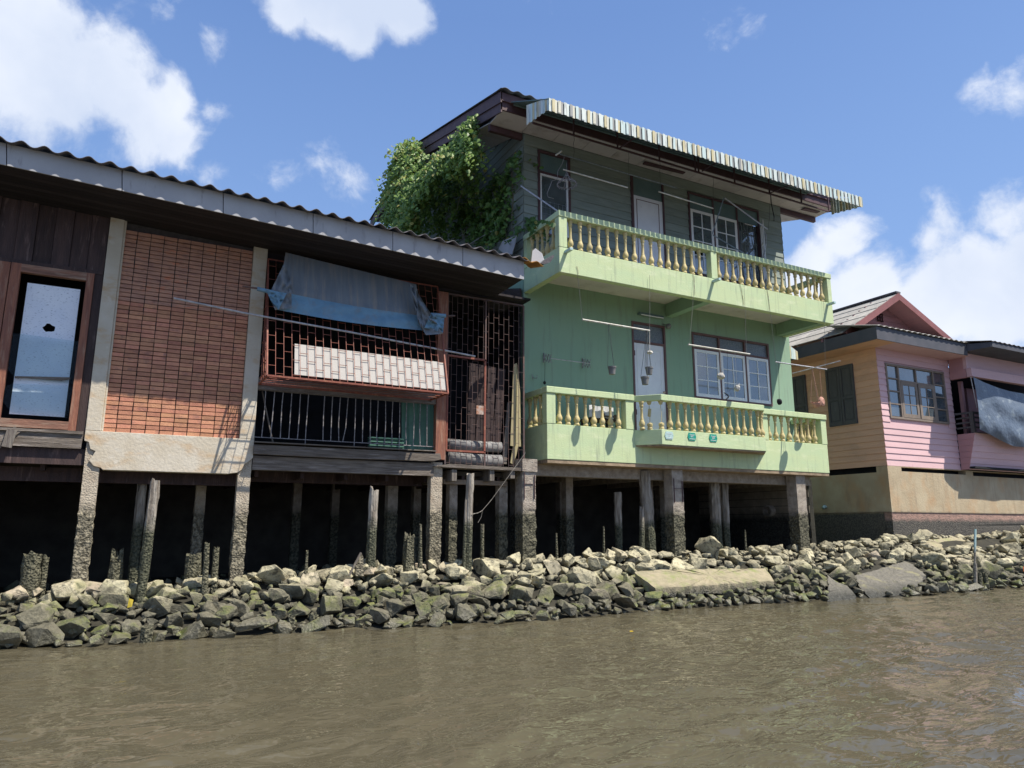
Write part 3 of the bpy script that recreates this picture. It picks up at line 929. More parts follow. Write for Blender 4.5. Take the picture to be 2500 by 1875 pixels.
# railing bars
ztop = zb1-.135; zrail = at(840, 1079, YL).z
MB().box(xc0, xp0, YL+.03, YL+.045, ztop, ztop+.012).build('top_rod', 'bars', LH)
MB().box(xc0, xp0, YL+.03, YL+.045, zrail, zrail+.012).build('bottom_rod', 'bars', LH)
bars = [(155, 120), (225, 190), (291, 265), (358, 331), (424, 398), (487, 460), (612, 595), (673, 655), (733, 718), (793, 748), (852, 838), (910, 900), (967, 960), (1025, 1015), (1082, 1072), (1138, 1130), (1192, 1186), (1245, 1240), (1297, 1293), (1350, 1346), (1403, 1398)]
for i, (a, b_) in enumerate(bars):
    t = at(600+a/3.16, 951, YL+.035); q = at(600+b_/3.16, 1075, YL+.035)
    p0 = Vector((t.x, YL+.035, ztop+.01)); p1 = Vector((q.x, YL+.035, zrail+(.0 if i not in (5, 10, 16) else -.12)))
    mid = (p0+p1)/2+Vector((random.uniform(-.015, .015), 0, random.uniform(-.3, .3)))
    MB().tube([p0, mid, p1], .0085, 5).build('railing_bar', 'bars', LH)
MB().bar(at(640, 955, YL+.15), at(667, 1085, YL+.15), .035, .02).build('brace', 'woodgrey_v', LH)

# box grille, tilted out at the foot
Xg0 = at(633, 929, YL).x
g_bl = atX(652, 916.5, Xg0+.005); Yf = g_bl.y
g_br = at(1094, 960, Yf); g_tr = at(1068, 700, YL-.02); g_tl = at(653.5, 632, YL-.02)
g_tl.x = Xg0
ge = LH


def lerp(a, b_, t): return a+(b_-a)*t


def gpt(u, v, off=0):
    p = lerp(lerp(g_tl, g_tr, u), lerp(g_bl, g_br, u), v)
    return p+Vector((0, -off, 0))


gr = link('window_grille', MB().bar(gpt(0, 1), gpt(1, 1), .03).bar(gpt(0, 0), gpt(0, 1), .024).bar(gpt(1, 0), gpt(1, 1), .024).bar(gpt(0, 0), gpt(1, 0), .02).mesh('frame', 'grille', wl(LH)), LH, wl(LH))
wbl = Vector((Xg0, YL-.0, g_bl.z)); wbr = Vector((g_br.x-.02, YL-.0, g_br.z))
MB().bar(wbl, wbr, .03).bar(wbl, gpt(0, 1), .03).bar(wbr, gpt(1, 1), .03).build('floor_frame', 'grille', gr)
NV = 24
for i in range(1, NV):
    u = i/NV
    MB().bar(gpt(u, 0), gpt(u, 1), .0075).build('upright_bar', 'grille', gr)
for i in range(NV):
    ph = 0 if i % 2 else .5
    for j in range(12):
        v = (j+ph)/8.2
        if v < 1: MB().bar(gpt(i/NV, v), gpt((i+1)/NV, v), .0075).build('rung', 'grille', gr)
mb = MB()
for i in range(1, 4):
    mb.bar(lerp(wbl, gpt(0, 1), i/4), lerp(Vector((Xg0, YL, g_tl.z)), gpt(0, 0), i/4), .009)
for j in range(11):
    v = (j+.5)/11
    q = lerp(g_tl, g_bl, v)
    mb.bar(Vector((Xg0, YL, q.z)), q, .009)
for i in range(1, 5):
    mb.bar(lerp(wbl, gpt(0, 1), i/5), lerp(wbr, gpt(1, 1), i/5), .011)
mb.build('side_bars', 'grille', gr)
# white panel inside the grille (own thing)
w0, w1, w2, w3 = [Vector(p) for p in (at(719.6, 838, 12), at(1082.6, 885, 12), at(1090, 955, 12), at(719, 916, 12))]


def on_grille(px_, py_, off):
    # intersect view ray with the grille plane, pushed back by off
    n_ = (g_tr-g_tl).cross(g_bl-g_tl).normalized()
    d = ray(px_, py_)
    o_ = Vector((0, 0, CAMZ))
    t = (g_tl+Vector((0, off, 0))-o_).dot(n_)/d.dot(n_)
    return o_+d*t


MB().prism([on_grille(x_, y_, .03) for x_, y_ in ((719.6, 839), (1082.6, 885), (1090, 954), (719, 914))], (0, .012, 0)).top('display_board', 'whiteboard', 'long white board standing inside the protruding rusty window grille', 'board')

# interior of the bays: floor, back wall, side walls, ceiling
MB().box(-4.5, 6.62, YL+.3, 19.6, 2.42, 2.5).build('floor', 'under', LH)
MB().box(-4.6, 7.0, 17.0, 17.1, .2, 2.42).build('added_back_wall', 'under', LH)  # wall added under the floor to keep out sky light from behind
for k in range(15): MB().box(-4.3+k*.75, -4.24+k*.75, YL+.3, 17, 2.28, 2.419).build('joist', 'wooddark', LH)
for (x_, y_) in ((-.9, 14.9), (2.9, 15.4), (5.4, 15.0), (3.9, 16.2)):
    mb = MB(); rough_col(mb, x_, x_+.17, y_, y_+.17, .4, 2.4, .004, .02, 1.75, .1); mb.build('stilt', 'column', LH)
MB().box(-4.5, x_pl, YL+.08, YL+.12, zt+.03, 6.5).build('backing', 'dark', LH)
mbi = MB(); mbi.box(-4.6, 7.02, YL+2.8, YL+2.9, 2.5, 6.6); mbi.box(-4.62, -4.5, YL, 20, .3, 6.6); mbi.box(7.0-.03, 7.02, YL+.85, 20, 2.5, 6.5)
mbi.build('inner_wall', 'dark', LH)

# right bay: porch grille ----------------------------------------------
xr0 = xp1; xr1 = at(1276, 1000, YL+.1).x
YG = YL+.06
ztopg = at(1092, 717, YG).z; zbotg = at(1180, 1137, YG).z
xm = at(1185, 880, YG).x; zgt = at(1140, 874, YG).z; zgb = at(1130, 1102, YG).z
pg = link('porch_grille', MB().bar((xr0, YG, ztopg), (xr1, YG, ztopg), .03).bar((xr1, YG, zbotg), (xr1, YG, ztopg), .03).bar((xr0+.02, YG, zbotg), (xr0+.02, YG, ztopg), .03).bar((xm, YG, zbotg), (xm, YG, ztopg), .03).mesh('frame', 'grille_d', wl(LH)), LH, wl(LH))
MB().bar((xr0+.03, YG-.03, zgt), (xm, YG-.03, zgt-.01), .035).bar((xr0+.03, YG-.03, zgb), (xm, YG-.03, zgb), .035).bar((xm-.02, YG-.03, zgb), (xm-.02, YG-.03, zgt), .035).bar((xr0+.03, YG-.03, zgb), (xr0+.03, YG-.03, zgt), .03).build('gate_frame', 'grille', pg)
n1 = 15
for i in range(1, n1):
    x = lerp(xr0, xr1, i/n1)
    MB().bar((x, YG, zbotg), (x, YG, ztopg), .0065).build('upright_bar', 'grille_d', pg)
for i in range(n1):
    xa, xb = lerp(xr0, xr1, i/n1), lerp(xr0, xr1, (i+1)/n1)
    for j in range(11):
        z = zbotg+(ztopg-zbotg)*(j+(.5 if i % 2 else .1))/10.6
        if z < ztopg: MB().bar((xa, YG, z), (xb, YG, z), .0065).build('rung', 'grille_d', pg)
p = at(1172, 1001, YG-.05)
MB().box(p.x-.075, p.x+.075, YG-.05, YG-.035, p.z-.085, p.z+.085).build('lock_plate', 'rust', pg)
# platform
MB().prism([at(1060, 1138, YL-.06), at(1100, 1132, YL-.06), at(1283, 1143, YL-.06), at(1283, 1150, YL-.06), at(1090, 1141, YL-.06)], (0, .9, 0)).build('platform_plank', 'woodgrey_h', LH)
for (pa, pb) in (((1078, 1148), (1114, 1176)), ((1160, 1146), (1206, 1176)), ((1225, 1146), (1256, 1170))):
    a = at(*pa, YL+.0); b_ = at(*pb, YL+.0)
    MB().box(b_.x-.10, b_.x-.0, YL-.02, YL+1.6, b_.z+.01, a.z+.02).build('joist', 'woodgrey_v', LH, bevel=.006)
a = at(1083, 1167, YL+.28); b_ = at(1239, 1186, YL+.28)
MB().box(a.x, b_.x, YL+.28, YL+.36, b_.z, a.z-.02).build('cross_beam', mat('pale_brown_beam', (.30, .235, .175), (.20, .155, .12), 8, .85, .5, 40, (.3, 3, 3)), LH, bevel=.004)
for (pa, pb) in ((1097, 1116), (1219, 1239)):
    a = at(pa, 1250, YL+.37); b_ = at(pb, 1250, YL+.37)
    mb = MB(); rough_col(mb, a.x, b_.x, YL+.37, YL+.55, .5, 2.30, .004, .02); mb.build('stilt', 'column', LH)
a = at(958, 1250, 13.4)
mb = MB(); rough_col(mb, a.x-.1, a.x+.1, 13.4, 13.58, .5, 2.3, .004, .02); mb.build('stilt', 'column', LH)

# things behind the porch grille
ya = YL+.35
mb = MB()
for i in range(4):
    a0 = at(1147+i*23, 886+i*4, ya); a1 = at(1168+i*22, 890+i*4, ya); c0 = at(1140+i*21, 1078, ya); c1 = at(1159+i*21, 1080, ya)
    mb.prism([a0, a1, c1, c0], (0, .03, 0))
mb.top('plank_door', 'wooddark', 'dark brown plank door leaning behind the porch grille', 'door panel')
for i, (a0, a1, c0, c1, lb) in enumerate((((1254, 890), (1262, 886), (1246, 1088), (1258, 1090), 'yellow bamboo slat leaning at the right end of the porch grille, nearest the wooden door'), ((1263, 889), (1270, 960), (1259, 1090), (1272, 1090), 'yellow bamboo slat leaning hard against the green house behind the porch grille'))):
    MB().prism([at(*a0, YL+.2+i*.04), at(*a1, YL+.2+i*.04), at(*c1, YL+.2+i*.04), at(*c0, YL+.2+i*.04)], (0, .02, 0)).top('bamboo_slat', 'bamboo', lb, 'slat')
MB().prism([at(x_, y_, YL+.3) for x_, y_ in ((1240, 982), (1247, 984), (1237, 1133), (1226, 1132))], (0, .03, 0)).top('grey_plank', 'woodgrey_v', 'narrow grey plank leaning between the dark door and the bamboo slats', 'plank')
MB().prism([at(x_, y_, YL+.22) for x_, y_ in ((1253, 1088), (1265, 1090), (1261, 1110), (1253, 1134), (1246, 1130))], (0, .02, 0)).top('pale_offcut', 'bamboo', 'short pale board under the bamboo slats at the porch floor', 'board')
# rolled foam
mb = MB()
for i, (yy, zz_) in enumerate(((1084, .09), (1117, .10))):
    a = at(1093, yy, YL+.25); b_ = at(1222, yy+8, YL+.25)
    mb.tube([a, lerp(a, b_, .5)+Vector((0, 0, -.01)), b_], zz_*1.15, 12)
mb.top('foam_rolls', 'greycloth', 'two grey rolled sheets stacked on the porch floor behind the grille', 'rolled sheets', smooth=True)
# green sheets in the middle bay
rows = []
for j in range(2):
    rows.append([at(lerp(980, 1058, i/8), (960, 1100)[j], YL+.35+.03*math.sin(i*1.9)) for i in range(9)])
mb = MB(); mb.grid(rows); mb.top('green_sheet', 'greensheet', 'green plastic sheet standing upright behind the low railing bars', 'sheet', solid=.01)
mb = MB()
for i in range(7):
    a = at(900, 1068+i*4.6, YL+.2+(i % 2)*.06); b_ = at(984, 1073+i*4.6, YL+.2+(i % 2)*.06)
    mb.bar(a, b_, .10, .022)
mb.top('green_shutter_stack', 'greensheet', 'stack of dark green slats lying on the floor behind the low railing', 'slat stack')

# eaves: fascia, soffit, roof --------------------------------------------
fj = [-160, 16, 298, 545, 764.6, 959, 1130, 1280]
YE = 11.0


def fas(px_):
    # bottom and top of fascia at a picture column
    b_ = at(px_, 400+.2205*px_, YE); t_ = at(px_, 347+.2277*px_, YE)
    return b_, t_


for a, b_ in zip(fj[:-1], fj[1:]):
    (b0, t0), (b1, t1) = fas(a), fas(b_)
    g = .006
    MB().prism([b0+Vector((g, 0, 0)), b1-Vector((g, 0, 0)), t1-Vector((g, 0, 0)), t0+Vector((g, 0, 0))], (0, .022, 0)).build('fascia_board', 'fasciaboard', LH)
bL, tL = fas(-260); bR, tR = fas(1280)
# eave soffit slats, running along the eave
ns = 13
for i in range(ns):
    y0 = YE+.03+(YL+.35-YE)*i/ns; y1 = YE+.03+(YL+.35-YE)*(i+1)/ns-.008
    MB().hexa([(bL.x, y0, bL.z+.02), (bR.x, y0, bR.z+.02), (bR.x, y1, bR.z+.02), (bL.x, y1, bL.z+.02), (bL.x, y0, bL.z+.04), (bR.x, y0, bR.z+.04), (bR.x, y1, bR.z+.04), (bL.x, y1, bL.z+.04)]).build('soffit_slat', 'softboard', LH)
MB().box(bR.x+.002, 6.6, YL-.1, YL+.9, bR.z+.02, bR.z+.06).build('soffit_board', 'softboard', LH)
MB().box(-4.5, 7.0, YL+.36, YL+2.8, 6.16, 6.2).build('ceiling', 'dark', LH)
MB().box(x_pr+.01, 6.62, YL+.11, YL+.34, 5.98, 6.24).build('head_board', 'softboard', LH)
# corrugated roof
per = (fas(687)[1].x-fas(0)[1].x)/14.0
ridge_y = 19.0
rows_lo, n_x = [], 0
xs = np.arange(bL.x, bR.x+.02, per/10)
xh = fas(0)[1].x


def wave(x): return .032*(.5+.5*math.cos((x-xh)/per*2*math.pi))**1.15*2


mb = MB()
rows = []
for j, yy in enumerate((YE-.14, YE-.0, 13.0, 15.0, ridge_y)):
    row = []
    for x in xs:
        t = (x-bL.x)/(bR.x-bL.x)
        zf = lerp(tL.z, tR.z, t)
        row.append((x, yy, zf+.005+wave(x)+(yy-YE)*.27))
    rows.append(row)
mb.grid(rows)
roof = mb.build('roof', 'rooftile', LH, solid=.012, smooth=True)
MB().prism([(bL.x, YE+.01, tL.z-.06), (bR.x, YE+.01, tR.z-.06), (bR.x, YE+.01, tR.z+.0), (bL.x, YE+.01, tL.z+.0)], (0, .06, 0)).build('eave_batten', 'wooddark', LH)
mb = MB(); mb.prism([(7.03, 13.02, bR.z+.25), (7.03, ridge_y, bR.z+.25), (7.03, ridge_y, bR.z+.3+8*.25), (7.03, 13.02, bR.z+.6)], (-.05, 0, 0)); mb.build('gable_board', 'wooddark', LH)
# slid broken sheets at the end of the roof
a = at(1290, 647, 11.0); 
rows = []
for j in range(2):
    rows.append([Vector((bR.x-.05+i*.05, YE-.12+j*.5, bR.z+.36+.03*math.cos(i*1.2)+j*.13-.006*i)) for i in range(9)])
mb = MB(); mb.grid(rows); mb.build('broken_sheet', 'orangesheet', LH, solid=.01)
rows = []
for j in range(3):
    rows.append([at(1330+i*4.5, 641-.5*(i*i*.35)+j*5, 11.25+.1*j) for i in range(6)])
mb = MB(); mb.prism([at(x_, y_, 11.3) for x_, y_ in ((1297, 640), (1300, 612), (1307, 606), (1322, 618), (1327, 634), (1315, 645))], (.02, .01, 0)); mb.build('broken_sheet', 'fasciaboard', LH)
mb = MB(); mb.prism([at(x_, y_, 11.35) for x_, y_ in ((1318, 643), (1330, 645), (1344, 640), (1352, 628), (1353, 622), (1330, 634))], (.02, .15, .03)); mb.build('broken_sheet', 'rooftile', LH)

# blue fabric awning (own thing) ------------------------------------------
AW = thing('fabric_awning', at(850, 760, 11.8), 'faded blue striped fabric awning sagging from the eave above the rusty grille', 'awning')
rows = []
n_, m_ = 60, 22
for j in range(m_+1):
    v = j/m_
    row = []
    for i in range(n_+1):
        u = i/n_
        tx, ty = lerp(697, 1016, u), 616+lerp(0, 78, u)
        bx, by = lerp(676, 1037, u), lerp(756, 807, u)+6*math.sin(u*math.pi)
        px_ = lerp(tx, bx, v); py_ = lerp(ty, by, v)
        Y = lerp(12.0, 11.70, v)+.012*math.sin(u*55+v*2)+.02*math.sin(u*17+v*5)*v+.015*math.sin(v*26+u*9)*(v > .55)
        row.append(at(px_, py_, Y))
    rows.append(row)
mb = MB(); mb.grid(rows[:16]); mb.build('cloth', 'fabric', AW, smooth=True)
mb = MB(); mb.grid(rows[15:]); mb.build('hem', 'fabriclow', AW, smooth=True)


def crumple(poly_top, poly_bot, n, m_, y0, amp, seed, mt, nm='cloth_fold'):
    rows = []
    for j in range(m_+1):
        v = j/m_
        row = []
        for i in range(n+1):
            u = i/n
            k0 = u*(len(poly_top)-1); a = int(min(k0, len(poly_top)-2)); f = k0-a
            tp = (lerp(poly_top[a][0], poly_top[a+1][0], f), lerp(poly_top[a][1], poly_top[a+1][1], f))
            k0 = u*(len(poly_bot)-1); a = int(min(k0, len(poly_bot)-2)); f = k0-a
            bt = (lerp(poly_bot[a][0], poly_bot[a+1][0], f), lerp(poly_bot[a][1], poly_bot[a+1][1], f))
            px_, py_ = lerp(tp[0], bt[0], v), lerp(tp[1], bt[1], v)
            row.append(at(px_, py_, y0+amp*nz3(u*4+seed, v*4, 0, 1.3)+amp*.5*nz3(u*11, v*11+seed, 0, 1)))
        rows.append(row)
    mb = MB(); mb.grid(rows); mb.build(nm, mt, AW, smooth=True)


crumple([(695, 640), (706, 676), (712, 690)], [(655, 722), (672, 757), (712, 752)], 14, 14, 11.66, .10, 3, 'fabric')
crumple([(648, 706), (700, 716)], [(662, 735), (680, 757)], 8, 8, 11.60, .08, 5, 'fabriclow')
crumple([(1000, 690), (1018, 712), (1052, 766)], [(1022, 790), (1040, 818), (1082, 815)], 16, 14, 11.62, .12, 8, 'fabric')
crumple([(1052, 766), (1085, 772)], [(1036, 800), (1082, 812)], 8, 8, 11.6, .1, 11, 'fabriclow')
MB().tube([at(592, 699, 11.66), at(628, 704, 11.66), at(700, 716, 11.86), at(1000, 764, 11.9), at(1050, 771, 11.66), at(1111, 771, 11.6)], .016, 8).build('roller_pole', 'grille_d', AW)
MB().tube([at(628, 705, 11.66), at(678, 717, 11.66)], .034, 10).build('rolled_edge', 'fabriclow', AW, smooth=True)
MB().tube([at(1050, 768, 11.63), at(1088, 771, 11.6)], .036, 10).build('rolled_edge', 'fabriclow', AW, smooth=True)

MB().tube([at(424, 728, 11.75), at(600, 765, 11.75), at(860, 812, 11.75), at(1160, 870, 11.75)], .017, 7).top('long_pole', 'pole', 'long thin aluminium pole hung across the brick panel and rusty grille', 'pole')

# ================================================================== GREEN HOUSE
YG0 = 13.0
XL, XR = 7.07, 15.23
Y1 = 12.04           # lower balcony front
Y2 = 11.50           # upper balcony front
GH = thing('green_house', (11, 13, .8), 'light green two-storey stilt house with yellow balusters on both balconies and a striped metal awning', 'house')
dx0, dx1 = at(1545, 900, 13).x, at(1627, 900, 13).x
ztr, zdt, zdb = 6.18, 5.75, 3.0
wx_0, wx_1, wz_0, wz_1 = 11.79, 14.42, 4.53, 6.2
mb = MB(); holes_wall(mb, XL, XR, 2.76, 6.80, 13.0, 13.15, [(dx0, dx1, zdb, ztr+.05), (wx_0, wx_1, wz_0, wz_1)])
mb.build('wall', 'green_shaded', GH)
MB().box(XR-.15, XR+.002, 13.152, 22, 2.76, 6.8).build('wall', 'green_shaded', GH)
MB().box(XL-.002, XL+.15, 13.152, 22, 2.76, 6.8).build('wall', 'green_shaded', GH)
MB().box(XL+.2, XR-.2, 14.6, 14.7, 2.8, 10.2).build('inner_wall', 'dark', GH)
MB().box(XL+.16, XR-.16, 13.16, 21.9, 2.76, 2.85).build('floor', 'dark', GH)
MB().box(XL+.16, XR-.16, 13.16, 21.9, 6.62, 6.78).build('floor', 'dark', GH)
MB().box(XL, XR, 21.9, 22.0, 2.76, 10.6).build('wall', 'green_shaded', GH)
# lower door
dr = link('door', MB().box(dx0+.05, dx1-.05, 13.02, 13.06, zdb, zdt-.03).mesh('door', 'whiteshade', wl(GH)), GH, wl(GH))
for (a, b_, c_, d) in ((dx0+.14, dx1-.14, 3.2, 4.2), (dx0+.14, dx1-.14, 4.3, zdt-.16)):
    mb = MB()
    mb.box(a, b_, 13.012, 13.019, c_, c_+.015).box(a, b_, 13.012, 13.019, d-.015, d).box(a, a+.015, 13.012, 13.019, c_+.016, d-.016).box(b_-.015, b_, 13.012, 13.019, c_+.016, d-.016)
    mb.build('door_moulding', 'white', dr)
MB().box(dx0, dx0+.05, 12.985, 13.08, zdb, ztr+.05).build('door_frame', 'browntrim', dr)
MB().box(dx1-.05, dx1, 12.985, 13.08, zdb, ztr+.05).build('door_frame', 'browntrim', dr)
MB().box(dx0+.051, dx1-.051, 12.985, 13.08, ztr, ztr+.05).build('door_frame', 'browntrim', dr)
MB().box(dx0+.051, dx1-.051, 12.985, 13.08, zdt-.025, zdt+.02).build('door_frame', 'browntrim', dr)
MB().box(dx0+.051, dx1-.051, 13.03, 13.04, zdt+.021, ztr-.001).build('transom_pane', 'frost', dr)
p = at(1622, 958, 12.95)
MB().lathe([(.0, -.03), (.03, -.02), (.035, 0), (.03, .02), (0, .03)], 8, tuple(p)).build('handle', 'rust', dr)
MB().box(dx0+.055, dx0+.075, 12.99, 13.01, 4.0, 4.12).box(dx0+.055, dx0+.075, 12.99, 13.01, 5.4, 5.52).build('hinges', 'redwood', dr)


def casement(parent, x0, x1, z0, z1, y, cols=2, rows_=3, mt='white', pane='glass', fw_=.07, cut=None):
    o = MB()
    o.box(x0, x0+fw_, y, y+.035, z0, z1).box(x1-fw_, x1, y, y+.035, z0, z1).box(x0+fw_, x1-fw_, y, y+.035, z0, z0+fw_*1.1).box(x0+fw_, x1-fw_, y, y+.035, z1-fw_, z1)
    ix0, ix1, iz0, iz1 = x0+fw_, x1-fw_, z0+fw_*1.1, z1-fw_
    for i in range(1, cols):
        x = lerp(ix0, ix1, i/cols); o.box(x-.012, x+.012, y+.003, y+.03, iz0, iz1)
    for j in range(1, rows_):
        z = lerp(iz0, iz1, j/rows_)
        for i in range(cols):
            a = lerp(ix0, ix1, i/cols)+(.012 if i else 0); b_ = lerp(ix0, ix1, (i+1)/cols)-(.012 if i < cols-1 else 0)
            o.box(a, b_, y+.003, y+.03, z-.012, z+.012)
    o.build('casement', mt, parent)
    for i in range(cols):
        for j in range(rows_):
            if cut and (i, j) in cut: continue
            a = lerp(ix0, ix1, i/cols)+(.012 if i else 0); b_ = lerp(ix0, ix1, (i+1)/cols)-(.012 if i < cols-1 else 0)
            c_ = lerp(iz0, iz1, j/rows_)+(.012 if j else 0); d = lerp(iz0, iz1, (j+1)/rows_)-(.012 if j < rows_-1 else 0)
            t = random.uniform(-.004, .004)
            MB().hexa([(a, y+.015+t, c_), (b_, y+.015, c_), (b_, y+.019, c_), (a, y+.019+t, c_), (a, y+.015, d), (b_, y+.015-t, d), (b_, y+.019-t, d), (a, y+.019, d)]).build('pane', pane, parent)


def frame_mb(x0, x1, z0, z1, y0, y1, w, vx=(), hz=()):
    o = MB()
    o.box(x0, x0+w, y0, y1, z0, z1).box(x1-w, x1, y0, y1, z0, z1).box(x0+w, x1-w, y0, y1, z0, z0+w).box(x0+w, x1-w, y0, y1, z1-w, z1)
    for x in vx: o.box(x-w/2, x+w/2, y0+.002, y1-.002, z0+w, z1-w)
    e = [x0+w]+[q for x in vx for q in (x-w/2, x+w/2)]+[x1-w]
    for z in hz:
        for i in range(0, len(e), 2): o.box(e[i], e[i+1], y0+.002, y1-.002, z-w/2, z+w/2)
    return o


# lower window
v1, v2 = 12.675, 13.56
wn = link('window', frame_mb(wx_0, wx_1, wz_0, wz_1, 12.98, 13.1, .05, (v1, v2), (5.80,)).mesh('window_frame', 'browntrim', wl(GH)), GH, wl(GH))
for (a, b_) in ((wx_0+.05, v1-.025), (v1+.025, v2-.025), (v2+.025, wx_1-.05)):
    MB().box(a, b_, 13.03, 13.036, 5.827, wz_1-.052).build('transom_pane', 'frost', wn)
    casement(wn, a+.006, b_-.006, wz_0+.055, 5.77, 12.985, 2, 3, 'white')

# balusters -------------------------------------------------------------
prof = [(.040, 0), (.056, .01), (.056, .045), (.044, .055), (.036, .068), (.052, .085), (.062, .12), (.060, .16), (.046, .20), (.036, .225), (.037, .235), (.030, .255), (.028, .36), (.026, .44), (.034, .452), (.028, .468), (.026, .49), (.040, .51), (.044, .54), (.034, .56), (.046, .575), (.052, .60), (.052, .635)]


def baluster_mesh(h, name):
    n = 16
    vs = []
    sc = h/.635
    for (r_, z) in prof:
        fl = .05 if .08 < z < .2 else 0
        for j in range(n):
            t = 2*math.pi*j/n
            rr = r_*(1+(fl if j % 2 else -fl))
            vs.append((rr*math.cos(t), rr*math.sin(t), z*sc))
    k = len(prof)
    mb = MB(); mb.add(vs, [(i*n+j, i*n+(j+1) % n, (i+1)*n+(j+1) % n, (i+1)*n+j) for i in range(k-1) for j in range(n)])
    me = mb.mesh(name, 'cream', smooth=True)
    return me


def balc_bal(par, me, x, y, z):
    return link('baluster', me, par, (x+random.uniform(-.004, .004), y, z), rot=(random.uniform(-.01, .01), random.uniform(-.012, .012), random.uniform(0, 6)), scale=(random.uniform(.96, 1.04),)*2+(1,))


# lower balcony ---------------------------------------------------------
LB = link('balcony', MB().box(XL+.155, 15.02, Y1+.17, 12.995, 2.78, 2.95).mesh('balcony', 'green', wl(GH)), GH, wl(GH), )
LB['label'] = 'lower balcony with a projecting bay'
bal1 = baluster_mesh(4.095-3.482, 'baluster')
pa = MB(); pa.box(XL, 15.18, Y1, Y1+.16, 2.772, 3.48); pa.box(XL, XL+.15, Y1+.161, 12.99, 2.772, 3.48); pa.box(15.03, 15.18, Y1+.161, 12.99, 2.772, 3.48)
pa.build('parapet', 'green', LB, bevel=.008)
for (a, b_) in ((XL-.01, 7.27), (9.0, 9.21), (12.99, 13.16), (15.0, 15.19)):
    MB().box(a, b_, Y1-.006, Y1+.166, 3.482, 4.10).build('post', 'green', LB, bevel=.008)
MB().box(XL-.02, 9.215, Y1-.03, Y1+.18, 4.101, 4.232).build('handrail', 'green', LB, bevel=.012)
MB().box(12.98, 15.20, Y1-.03, Y1+.18, 4.101, 4.232).build('handrail', 'green', LB, bevel=.012)
MB().box(XL-.02, XL+.17, Y1+.182, 12.99, 4.101, 4.225).build('handrail', 'green', LB, bevel=.012)
MB().box(15.03, 15.20, Y1+.182, 12.99, 4.101, 4.225).build('handrail', 'green', LB, bevel=.012)
for x in (7.40, 7.61, 7.82, 8.03, 8.24, 8.45, 8.66, 8.86): balc_bal(LB, bal1, x, Y1+.08, 3.482)
for x in (13.27, 13.49, 13.71, 13.94, 14.17, 14.39, 14.61, 14.84): balc_bal(LB, bal1, x, Y1+.08, 3.482)
for y in (12.42, 12.64, 12.86): balc_bal(LB, bal1, XL+.075, y, 3.482); balc_bal(LB, bal1, 15.11, y, 3.482)
# projecting bay: plan polygon with chamfered ends
YB = 11.62
bx0, bx1, bf0, bf1 = 9.215, 12.985, 9.60, 12.60


def bayband(z0, z1, o_=0):
    return MB().hexa([(bx0-.0, Y1-.002, z0), (bf0, YB-o_, z0), (bf0+.0, YB+.15, z0), (bx0+.16, Y1-.002, z0), (bx0, Y1-.002, z1), (bf0, YB-o_, z1), (bf0+.0, YB+.15, z1), (bx0+.16, Y1-.002, z1)]).hexa(
        [(bf0+.001, YB-o_, z0), (bf1-.001, YB-o_, z0), (bf1-.001, YB+.15, z0), (bf0+.001, YB+.15, z0), (bf0+.001, YB-o_, z1), (bf1-.001, YB-o_, z1), (bf1-.001, YB+.15, z1), (bf0+.001, YB+.15, z1)]).hexa(
        [(bf1, YB-o_, z0), (bx1, Y1-.002, z0), (bx1-.16, Y1-.002, z0), (bf1, YB+.15, z0), (bf1, YB-o_, z1), (bx1, Y1-.002, z1), (bx1-.16, Y1-.002, z1), (bf1, YB+.15, z1)])


MB().prism([(bx0, Y1-.002, 3.155), (bf0, YB, 3.155), (bf1, YB, 3.155), (bx1, Y1-.002, 3.155)], (0, 0, .315)).build('bay_plinth', 'green', LB, bevel=.006)
MB().prism([(bx0+.02, Y1-.003, 3.125), (bf0+.01, YB+.02, 3.125), (bf1-.01, YB+.02, 3.125), (bx1-.02, Y1-.003, 3.125)], (0, 0, .029)).build('bay_underside', 'slabbottom', LB)
bayband(4.085, 4.215, .02).build('handrail', 'green', LB, bevel=.01)
bal2 = baluster_mesh(4.084-3.471, 'baluster')
for x in (9.90, 10.115, 10.325, 10.53, 10.74, 10.955, 11.175, 11.39, 11.605, 11.82, 12.03, 12.25, 12.47): balc_bal(LB, bal2, x, YB+.08, 3.471)
balc_bal(LB, bal2, bf0+.06, YB+.075, 3.471).scale = (.01, .01, .01) if False else (1, 1, 1)
balc_bal(LB, bal2, 12.62, YB+.12, 3.471)
balc_bal(LB, bal2, 12.76, YB+.24, 3.471)
balc_bal(LB, bal2, 9.33, Y1-.12, 3.471)
# broken balusters: only stubs and a bare rod left
for (x, y, seg) in ((9.52, YB+.15, True),):
    pass
for (x, y, mid) in ((9.47, YB+.22, True), (9.66, YB+.075, False)):
    mb = MB(); mb.lathe([(.0, 0), (.056, .0), (.056, .045), (.044, .06), (.058, .09), (.06, .13), (.03, .15), (0, .15)], 12, (x, y, 3.471))
    mb.lathe([(.0, .54), (.03, .54), (.046, .575), (.052, .60), (.052, .612), (0, .612)], 12, (x, y, 3.471))
    mb.tube([(x, y, 3.6), (x+.01, y, 3.8), (x-.005, y, 4.03)], .007, 5)
    if mid: mb.tube([(x-.01, y, 3.76), (x+.012, y, 3.92)], .034, 8)
    o = mb.build('broken_baluster', 'cream', LB); o['label'] = 'broken baluster with its rod showing'
for o in [q for q in LB.children if q.name.startswith('baluster')]:
    if (wl(o)-Vector((bf0+.06, YB+.075, 3.471))).length < .02: bpy.data.objects.remove(o)
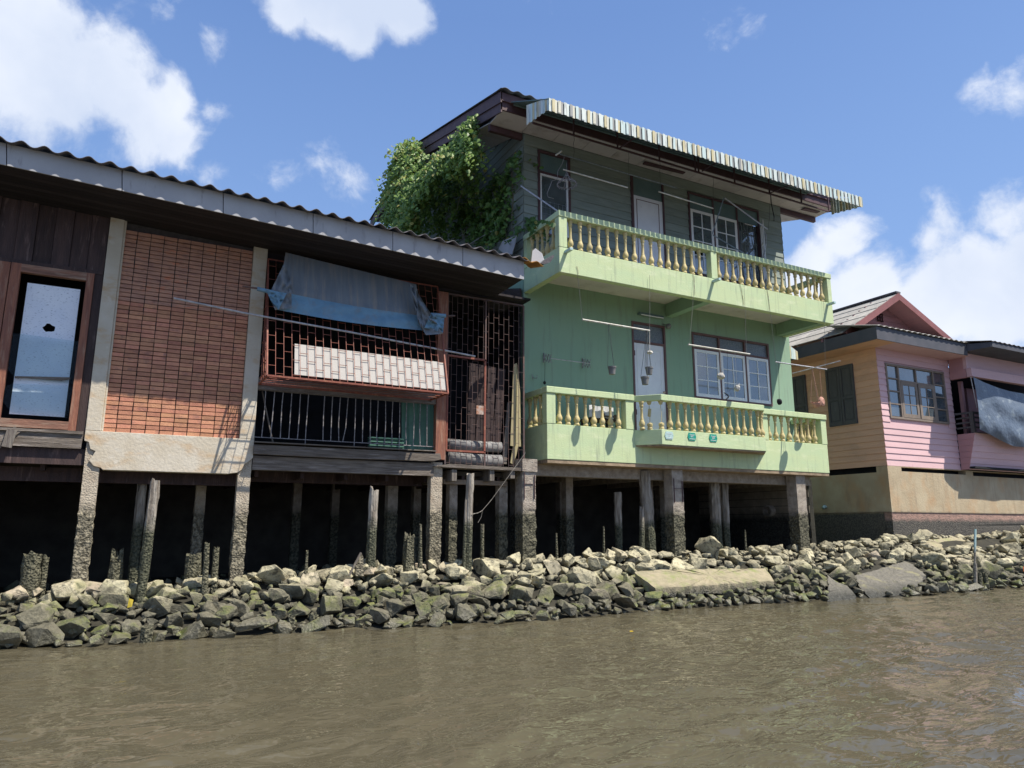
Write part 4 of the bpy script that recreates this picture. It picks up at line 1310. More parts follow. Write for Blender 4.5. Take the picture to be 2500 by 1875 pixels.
# slab under the floor, seen from below
MB().box(XL+.01, 15.17, Y1+.012, 22, 2.70, 2.768).build('floor_slab', 'slabbottom', GH)
MB().box(XL-.46, 15.0, 12.50, 12.72, 2.48, 2.698).build('under_beam', 'column', GH)
MB().box(6.56, 6.89, 12.12, 12.47, 2.52, 2.765).build('pile_cap', 'column', GH)

# stilts under the green house -------------------------------------------
for (xa, xb, ya_, yb) in ((6.58, 6.87, 12.15, 12.45), (10.27, 10.57, 12.15, 12.43), (14.10, 14.41, 12.15, 12.45), (8.4, 8.58, 13.5, 13.68), (9.4, 9.58, 15.4, 15.6), (12.4, 12.6, 15.2, 15.4), (7.6, 7.85, 14.4, 14.65), (11.3, 11.55, 14.4, 14.65), (13.6, 13.85, 14.4, 14.65)):
    mb = MB(); rough_col(mb, xa, xb, ya_, yb, .5, 2.697 if xa > 7 else 2.515, .008, .028, 1.8)
    mb.build('stilt', 'column', GH)
for (xa, xb) in ((6.585, 6.86), (10.28, 10.56)):
    MB().box(xa+.02, xa+.028, 12.125, 12.15, 1.98, 2.5).box(xb-.03, xb-.022, 12.125, 12.15, 2.0, 2.45).box(xa+.03, xb-.05, 12.128, 12.15, 2.28, 2.288).build('exposed_rebar', 'redwood', GH)
MB().box(XL, 18.7, 16.6, 16.8, .2, 2.7).build('added_back_wall', 'under', GH)  # added closure, stops sky light entering under the house
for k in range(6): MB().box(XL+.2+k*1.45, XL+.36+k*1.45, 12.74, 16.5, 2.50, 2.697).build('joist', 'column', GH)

BW = thing('block_wall', (15.15, 14.6, .8), 'dim concrete block wall with a drain pipe, under the right side of the green house', 'wall')
for j in range(9):
    y = 12.62-(j % 2)*.2
    while y < 16.5:
        ya_ = max(y, 12.6)
        MB().box(15.02+random.uniform(0, .012), 15.15, ya_+.006, y+.394, .8+j*.2+.006, .8+j*.2+.194).build('block', 'block', BW)
        y += .4
MB().box(15.04, 15.18, 12.6, 16.6, .5, 2.63).build('mortar', 'mud', BW)
p = atX(1872, 1248, 14.86)
mb = MB()
rows = []
for (r_, xx) in ((.12, 14.86), (.155, 14.86), (.155, 15.03), (.12, 15.03), (.12, 14.86)):
    rows.append([(xx, p.y+r_*math.cos(2*math.pi*j/20), p.z+r_*math.sin(2*math.pi*j/20)) for j in range(21)])
mb.grid(rows); mb.build('drain_pipe', 'column', BW, smooth=False)

# upper balcony ------------------------------------------------------------
UB = link('balcony', MB().box(XL+.155, 14.975, Y2+.155, 12.995, 6.79, 6.88).mesh('balcony', 'soffit', wl(GH)), GH, wl(GH))
UB['label'] = 'upper balcony with a long straight baluster front'
XB1 = 15.13
UB_z = (6.465, 7.003)
pa = MB(); pa.box(XL, XB1, Y2, Y2+.15, UB_z[0], UB_z[1]); pa.box(XL, XL+.15, Y2+.151, 12.99, UB_z[0], UB_z[1]); pa.box(XB1-.15, XB1, Y2+.151, 12.99, UB_z[0], UB_z[1])
pa.build('parapet', 'green', UB, bevel=.008)
MB().box(11.0, 11.2, Y2+.152, 12.99, 6.47, 6.785).build('bracket_beam', 'green_shaded', UB)
MB().box(14.75, 14.95, Y2+.152, 12.99, 6.47, 6.785).build('bracket_beam', 'green_shaded', UB)
bal3 = baluster_mesh(7.652-7.005, 'baluster')
for (a, b_) in ((XL-.005, 7.26), (11.12, 11.30), (15.0, 15.14)):
    MB().box(a, b_, Y2-.006, Y2+.156, 7.004, 7.653).build('post', 'green', UB, bevel=.008)
MB().box(XL-.006, XL+.15, 12.85, 12.99, 7.004, 7.653).build('post', 'green', UB)
MB().box(XB1-.15, XB1+.006, 12.85, 12.99, 7.004, 7.653).build('post', 'green', UB)
MB().box(XL-.02, 15.155, Y2-.02, Y2+.17, 7.654, 7.783).build('handrail', 'green', UB, bevel=.01)
MB().box(XL-.02, XL+.17, Y2+.172, 12.99, 7.654, 7.78).build('handrail', 'green', UB, bevel=.01)
MB().box(XB1-.15, XB1+.025, Y2+.172, 12.99, 7.654, 7.78).build('handrail', 'green', UB, bevel=.01)
for i in range(16): balc_bal(UB, bal3, 7.39+i*.2305, Y2+.075, 7.005)
for i in range(16): balc_bal(UB, bal3, 11.41+i*.2295, Y2+.075, 7.005)
for i in range(5): balc_bal(UB, bal3, XL+.075, 11.87+i*.215, 7.005); balc_bal(UB, bal3, XB1-.075, 11.87+i*.215, 7.005)
# small spouts on the parapet
for (x_, y_) in ((1389, 612), (1750, 685), (2030, 742)):
    p = at(x_, y_, Y2-.12)
    s = link('spout', MB().box(p.x-.035, p.x+.035, Y2-.22, Y2-.002, p.z-.015, p.z+.035).mesh('spout', mat('pale_blue_spout', (.42, .56, .56), (.36, .5, .5), 9, .6, .2), wl(UB)), UB, wl(UB))

# upper storey ---------------------------------------------------------------
zf0, zf1 = 9.99, 10.255
ow = [(7.43, 8.30, 7.9, 9.96), (10.07, 11.07, 6.8, 9.95), (11.87, 14.38, 7.7, 9.95)]
pitch = .207
z = zf0
while z > 6.9:
    zl = z-pitch
    segs = [(XL, XR)]
    for h in ow:
        if zl < h[3]-.05 and z > h[2]+.05:
            ns_ = []
            for (a, b_) in segs:
                if h[0] <= a or h[0] >= b_:
                    ns_.append((a, b_)); continue
                ns_ += [(a, h[0]), (h[1], b_)]
            segs = ns_
    for (a, b_) in segs:
        if b_-a < .02: continue
        sg = random.uniform(-.003, .003)
        MB().hexa([(a, 12.972, zl+.006+sg), (b_, 12.972, zl+.006-sg), (b_, 13.012, zl+.006), (a, 13.012, zl+.006), (a, 12.992, z+.012), (b_, 12.992, z+.012), (b_, 13.012, z+.012), (a, 13.012, z+.012)]).build('siding_board', 'siding', GH)
    # left side wall boards
    MB().hexa([(XL-.028, 12.974, zl+.006), (XL-.028, 22, zl+.006), (XL+.012, 22, zl+.006), (XL+.012, 13.013, zl+.006), (XL-.008, 12.974, z+.012), (XL-.008, 22, z+.012), (XL+.012, 22, z+.012), (XL+.012, 13.013, z+.012)]).build('siding_board', 'siding', GH)
    MB().hexa([(XR+.028, 12.974, zl+.006), (XR+.028, 22, zl+.006), (XR-.012, 22, zl+.006), (XR-.012, 13.013, zl+.006), (XR+.008, 12.974, z+.012), (XR+.008, 22, z+.012), (XR-.012, 22, z+.012), (XR-.012, 13.013, z+.012)]).build('siding_board', 'siding', GH)
    z -= pitch
for i in range(6):      # gable end boards above the eave line
    zz_ = zf0+i*pitch; 
    y0 = 13.0 if i < 1 else 13.0+(i*pitch-.2)/.30
    MB().hexa([(XL-.026, y0, zz_+.006), (XL-.026, 22, zz_+.006), (XL+.012, 22, zz_+.006), (XL+.012, y0, zz_+.006), (XL-.008, y0, zz_+pitch+.012), (XL-.008, 22, zz_+pitch+.012), (XL+.012, 22, zz_+pitch+.012), (XL+.012, y0, zz_+pitch+.012)]).build('siding_board', 'siding', GH)
MB().box(XL, XR, 12.965, 13.014, zf0+.003, zf1).build('frieze_board', 'siding', GH)
mb = MB(); holes_wall(mb, XL+.02, XR-.02, 6.8, 10.2, 13.02, 13.1, ow); mb.build('wall', 'siding', GH)
MB().box(XL+.02, XR-.02, 13.101, 21.8, 10.26, 10.3).build('ceiling', 'dark', GH)
# window on the left: red frame, dark louvred pane
u1 = link('window', frame_mb(7.43, 8.30, 7.9, 9.96, 12.955, 13.06, .055, (), (9.42,)).mesh('frame', 'redwood', wl(GH)), GH, wl(GH))
MB().box(7.49, 7.53, 12.97, 13.0, 7.96, 9.39).box(8.20, 8.24, 12.97, 13.0, 7.96, 9.39).box(7.53, 8.20, 12.97, 13.0, 9.35, 9.39).build('inner_frame', 'white', u1)
MB().box(7.53, 8.20, 13.0, 13.008, 7.96, 9.35).build('pane', 'glass', u1)
MB().box(7.485, 8.245, 13.0, 13.01, 9.45, 9.905).build('transom_panel', 'darkgreen', u1)
mb = MB()
for i in range(1, 6): mb.bar((7.53+i*.112, 12.985, 7.96), (7.53+i*.112, 12.985, 8.75), .007)
for i in range(1, 6): mb.bar((7.53, 12.984, 7.98+i*.15), (8.2, 12.984, 7.98+i*.15), .007)
mb.build('wire_mesh', 'polegrey', u1)
# door
d2 = link('door', MB().box(10.12, 11.03, 12.985, 13.03, 6.9, 9.47).mesh('door', 'whiteshade', wl(GH)), GH, wl(GH))
MB().box(10.22, 10.235, 12.978, 12.984, 7.0, 9.38).box(10.90, 10.915, 12.978, 12.984, 7.0, 9.38).box(10.235, 10.90, 12.978, 12.984, 9.365, 9.38).build('door_moulding', 'browntrim', d2)
MB().box(10.05, 10.118, 12.95, 13.05, 6.9, 9.95).build('door_frame', 'redwood', d2)
MB().box(11.032, 11.07, 12.95, 13.05, 6.9, 9.95).build('door_frame', 'redwood', d2)
MB().box(10.12, 11.03, 12.995, 13.02, 9.475, 9.94).build('transom_panel', 'darkgreen', d2)
# window group
u2 = link('window', frame_mb(11.87, 14.38, 7.7, 9.95, 12.955, 13.06, .05, (12.72, 13.56), ()).mesh('frame', 'redwood', wl(GH)), GH, wl(GH))
for (a, b_) in ((11.92, 12.695), (12.745, 13.535), (13.585, 14.33)):
    MB().box(a, b_, 12.985, 13.01, 9.50, 9.899).build('transom_panel', 'darkgreen', u2)
casement(u2, 11.93, 12.69, 7.78, 9.49, 12.96, 2, 4, 'white', cut={(0, 1)})
casement(u2, 12.75, 13.53, 7.78, 9.49, 12.96, 2, 4, 'white')
MB().box(13.585, 14.33, 13.04, 13.05, 7.75, 9.5).build('pane', 'glass', u2)
mb = MB()
for i in range(1, 6):
    x = 13.585+i*.125
    pts = [(x+.03*math.sin(t*1.3+i), 12.99, 7.76+t*.145) for t in range(13)]
    mb.tube(pts, .008, 4)
    for t in (2, 5, 8):
        mb.tube([(x+.05*math.cos(a), 12.985, 7.76+t*.145+.05*math.sin(a)) for a in [k*math.pi/4 for k in range(8)]], .006, 4)
mb.build('scroll_grille', 'polegrey', u2)
# open leaf
LF = [(14.37, 12.95), (14.12, 12.62)]


def leafp(u, z_): return Vector((lerp(LF[0][0], LF[1][0], u), lerp(LF[0][1], LF[1][1], u), z_))


mb = MB()
for (ua, ub, za, zb_) in ((0, .12, 7.8, 9.5), (.88, 1, 7.8, 9.5), (.12, .88, 9.42, 9.5), (.12, .88, 7.8, 7.9), (.47, .53, 7.9, 9.42), (.12, .88, 8.42, 8.45), (.12, .88, 8.9, 8.93)):
    mb.prism([leafp(ua, za), leafp(ub, za), leafp(ub, zb_), leafp(ua, zb_)], (.02, -.015, 0))
mb.build('open_leaf', 'white', u2)

# eaves ------------------------------------------------------------------------
YF = 12.35
xe0 = at(1223, 226, YF).x; ze1 = at(1223, 228, YF).z
xe1 = 16.75
MB().box(xe0, xe1, YF, YF+.04, 10.262, ze1-.1).build('fascia_board', 'redwood', GH)
MB().box(xe0-.02, xe1+.02, YF-.05, YF-.002, 10.45, ze1).build('fascia_board', 'redwood', GH)
nx = 13
edges = [xe0+.03+(xe1-xe0-.06)*i/nx for i in range(nx+1)]
for a, b_ in zip(edges[:-1], edges[1:]):
    MB().box(a+.006, b_-.006, YF+.045, 12.96, 10.265, 10.28).build('soffit_panel', 'soffit', GH)
MB().box(xe0+.03, xe1-.03, YF+.05, 13.0, 10.29, 10.31).build('soffit_backing', 'dark', GH)
# rake: soffit, barge boards, on both gable ends
yr = atX(1026, 350, xe0).y; zr = atX(1026, 350, xe0).z
ybk = atX(906, 541, xe0).y; zbk = atX(906, 541, xe0).z
sl_ = (zr-ze1)/(yr-YF)
for (xa, xb, s) in ((xe0, XL-.03, 1), (XR+.03, xe1, -1)):
    for i in range(5):
        ya_, yb = 12.98+i*(yr-12.98)/5, 12.98+(i+1)*(yr-12.98)/5-.012
        za, zb_ = 10.27+(ya_-12.98)*sl_, 10.27+(yb-12.98)*sl_
        MB().hexa([(xa+.03, ya_, za), (xb-.002, ya_, za), (xb-.002, yb, zb_), (xa+.03, yb, zb_), (xa+.03, ya_, za+.02), (xb-.002, ya_, za+.02), (xb-.002, yb, zb_+.02), (xa+.03, yb, zb_+.02)]).build('soffit_panel', 'soffit', GH)
    xo = xe0-.03 if s == 1 else xe1
    MB().hexa([(xo, YF-.05, ze1-.24), (xo+.03, YF-.05, ze1-.24), (xo+.03, yr, zr-.24), (xo, yr, zr-.24), (xo, YF-.05, ze1+.01), (xo+.03, YF-.05, ze1+.01), (xo+.03, yr, zr+.01), (xo, yr, zr+.01)]).build('barge_board', 'redwood', GH)
    xo2 = xo+.032*s
    MB().hexa([(xo2, YF+.0, ze1-.44), (xo2+.03, YF+.0, ze1-.44), (xo2+.03, yr, zr-.44), (xo2, yr, zr-.44), (xo2, YF+.0, ze1-.2), (xo2+.03, YF+.0, ze1-.2), (xo2+.03, yr, zr-.2), (xo2, yr, zr-.2)]).build('barge_board', 'redwood', GH)
    MB().hexa([(xo, yr+.003, zr-.3), (xo+.03, yr+.003, zr-.3), (xo+.03, ybk, zbk-.3), (xo, ybk, zbk-.3), (xo, yr+.003, zr+.01), (xo+.03, yr+.003, zr+.01), (xo+.03, ybk, zbk+.01), (xo, ybk, zbk+.01)]).build('barge_board', 'redwood', GH)
# tie beam across the corner as seen from below
MB().box(xe0+.05, XL-.03, 12.99, 13.08, 10.12, 10.262).build('tie_beam', 'redwood', GH)
MB().box(XR+.03, xe1-.05, 12.99, 13.08, 10.12, 10.262).build('tie_beam', 'redwood', GH)
# corrugated roof
xs = np.arange(xe0-.08, xe1+.08, .03)


def w2(x): return .05*(.5+.5*math.cos((x-xe0-.05)/.30*2*math.pi))


rows = []
for (yy, zz_) in ((YF-.15, ze1+.02), (YF+.1, ze1+.08), (yr, zr+.03), (ybk, zbk+.03)):
    rows.append([(x, yy, zz_+w2(x)) for x in xs])
mb = MB(); mb.grid(rows); mb.build('roof', 'rooftile', GH, solid=.012, smooth=True)

# striped awning on the front (part of the house)
YC = 10.69
aw = link('metal_awning', MB().box(6.45, 15.5, 12.25, 12.30, 10.40, 10.44).mesh('awning_batten', 'darkgreen', wl(GH)), GH, wl(GH))
xa0, xa1 = at(1341, 237, YC).x, at(2106, 486, YC).x
fz0, fz1 = 9.37, 9.645
pw = .068
n_ = int((xa1-xa0)/pw); pw = (xa1-xa0)/n_
nb_ = 6
i = 0
while i < n_:
    k = min(4, n_-i)
    mb = MB()
    dz = random.uniform(-.006, .006)
    for j in range(k):
        x = xa0+(i+j)*pw
        band = random.choice([.08, .08, .42, .58, .58, .92, .25, .75]) if random.random() < .3 else [.08, .42, .92, .58, .25, .08][(i+j) % 6]
        yo = .0 if (i+j) % 2 else .018
        mb.add([(x, YC+yo, fz0+dz+(.02 if j == 3 else 0)), (x+pw-.006, YC+yo, fz0+dz+(.02 if j == 3 else 0)), (x+pw-.006, YC+yo, fz1), (x, YC+yo, fz1), (x, YC+yo+.006, fz0+dz), (x+pw-.006, YC+yo+.006, fz0+dz), (x+pw-.006, YC+yo+.006, fz1), (x, YC+yo+.006, fz1)],
               [(0, 1, 2, 3), (7, 6, 5, 4), (0, 4, 5, 1), (1, 5, 6, 2), (2, 6, 7, 3), (3, 7, 4, 0)], band)
    mb.build('valance_strip', 'stripe', aw)
    i += k
bt = atX(1291, 255, xa0)
# top sheets
i = 0
while i < n_:
    k = min(4, n_-i)
    x = xa0+i*pw
    o_ = .004*((i//4) % 2)
    MB().hexa([(x-.01, YC+.025, fz1-.03+o_), (x+k*pw+.01, YC+.025, fz1-.03+o_), (x+k*pw+.01, 12.34, 10.475+o_), (x-.01, 12.34, 10.475+o_), (x-.01, YC+.025, fz1-.012+o_), (x+k*pw+.01, YC+.025, fz1-.012+o_), (x+k*pw+.01, 12.34, 10.495+o_), (x-.01, 12.34, 10.495+o_)]).build('awning_sheet', 'darkgreen', aw)
    i += k
# end flaps
for (xx, sgn) in ((xa0, -1), (xa1, 1)):
    N_ = 11; yend = atX(1285, 285, xa0).y
    for j in range(N_):
        ya_, yb = lerp(YC+.01, yend, j/N_), lerp(YC+.01, yend, (j+1)/N_)-.006
        ft, fb = atX(1291, 255, xa0), atX(1281, 311, xa0)
        def zt_(y): return fz1+(y-YC)*(ft.z-fz1)/(ft.y-YC)
        def zb2(y): return fz0+.02+(y-YC)*(fb.z-fz0)/(fb.y-YC)+(.02 if j % 2 else 0)
        mb = MB()
        mb.add([(xx, ya_, zb2(ya_)), (xx, yb, zb2(yb)), (xx, yb, zt_(yb)), (xx, ya_, zt_(ya_)), (xx+.008, ya_, zb2(ya_)), (xx+.008, yb, zb2(yb)), (xx+.008, yb, zt_(yb)), (xx+.008, ya_, zt_(ya_))],
               [(0, 1, 2, 3), (7, 6, 5, 4), (0, 4, 5, 1), (1, 5, 6, 2), (2, 6, 7, 3), (3, 7, 4, 0)], [.58, .42, .58, .08, .92, .42][j % 6])
        mb.build('flap_strip', 'stripe', aw)
# awning struts
rl0, rl1 = at(1300, 300, 11.95), at(2022, 516, 11.95)
MB().bar(rl0, rl1, .035).build('awning_rail', 'redwood', aw)
for px_ in (1401, 1508, 1610, 1698, 1706, 1794, 1879, 1957, 2024):
    t = (px_-1300)/(2022-1300)
    q = at(px_, lerp(300, 516, t), 11.95)
    MB().bar(q+Vector((0, 0, .01)), (q.x, 11.95, 10.27), .03).build('strut', 'redwood', aw)
for (pa, pb) in (((1512, 362), (1550, 336)), ((1714, 418), (1752, 395)), ((1879, 472), (1932, 450))):
    MB().bar(at(*pa, 11.95), at(*pb, 11.2), .022).build('strut', 'redwood', aw)
# ceiling lamps as dark strips
MB().bar(at(1572, 398, 12.7)+Vector((0, 0, 0)), at(1670, 422, 12.7), .10, .04).build('ceiling_lamp', 'redwood', GH)
MB().bar(at(1960, 510, 12.7), at(1998, 518, 12.7), .12, .03).build('ceiling_lamp', 'redwood', GH)

# small striped awnings on the right wall
for (zb_, yb0, d, lb) in ((6.10, 13.3, .62, 0), (7.98, 13.6, .42, 1)):
    s = link('side_awning', MB().prism([(XR+.03, yb0, zb_+.42), (XR+.03, yb0+1.4, zb_+.42), (XR+.03+d, yb0+1.4, zb_+.12), (XR+.03+d, yb0, zb_+.12)], (0, 0, .012)).mesh('side_awning', 'soffit', wl(GH)), GH, wl(GH))
    for j in range(7):
        xa, xb = XR+.035+d*j/7, XR+.035+d*(j+1)/7-.004
        mb = MB(); mb.add([(xa, yb0, zb_-.10), (xb, yb0, zb_-.10), (xb, yb0, zb_+.42-.3*(j+1)/7), (xa, yb0, zb_+.42-.3*j/7), (xa, yb0+.008, zb_-.10), (xb, yb0+.008, zb_-.10), (xb, yb0+.008, zb_+.42-.3*(j+1)/7), (xa, yb0+.008, zb_+.42-.3*j/7)], [(0, 1, 2, 3), (7, 6, 5, 4), (0, 4, 5, 1), (1, 5, 6, 2), (2, 6, 7, 3), (3, 7, 4, 0)], [.08, .58, .92, .42, .58, .08, .42][j])
        mb.build('flap_strip', 'stripe', s)
# lamps on the wall under the balcony
lp = link('tube_lamp', MB().box(10.14, 10.86, 12.90, 12.995, 6.40, 6.45).mesh('lamp_body', 'darkgreen', wl(GH)), GH, wl(GH))
MB().tube([(10.17, 12.88, 6.385), (10.83, 12.88, 6.385)], .014, 8).build('tube', 'lampwhite', lp)
p = at(1632, 796, 12.85)
MB().lathe([(0, -.07), (.05, -.06), (.075, 0), (.05, .05), (0, .06)], 12, tuple(p)).bar(p, p+Vector((-.05, .14, .08)), .02).build('wall_lamp', 'pot', GH, smooth=True)

# house number signs ---------------------------------------------------------
def sign(px_, py_, mt, num, lb, lmat='letter'):
    c = at(px_, py_, YB-.012)
    w, h = .235, .165
    s = thing('house_number_sign', c, lb, 'sign', None)
    MB().prism([(c.x-w/2, c.y, c.z), (c.x-w/2+.03, c.y, c.z-h/2), (c.x+w/2-.03, c.y, c.z-h/2), (c.x+w/2, c.y, c.z), (c.x+w/2-.03, c.y, c.z+h/2), (c.x-w/2+.03, c.y, c.z+h/2)], (0, .006, 0)).build('plate', mt, s)
    for txt, dz, size in (('บ้านเลขที่', .034, .036), (num, -.006, .042), ('แขวงวัดอรุณ', -.052, .030)):
        cu = bpy.data.curves.new('lettering', 'FONT')
        cu.body = txt; cu.size = size; cu.align_x = 'CENTER'; cu.extrude = .0012; cu.offset = .0004
        cu.materials.append(M[lmat])
        tmp = bpy.data.objects.new('tmp', cu)
        me_ = bpy.data.meshes.new_from_object(tmp)
        bpy.data.objects.remove(tmp); bpy.data.curves.remove(cu)
        o = bpy.data.objects.new('lettering', me_); col.objects.link(o)
        WL[o.name] = Vector((c.x, c.y-.002, c.z+dz-.008))
        o.parent = s; o.location = (0, -.003, dz-.008); o.rotation_euler = (math.pi/2, 0, 0)
    mb = MB(); mb.tube([(c.x-w/2+.02, c.y-.004, c.z), (c.x-w/2+.02, c.y, c.z)], .005, 6).tube([(c.x+w/2-.02, c.y-.004, c.z), (c.x+w/2-.02, c.y, c.z)], .005, 6); mb.build('nails', 'dark', s)


sign(1634, 1063, 'palesign', '65', 'faded pale house number plate, leftmost on the green balcony front')
sign(1689.5, 1066, 'teal', '65/1', 'teal house number plate numbered 65/1, middle of the three plates')
sign(1741.5, 1069.5, 'teal', '65/2', 'teal house number plate numbered 65/2, rightmost of the three plates')

# ================================================================== PINK HOUSE
XO, YP = 18.81, 13.0
PH = thing('pink_house', (21, 13, 1.4), 'pink and orange boarded house with a grey gabled roof, right of the green house', 'house')
pp = .181
wpx0, wpx1, wpz0, wpz1 = 19.15, 21.97, 4.56, 6.2
z = 3.17
while z < 6.75:
    zt_ = z+pp
    segs = [(XO, 22.30)]
    if zt_ > wpz0+.03 and z < wpz1-.03: segs = [(XO, wpx0), (wpx1, 22.30)]
    for (a, b_) in segs:
        MB().hexa([(a, YP-.022, z+.006), (b_, YP-.022, z+.006), (b_, YP+.02, z+.006), (a, YP+.02, z+.006), (a, YP-.002, zt_+.008), (b_, YP-.002, zt_+.008), (b_, YP+.02, zt_+.008), (a, YP+.02, zt_+.008)]).build('siding_board', 'pink', PH)
    MB().hexa([(XO-.022, YP-.022, z+.006), (XO-.022, 23, z+.006), (XO+.015, 23, z+.006), (XO+.015, YP+.021, z+.006), (XO-.002, YP-.002, zt_+.008), (XO-.002, 23, zt_+.008), (XO+.015, 23, zt_+.008), (XO+.015, YP+.021, zt_+.008)]).build('siding_board', 'orange', PH)
    z += pp
mb = MB(); holes_wall(mb, XO+.02, 22.3, 3.17, 6.95, YP+.021, YP+.1, [(wpx0, wpx1, wpz0, wpz1)]); mb.build('wall', 'pink', PH)
MB().box(XO+.02, 30, 14.4, 14.5, 3.2, 6.9).build('inner_wall', 'dark', PH)
# big window
q = lambda x, y: at(1800+x/3.16, 640+y/3.16, YP)
va, vb, vc = q(1240, 900).x, q(1368, 900).x, q(1500, 900).x
va, vb, vc = 19.90, 20.56, 21.26
vL = 19.80
wp = link('window', frame_mb(wpx0, wpx1, wpz0, wpz1, YP-.04, YP+.06, .06, (19.72, 21.40), ()).mesh('frame', 'winframe', wl(PH)), PH, wl(PH))
for (a, b_) in ((wpx0+.06, 19.69), (21.43, wpx1-.06)):
    for j in range(4):
        z0, z1 = lerp(wpz0+.06, wpz1-.06, j/4), lerp(wpz0+.06, wpz1-.06, (j+1)/4)
        MB().box(a, b_, YP+.005, YP+.011, z0+.02, z1-.004).build('pane', 'glass', wp)
        if j: MB().box(a, b_, YP-.03, YP+.02, z0-.02, z0+.018).build('glazing_bar', 'winframe', wp)
zt_ = 5.72
MB().box(19.75, 21.37, YP-.035, YP+.05, zt_-.025, zt_+.025).build('transom_bar', 'winframe', wp)
MB().box(20.535, 20.585, YP-.034, YP+.05, zt_+.027, wpz1-.062).build('mullion', 'winframe', wp)
for (a, b_) in ((19.752, 20.533), (20.587, 21.368)):
    MB().box(a, b_, YP+.005, YP+.011, zt_+.028, wpz1-.062).build('pane', 'glass', wp)
    casement(wp, a, b_, wpz0+.065, zt_-.03, YP-.045, 2, 3, 'winframe', 'glass', .10)
# shutters on the orange wall
for (ya_, yb, z0, z1, n_, lb) in ((13.76, 14.74, 4.48, 6.30, 2, None), (15.50, 16.48, 4.48, 6.28, 2, None)):
    sh = link('shutter_pair', MB().box(XO-.035, XO-.023, ya_, yb, z0, z1).mesh('shutter_back', 'shutter', wl(PH)), PH, wl(PH))
    w = (yb-ya_)/n_
    for i in range(n_):
        a, b_ = ya_+i*w+.006, ya_+(i+1)*w-.006
        mb = MB(); mb.box(XO-.06, XO-.036, a, a+.07, z0, z1).box(XO-.06, XO-.036, b_-.07, b_, z0, z1)
        for (za, zb_) in ((z0, z0+.12), (lerp(z0, z1, .45)-.04, lerp(z0, z1, .45)+.04), (z1-.09, z1)): mb.box(XO-.06, XO-.036, a+.071, b_-.071, za, zb_)
        mb.build('shutter_leaf', 'shutter', sh)
        for (za, zb_) in ((z0+.16, lerp(z0, z1, .45)-.08), (lerp(z0, z1, .45)+.08, z1-.13)):
            MB().box(XO-.047, XO-.036, a+.10, b_-.10, za, zb_).build('shutter_panel', 'shutter', sh)
# concrete base
mb = MB(); holes_wall(mb, XO-.03, 31, 1.87, 3.168, YP-.03, YP+.2, [(q(1215, 1180).x, q(1700, 1180).x, 3.03, 3.15), (q(1755, 1180).x, q(2190, 1180).x, 3.01, 3.145), (25.9, 28, 3.0, 3.14)])
mb.build('base_wall', 'base', PH)
mb = MB(); mb.box(XO-.03, XO+.17, YP+.201, 23, 1.87, 3.0); mb.box(XO-.03, XO+.17, YP+.201, 13.32, 3.0, 3.168); mb.box(XO-.03, XO+.17, 15.1, 15.5, 3.0, 3.168)
mb.build('base_wall', 'base', PH)
mb = MB()
rough_col(mb, XO-.01, 31, YP-.01, YP+.22, .9, 1.869, .02, .035, 1.5, .06)
mb.build('base_footing', 'baseband', PH)
mb = MB()
for j in range(2):
    pass
mb.box(XO-.01, XO+.2, YP+.23, 23, .9, 1.869); mb.build('base_footing', 'base', PH)
MB().box(XO+.25, 31, YP+.25, YP+.3, 1.0, 3.16).build('base_lining', 'dark', PH)
MB().box(XO+.2, XO+.25, YP+.31, 23, 1.0, 3.3).build('base_lining', 'dark', PH)
# rebar stubs, pipes on the orange side
for (x_, y_) in ((1973, 1236), (2012, 1237)):
    p = atX(x_, y_, XO-.1)
    MB().tube([p+Vector((.1, 0, 0)), p, p+Vector((-.05, -.0, -.04))], .05, 10).build('drain_spout', 'pvc', PH, smooth=True)
# porch bay at the right
X2 = 22.30
z = 3.17
while z < 4.23:
    zt_ = min(z+pp, 4.262)
    def yf(zz_): return lerp(12.74, 12.44, (zz_-3.17)/(4.27-3.17))
    MB().hexa([(X2, yf(z)-.012, z+.006), (31, yf(z)-.012, z+.006), (31, yf(z)+.03, z+.006), (X2, yf(z)+.03, z+.006), (X2, yf(zt_)+.006, zt_+.006), (31, yf(zt_)+.006, zt_+.006), (31, yf(zt_)+.03, zt_+.006), (X2, yf(zt_)+.03, zt_+.006)]).build('siding_board', 'pink', PH)
    MB().hexa([(X2-.012, yf(z)+.0, z+.006), (X2-.012, YP-.03, z+.006), (X2+.02, YP-.03, z+.006), (X2+.02, yf(z), z+.006), (X2-.004, yf(zt_), zt_+.003), (X2-.004, YP-.03, zt_+.003), (X2+.02, YP-.03, zt_+.003), (X2+.02, yf(zt_), zt_+.003)]).build('siding_board', 'pinkdark', PH)
    z += pp
MB().box(X2, 31, 12.42, 12.52, 4.262, 4.285).build('parapet_cap', 'shutter', PH)
MB().box(X2-.02, 31, 12.30, 12.46, 5.98, 6.25).build('lintel', 'pink', PH, bevel=.006)
MB().box(X2-.02, X2+.1, 12.47, YP-.025, 5.98, 6.25).build('lintel', 'pinkdark', PH)
MB().box(X2, 31, 12.44, 12.54, 6.252, 6.95).build('upper_wall', 'pink', PH)
MB().box(X2-.004, X2+.08, 12.541, YP-.025, 6.252, 6.95).build('upper_wall', 'pinkdark', PH)
MB().box(X2+.0, X2+.08, 12.44, 12.55, 4.29, 4.92).build('porch_post', 'shutter', PH)
for zz_ in (4.42, 4.57, 4.72): MB().box(X2+.01, X2+.04, 12.55, YP-.03, zz_, zz_+.05).build('rail_slat', 'shutter', PH)
for zz_ in (4.42, 4.57, 4.72): MB().box(X2+.081, X2+.8, 12.46, 12.49, zz_, zz_+.05).build('rail_slat', 'shutter', PH)
MB().box(X2-.0, X2+.05, 12.55, YP-.03, 4.86, 4.92).build('rail_cap', 'shutter', PH)
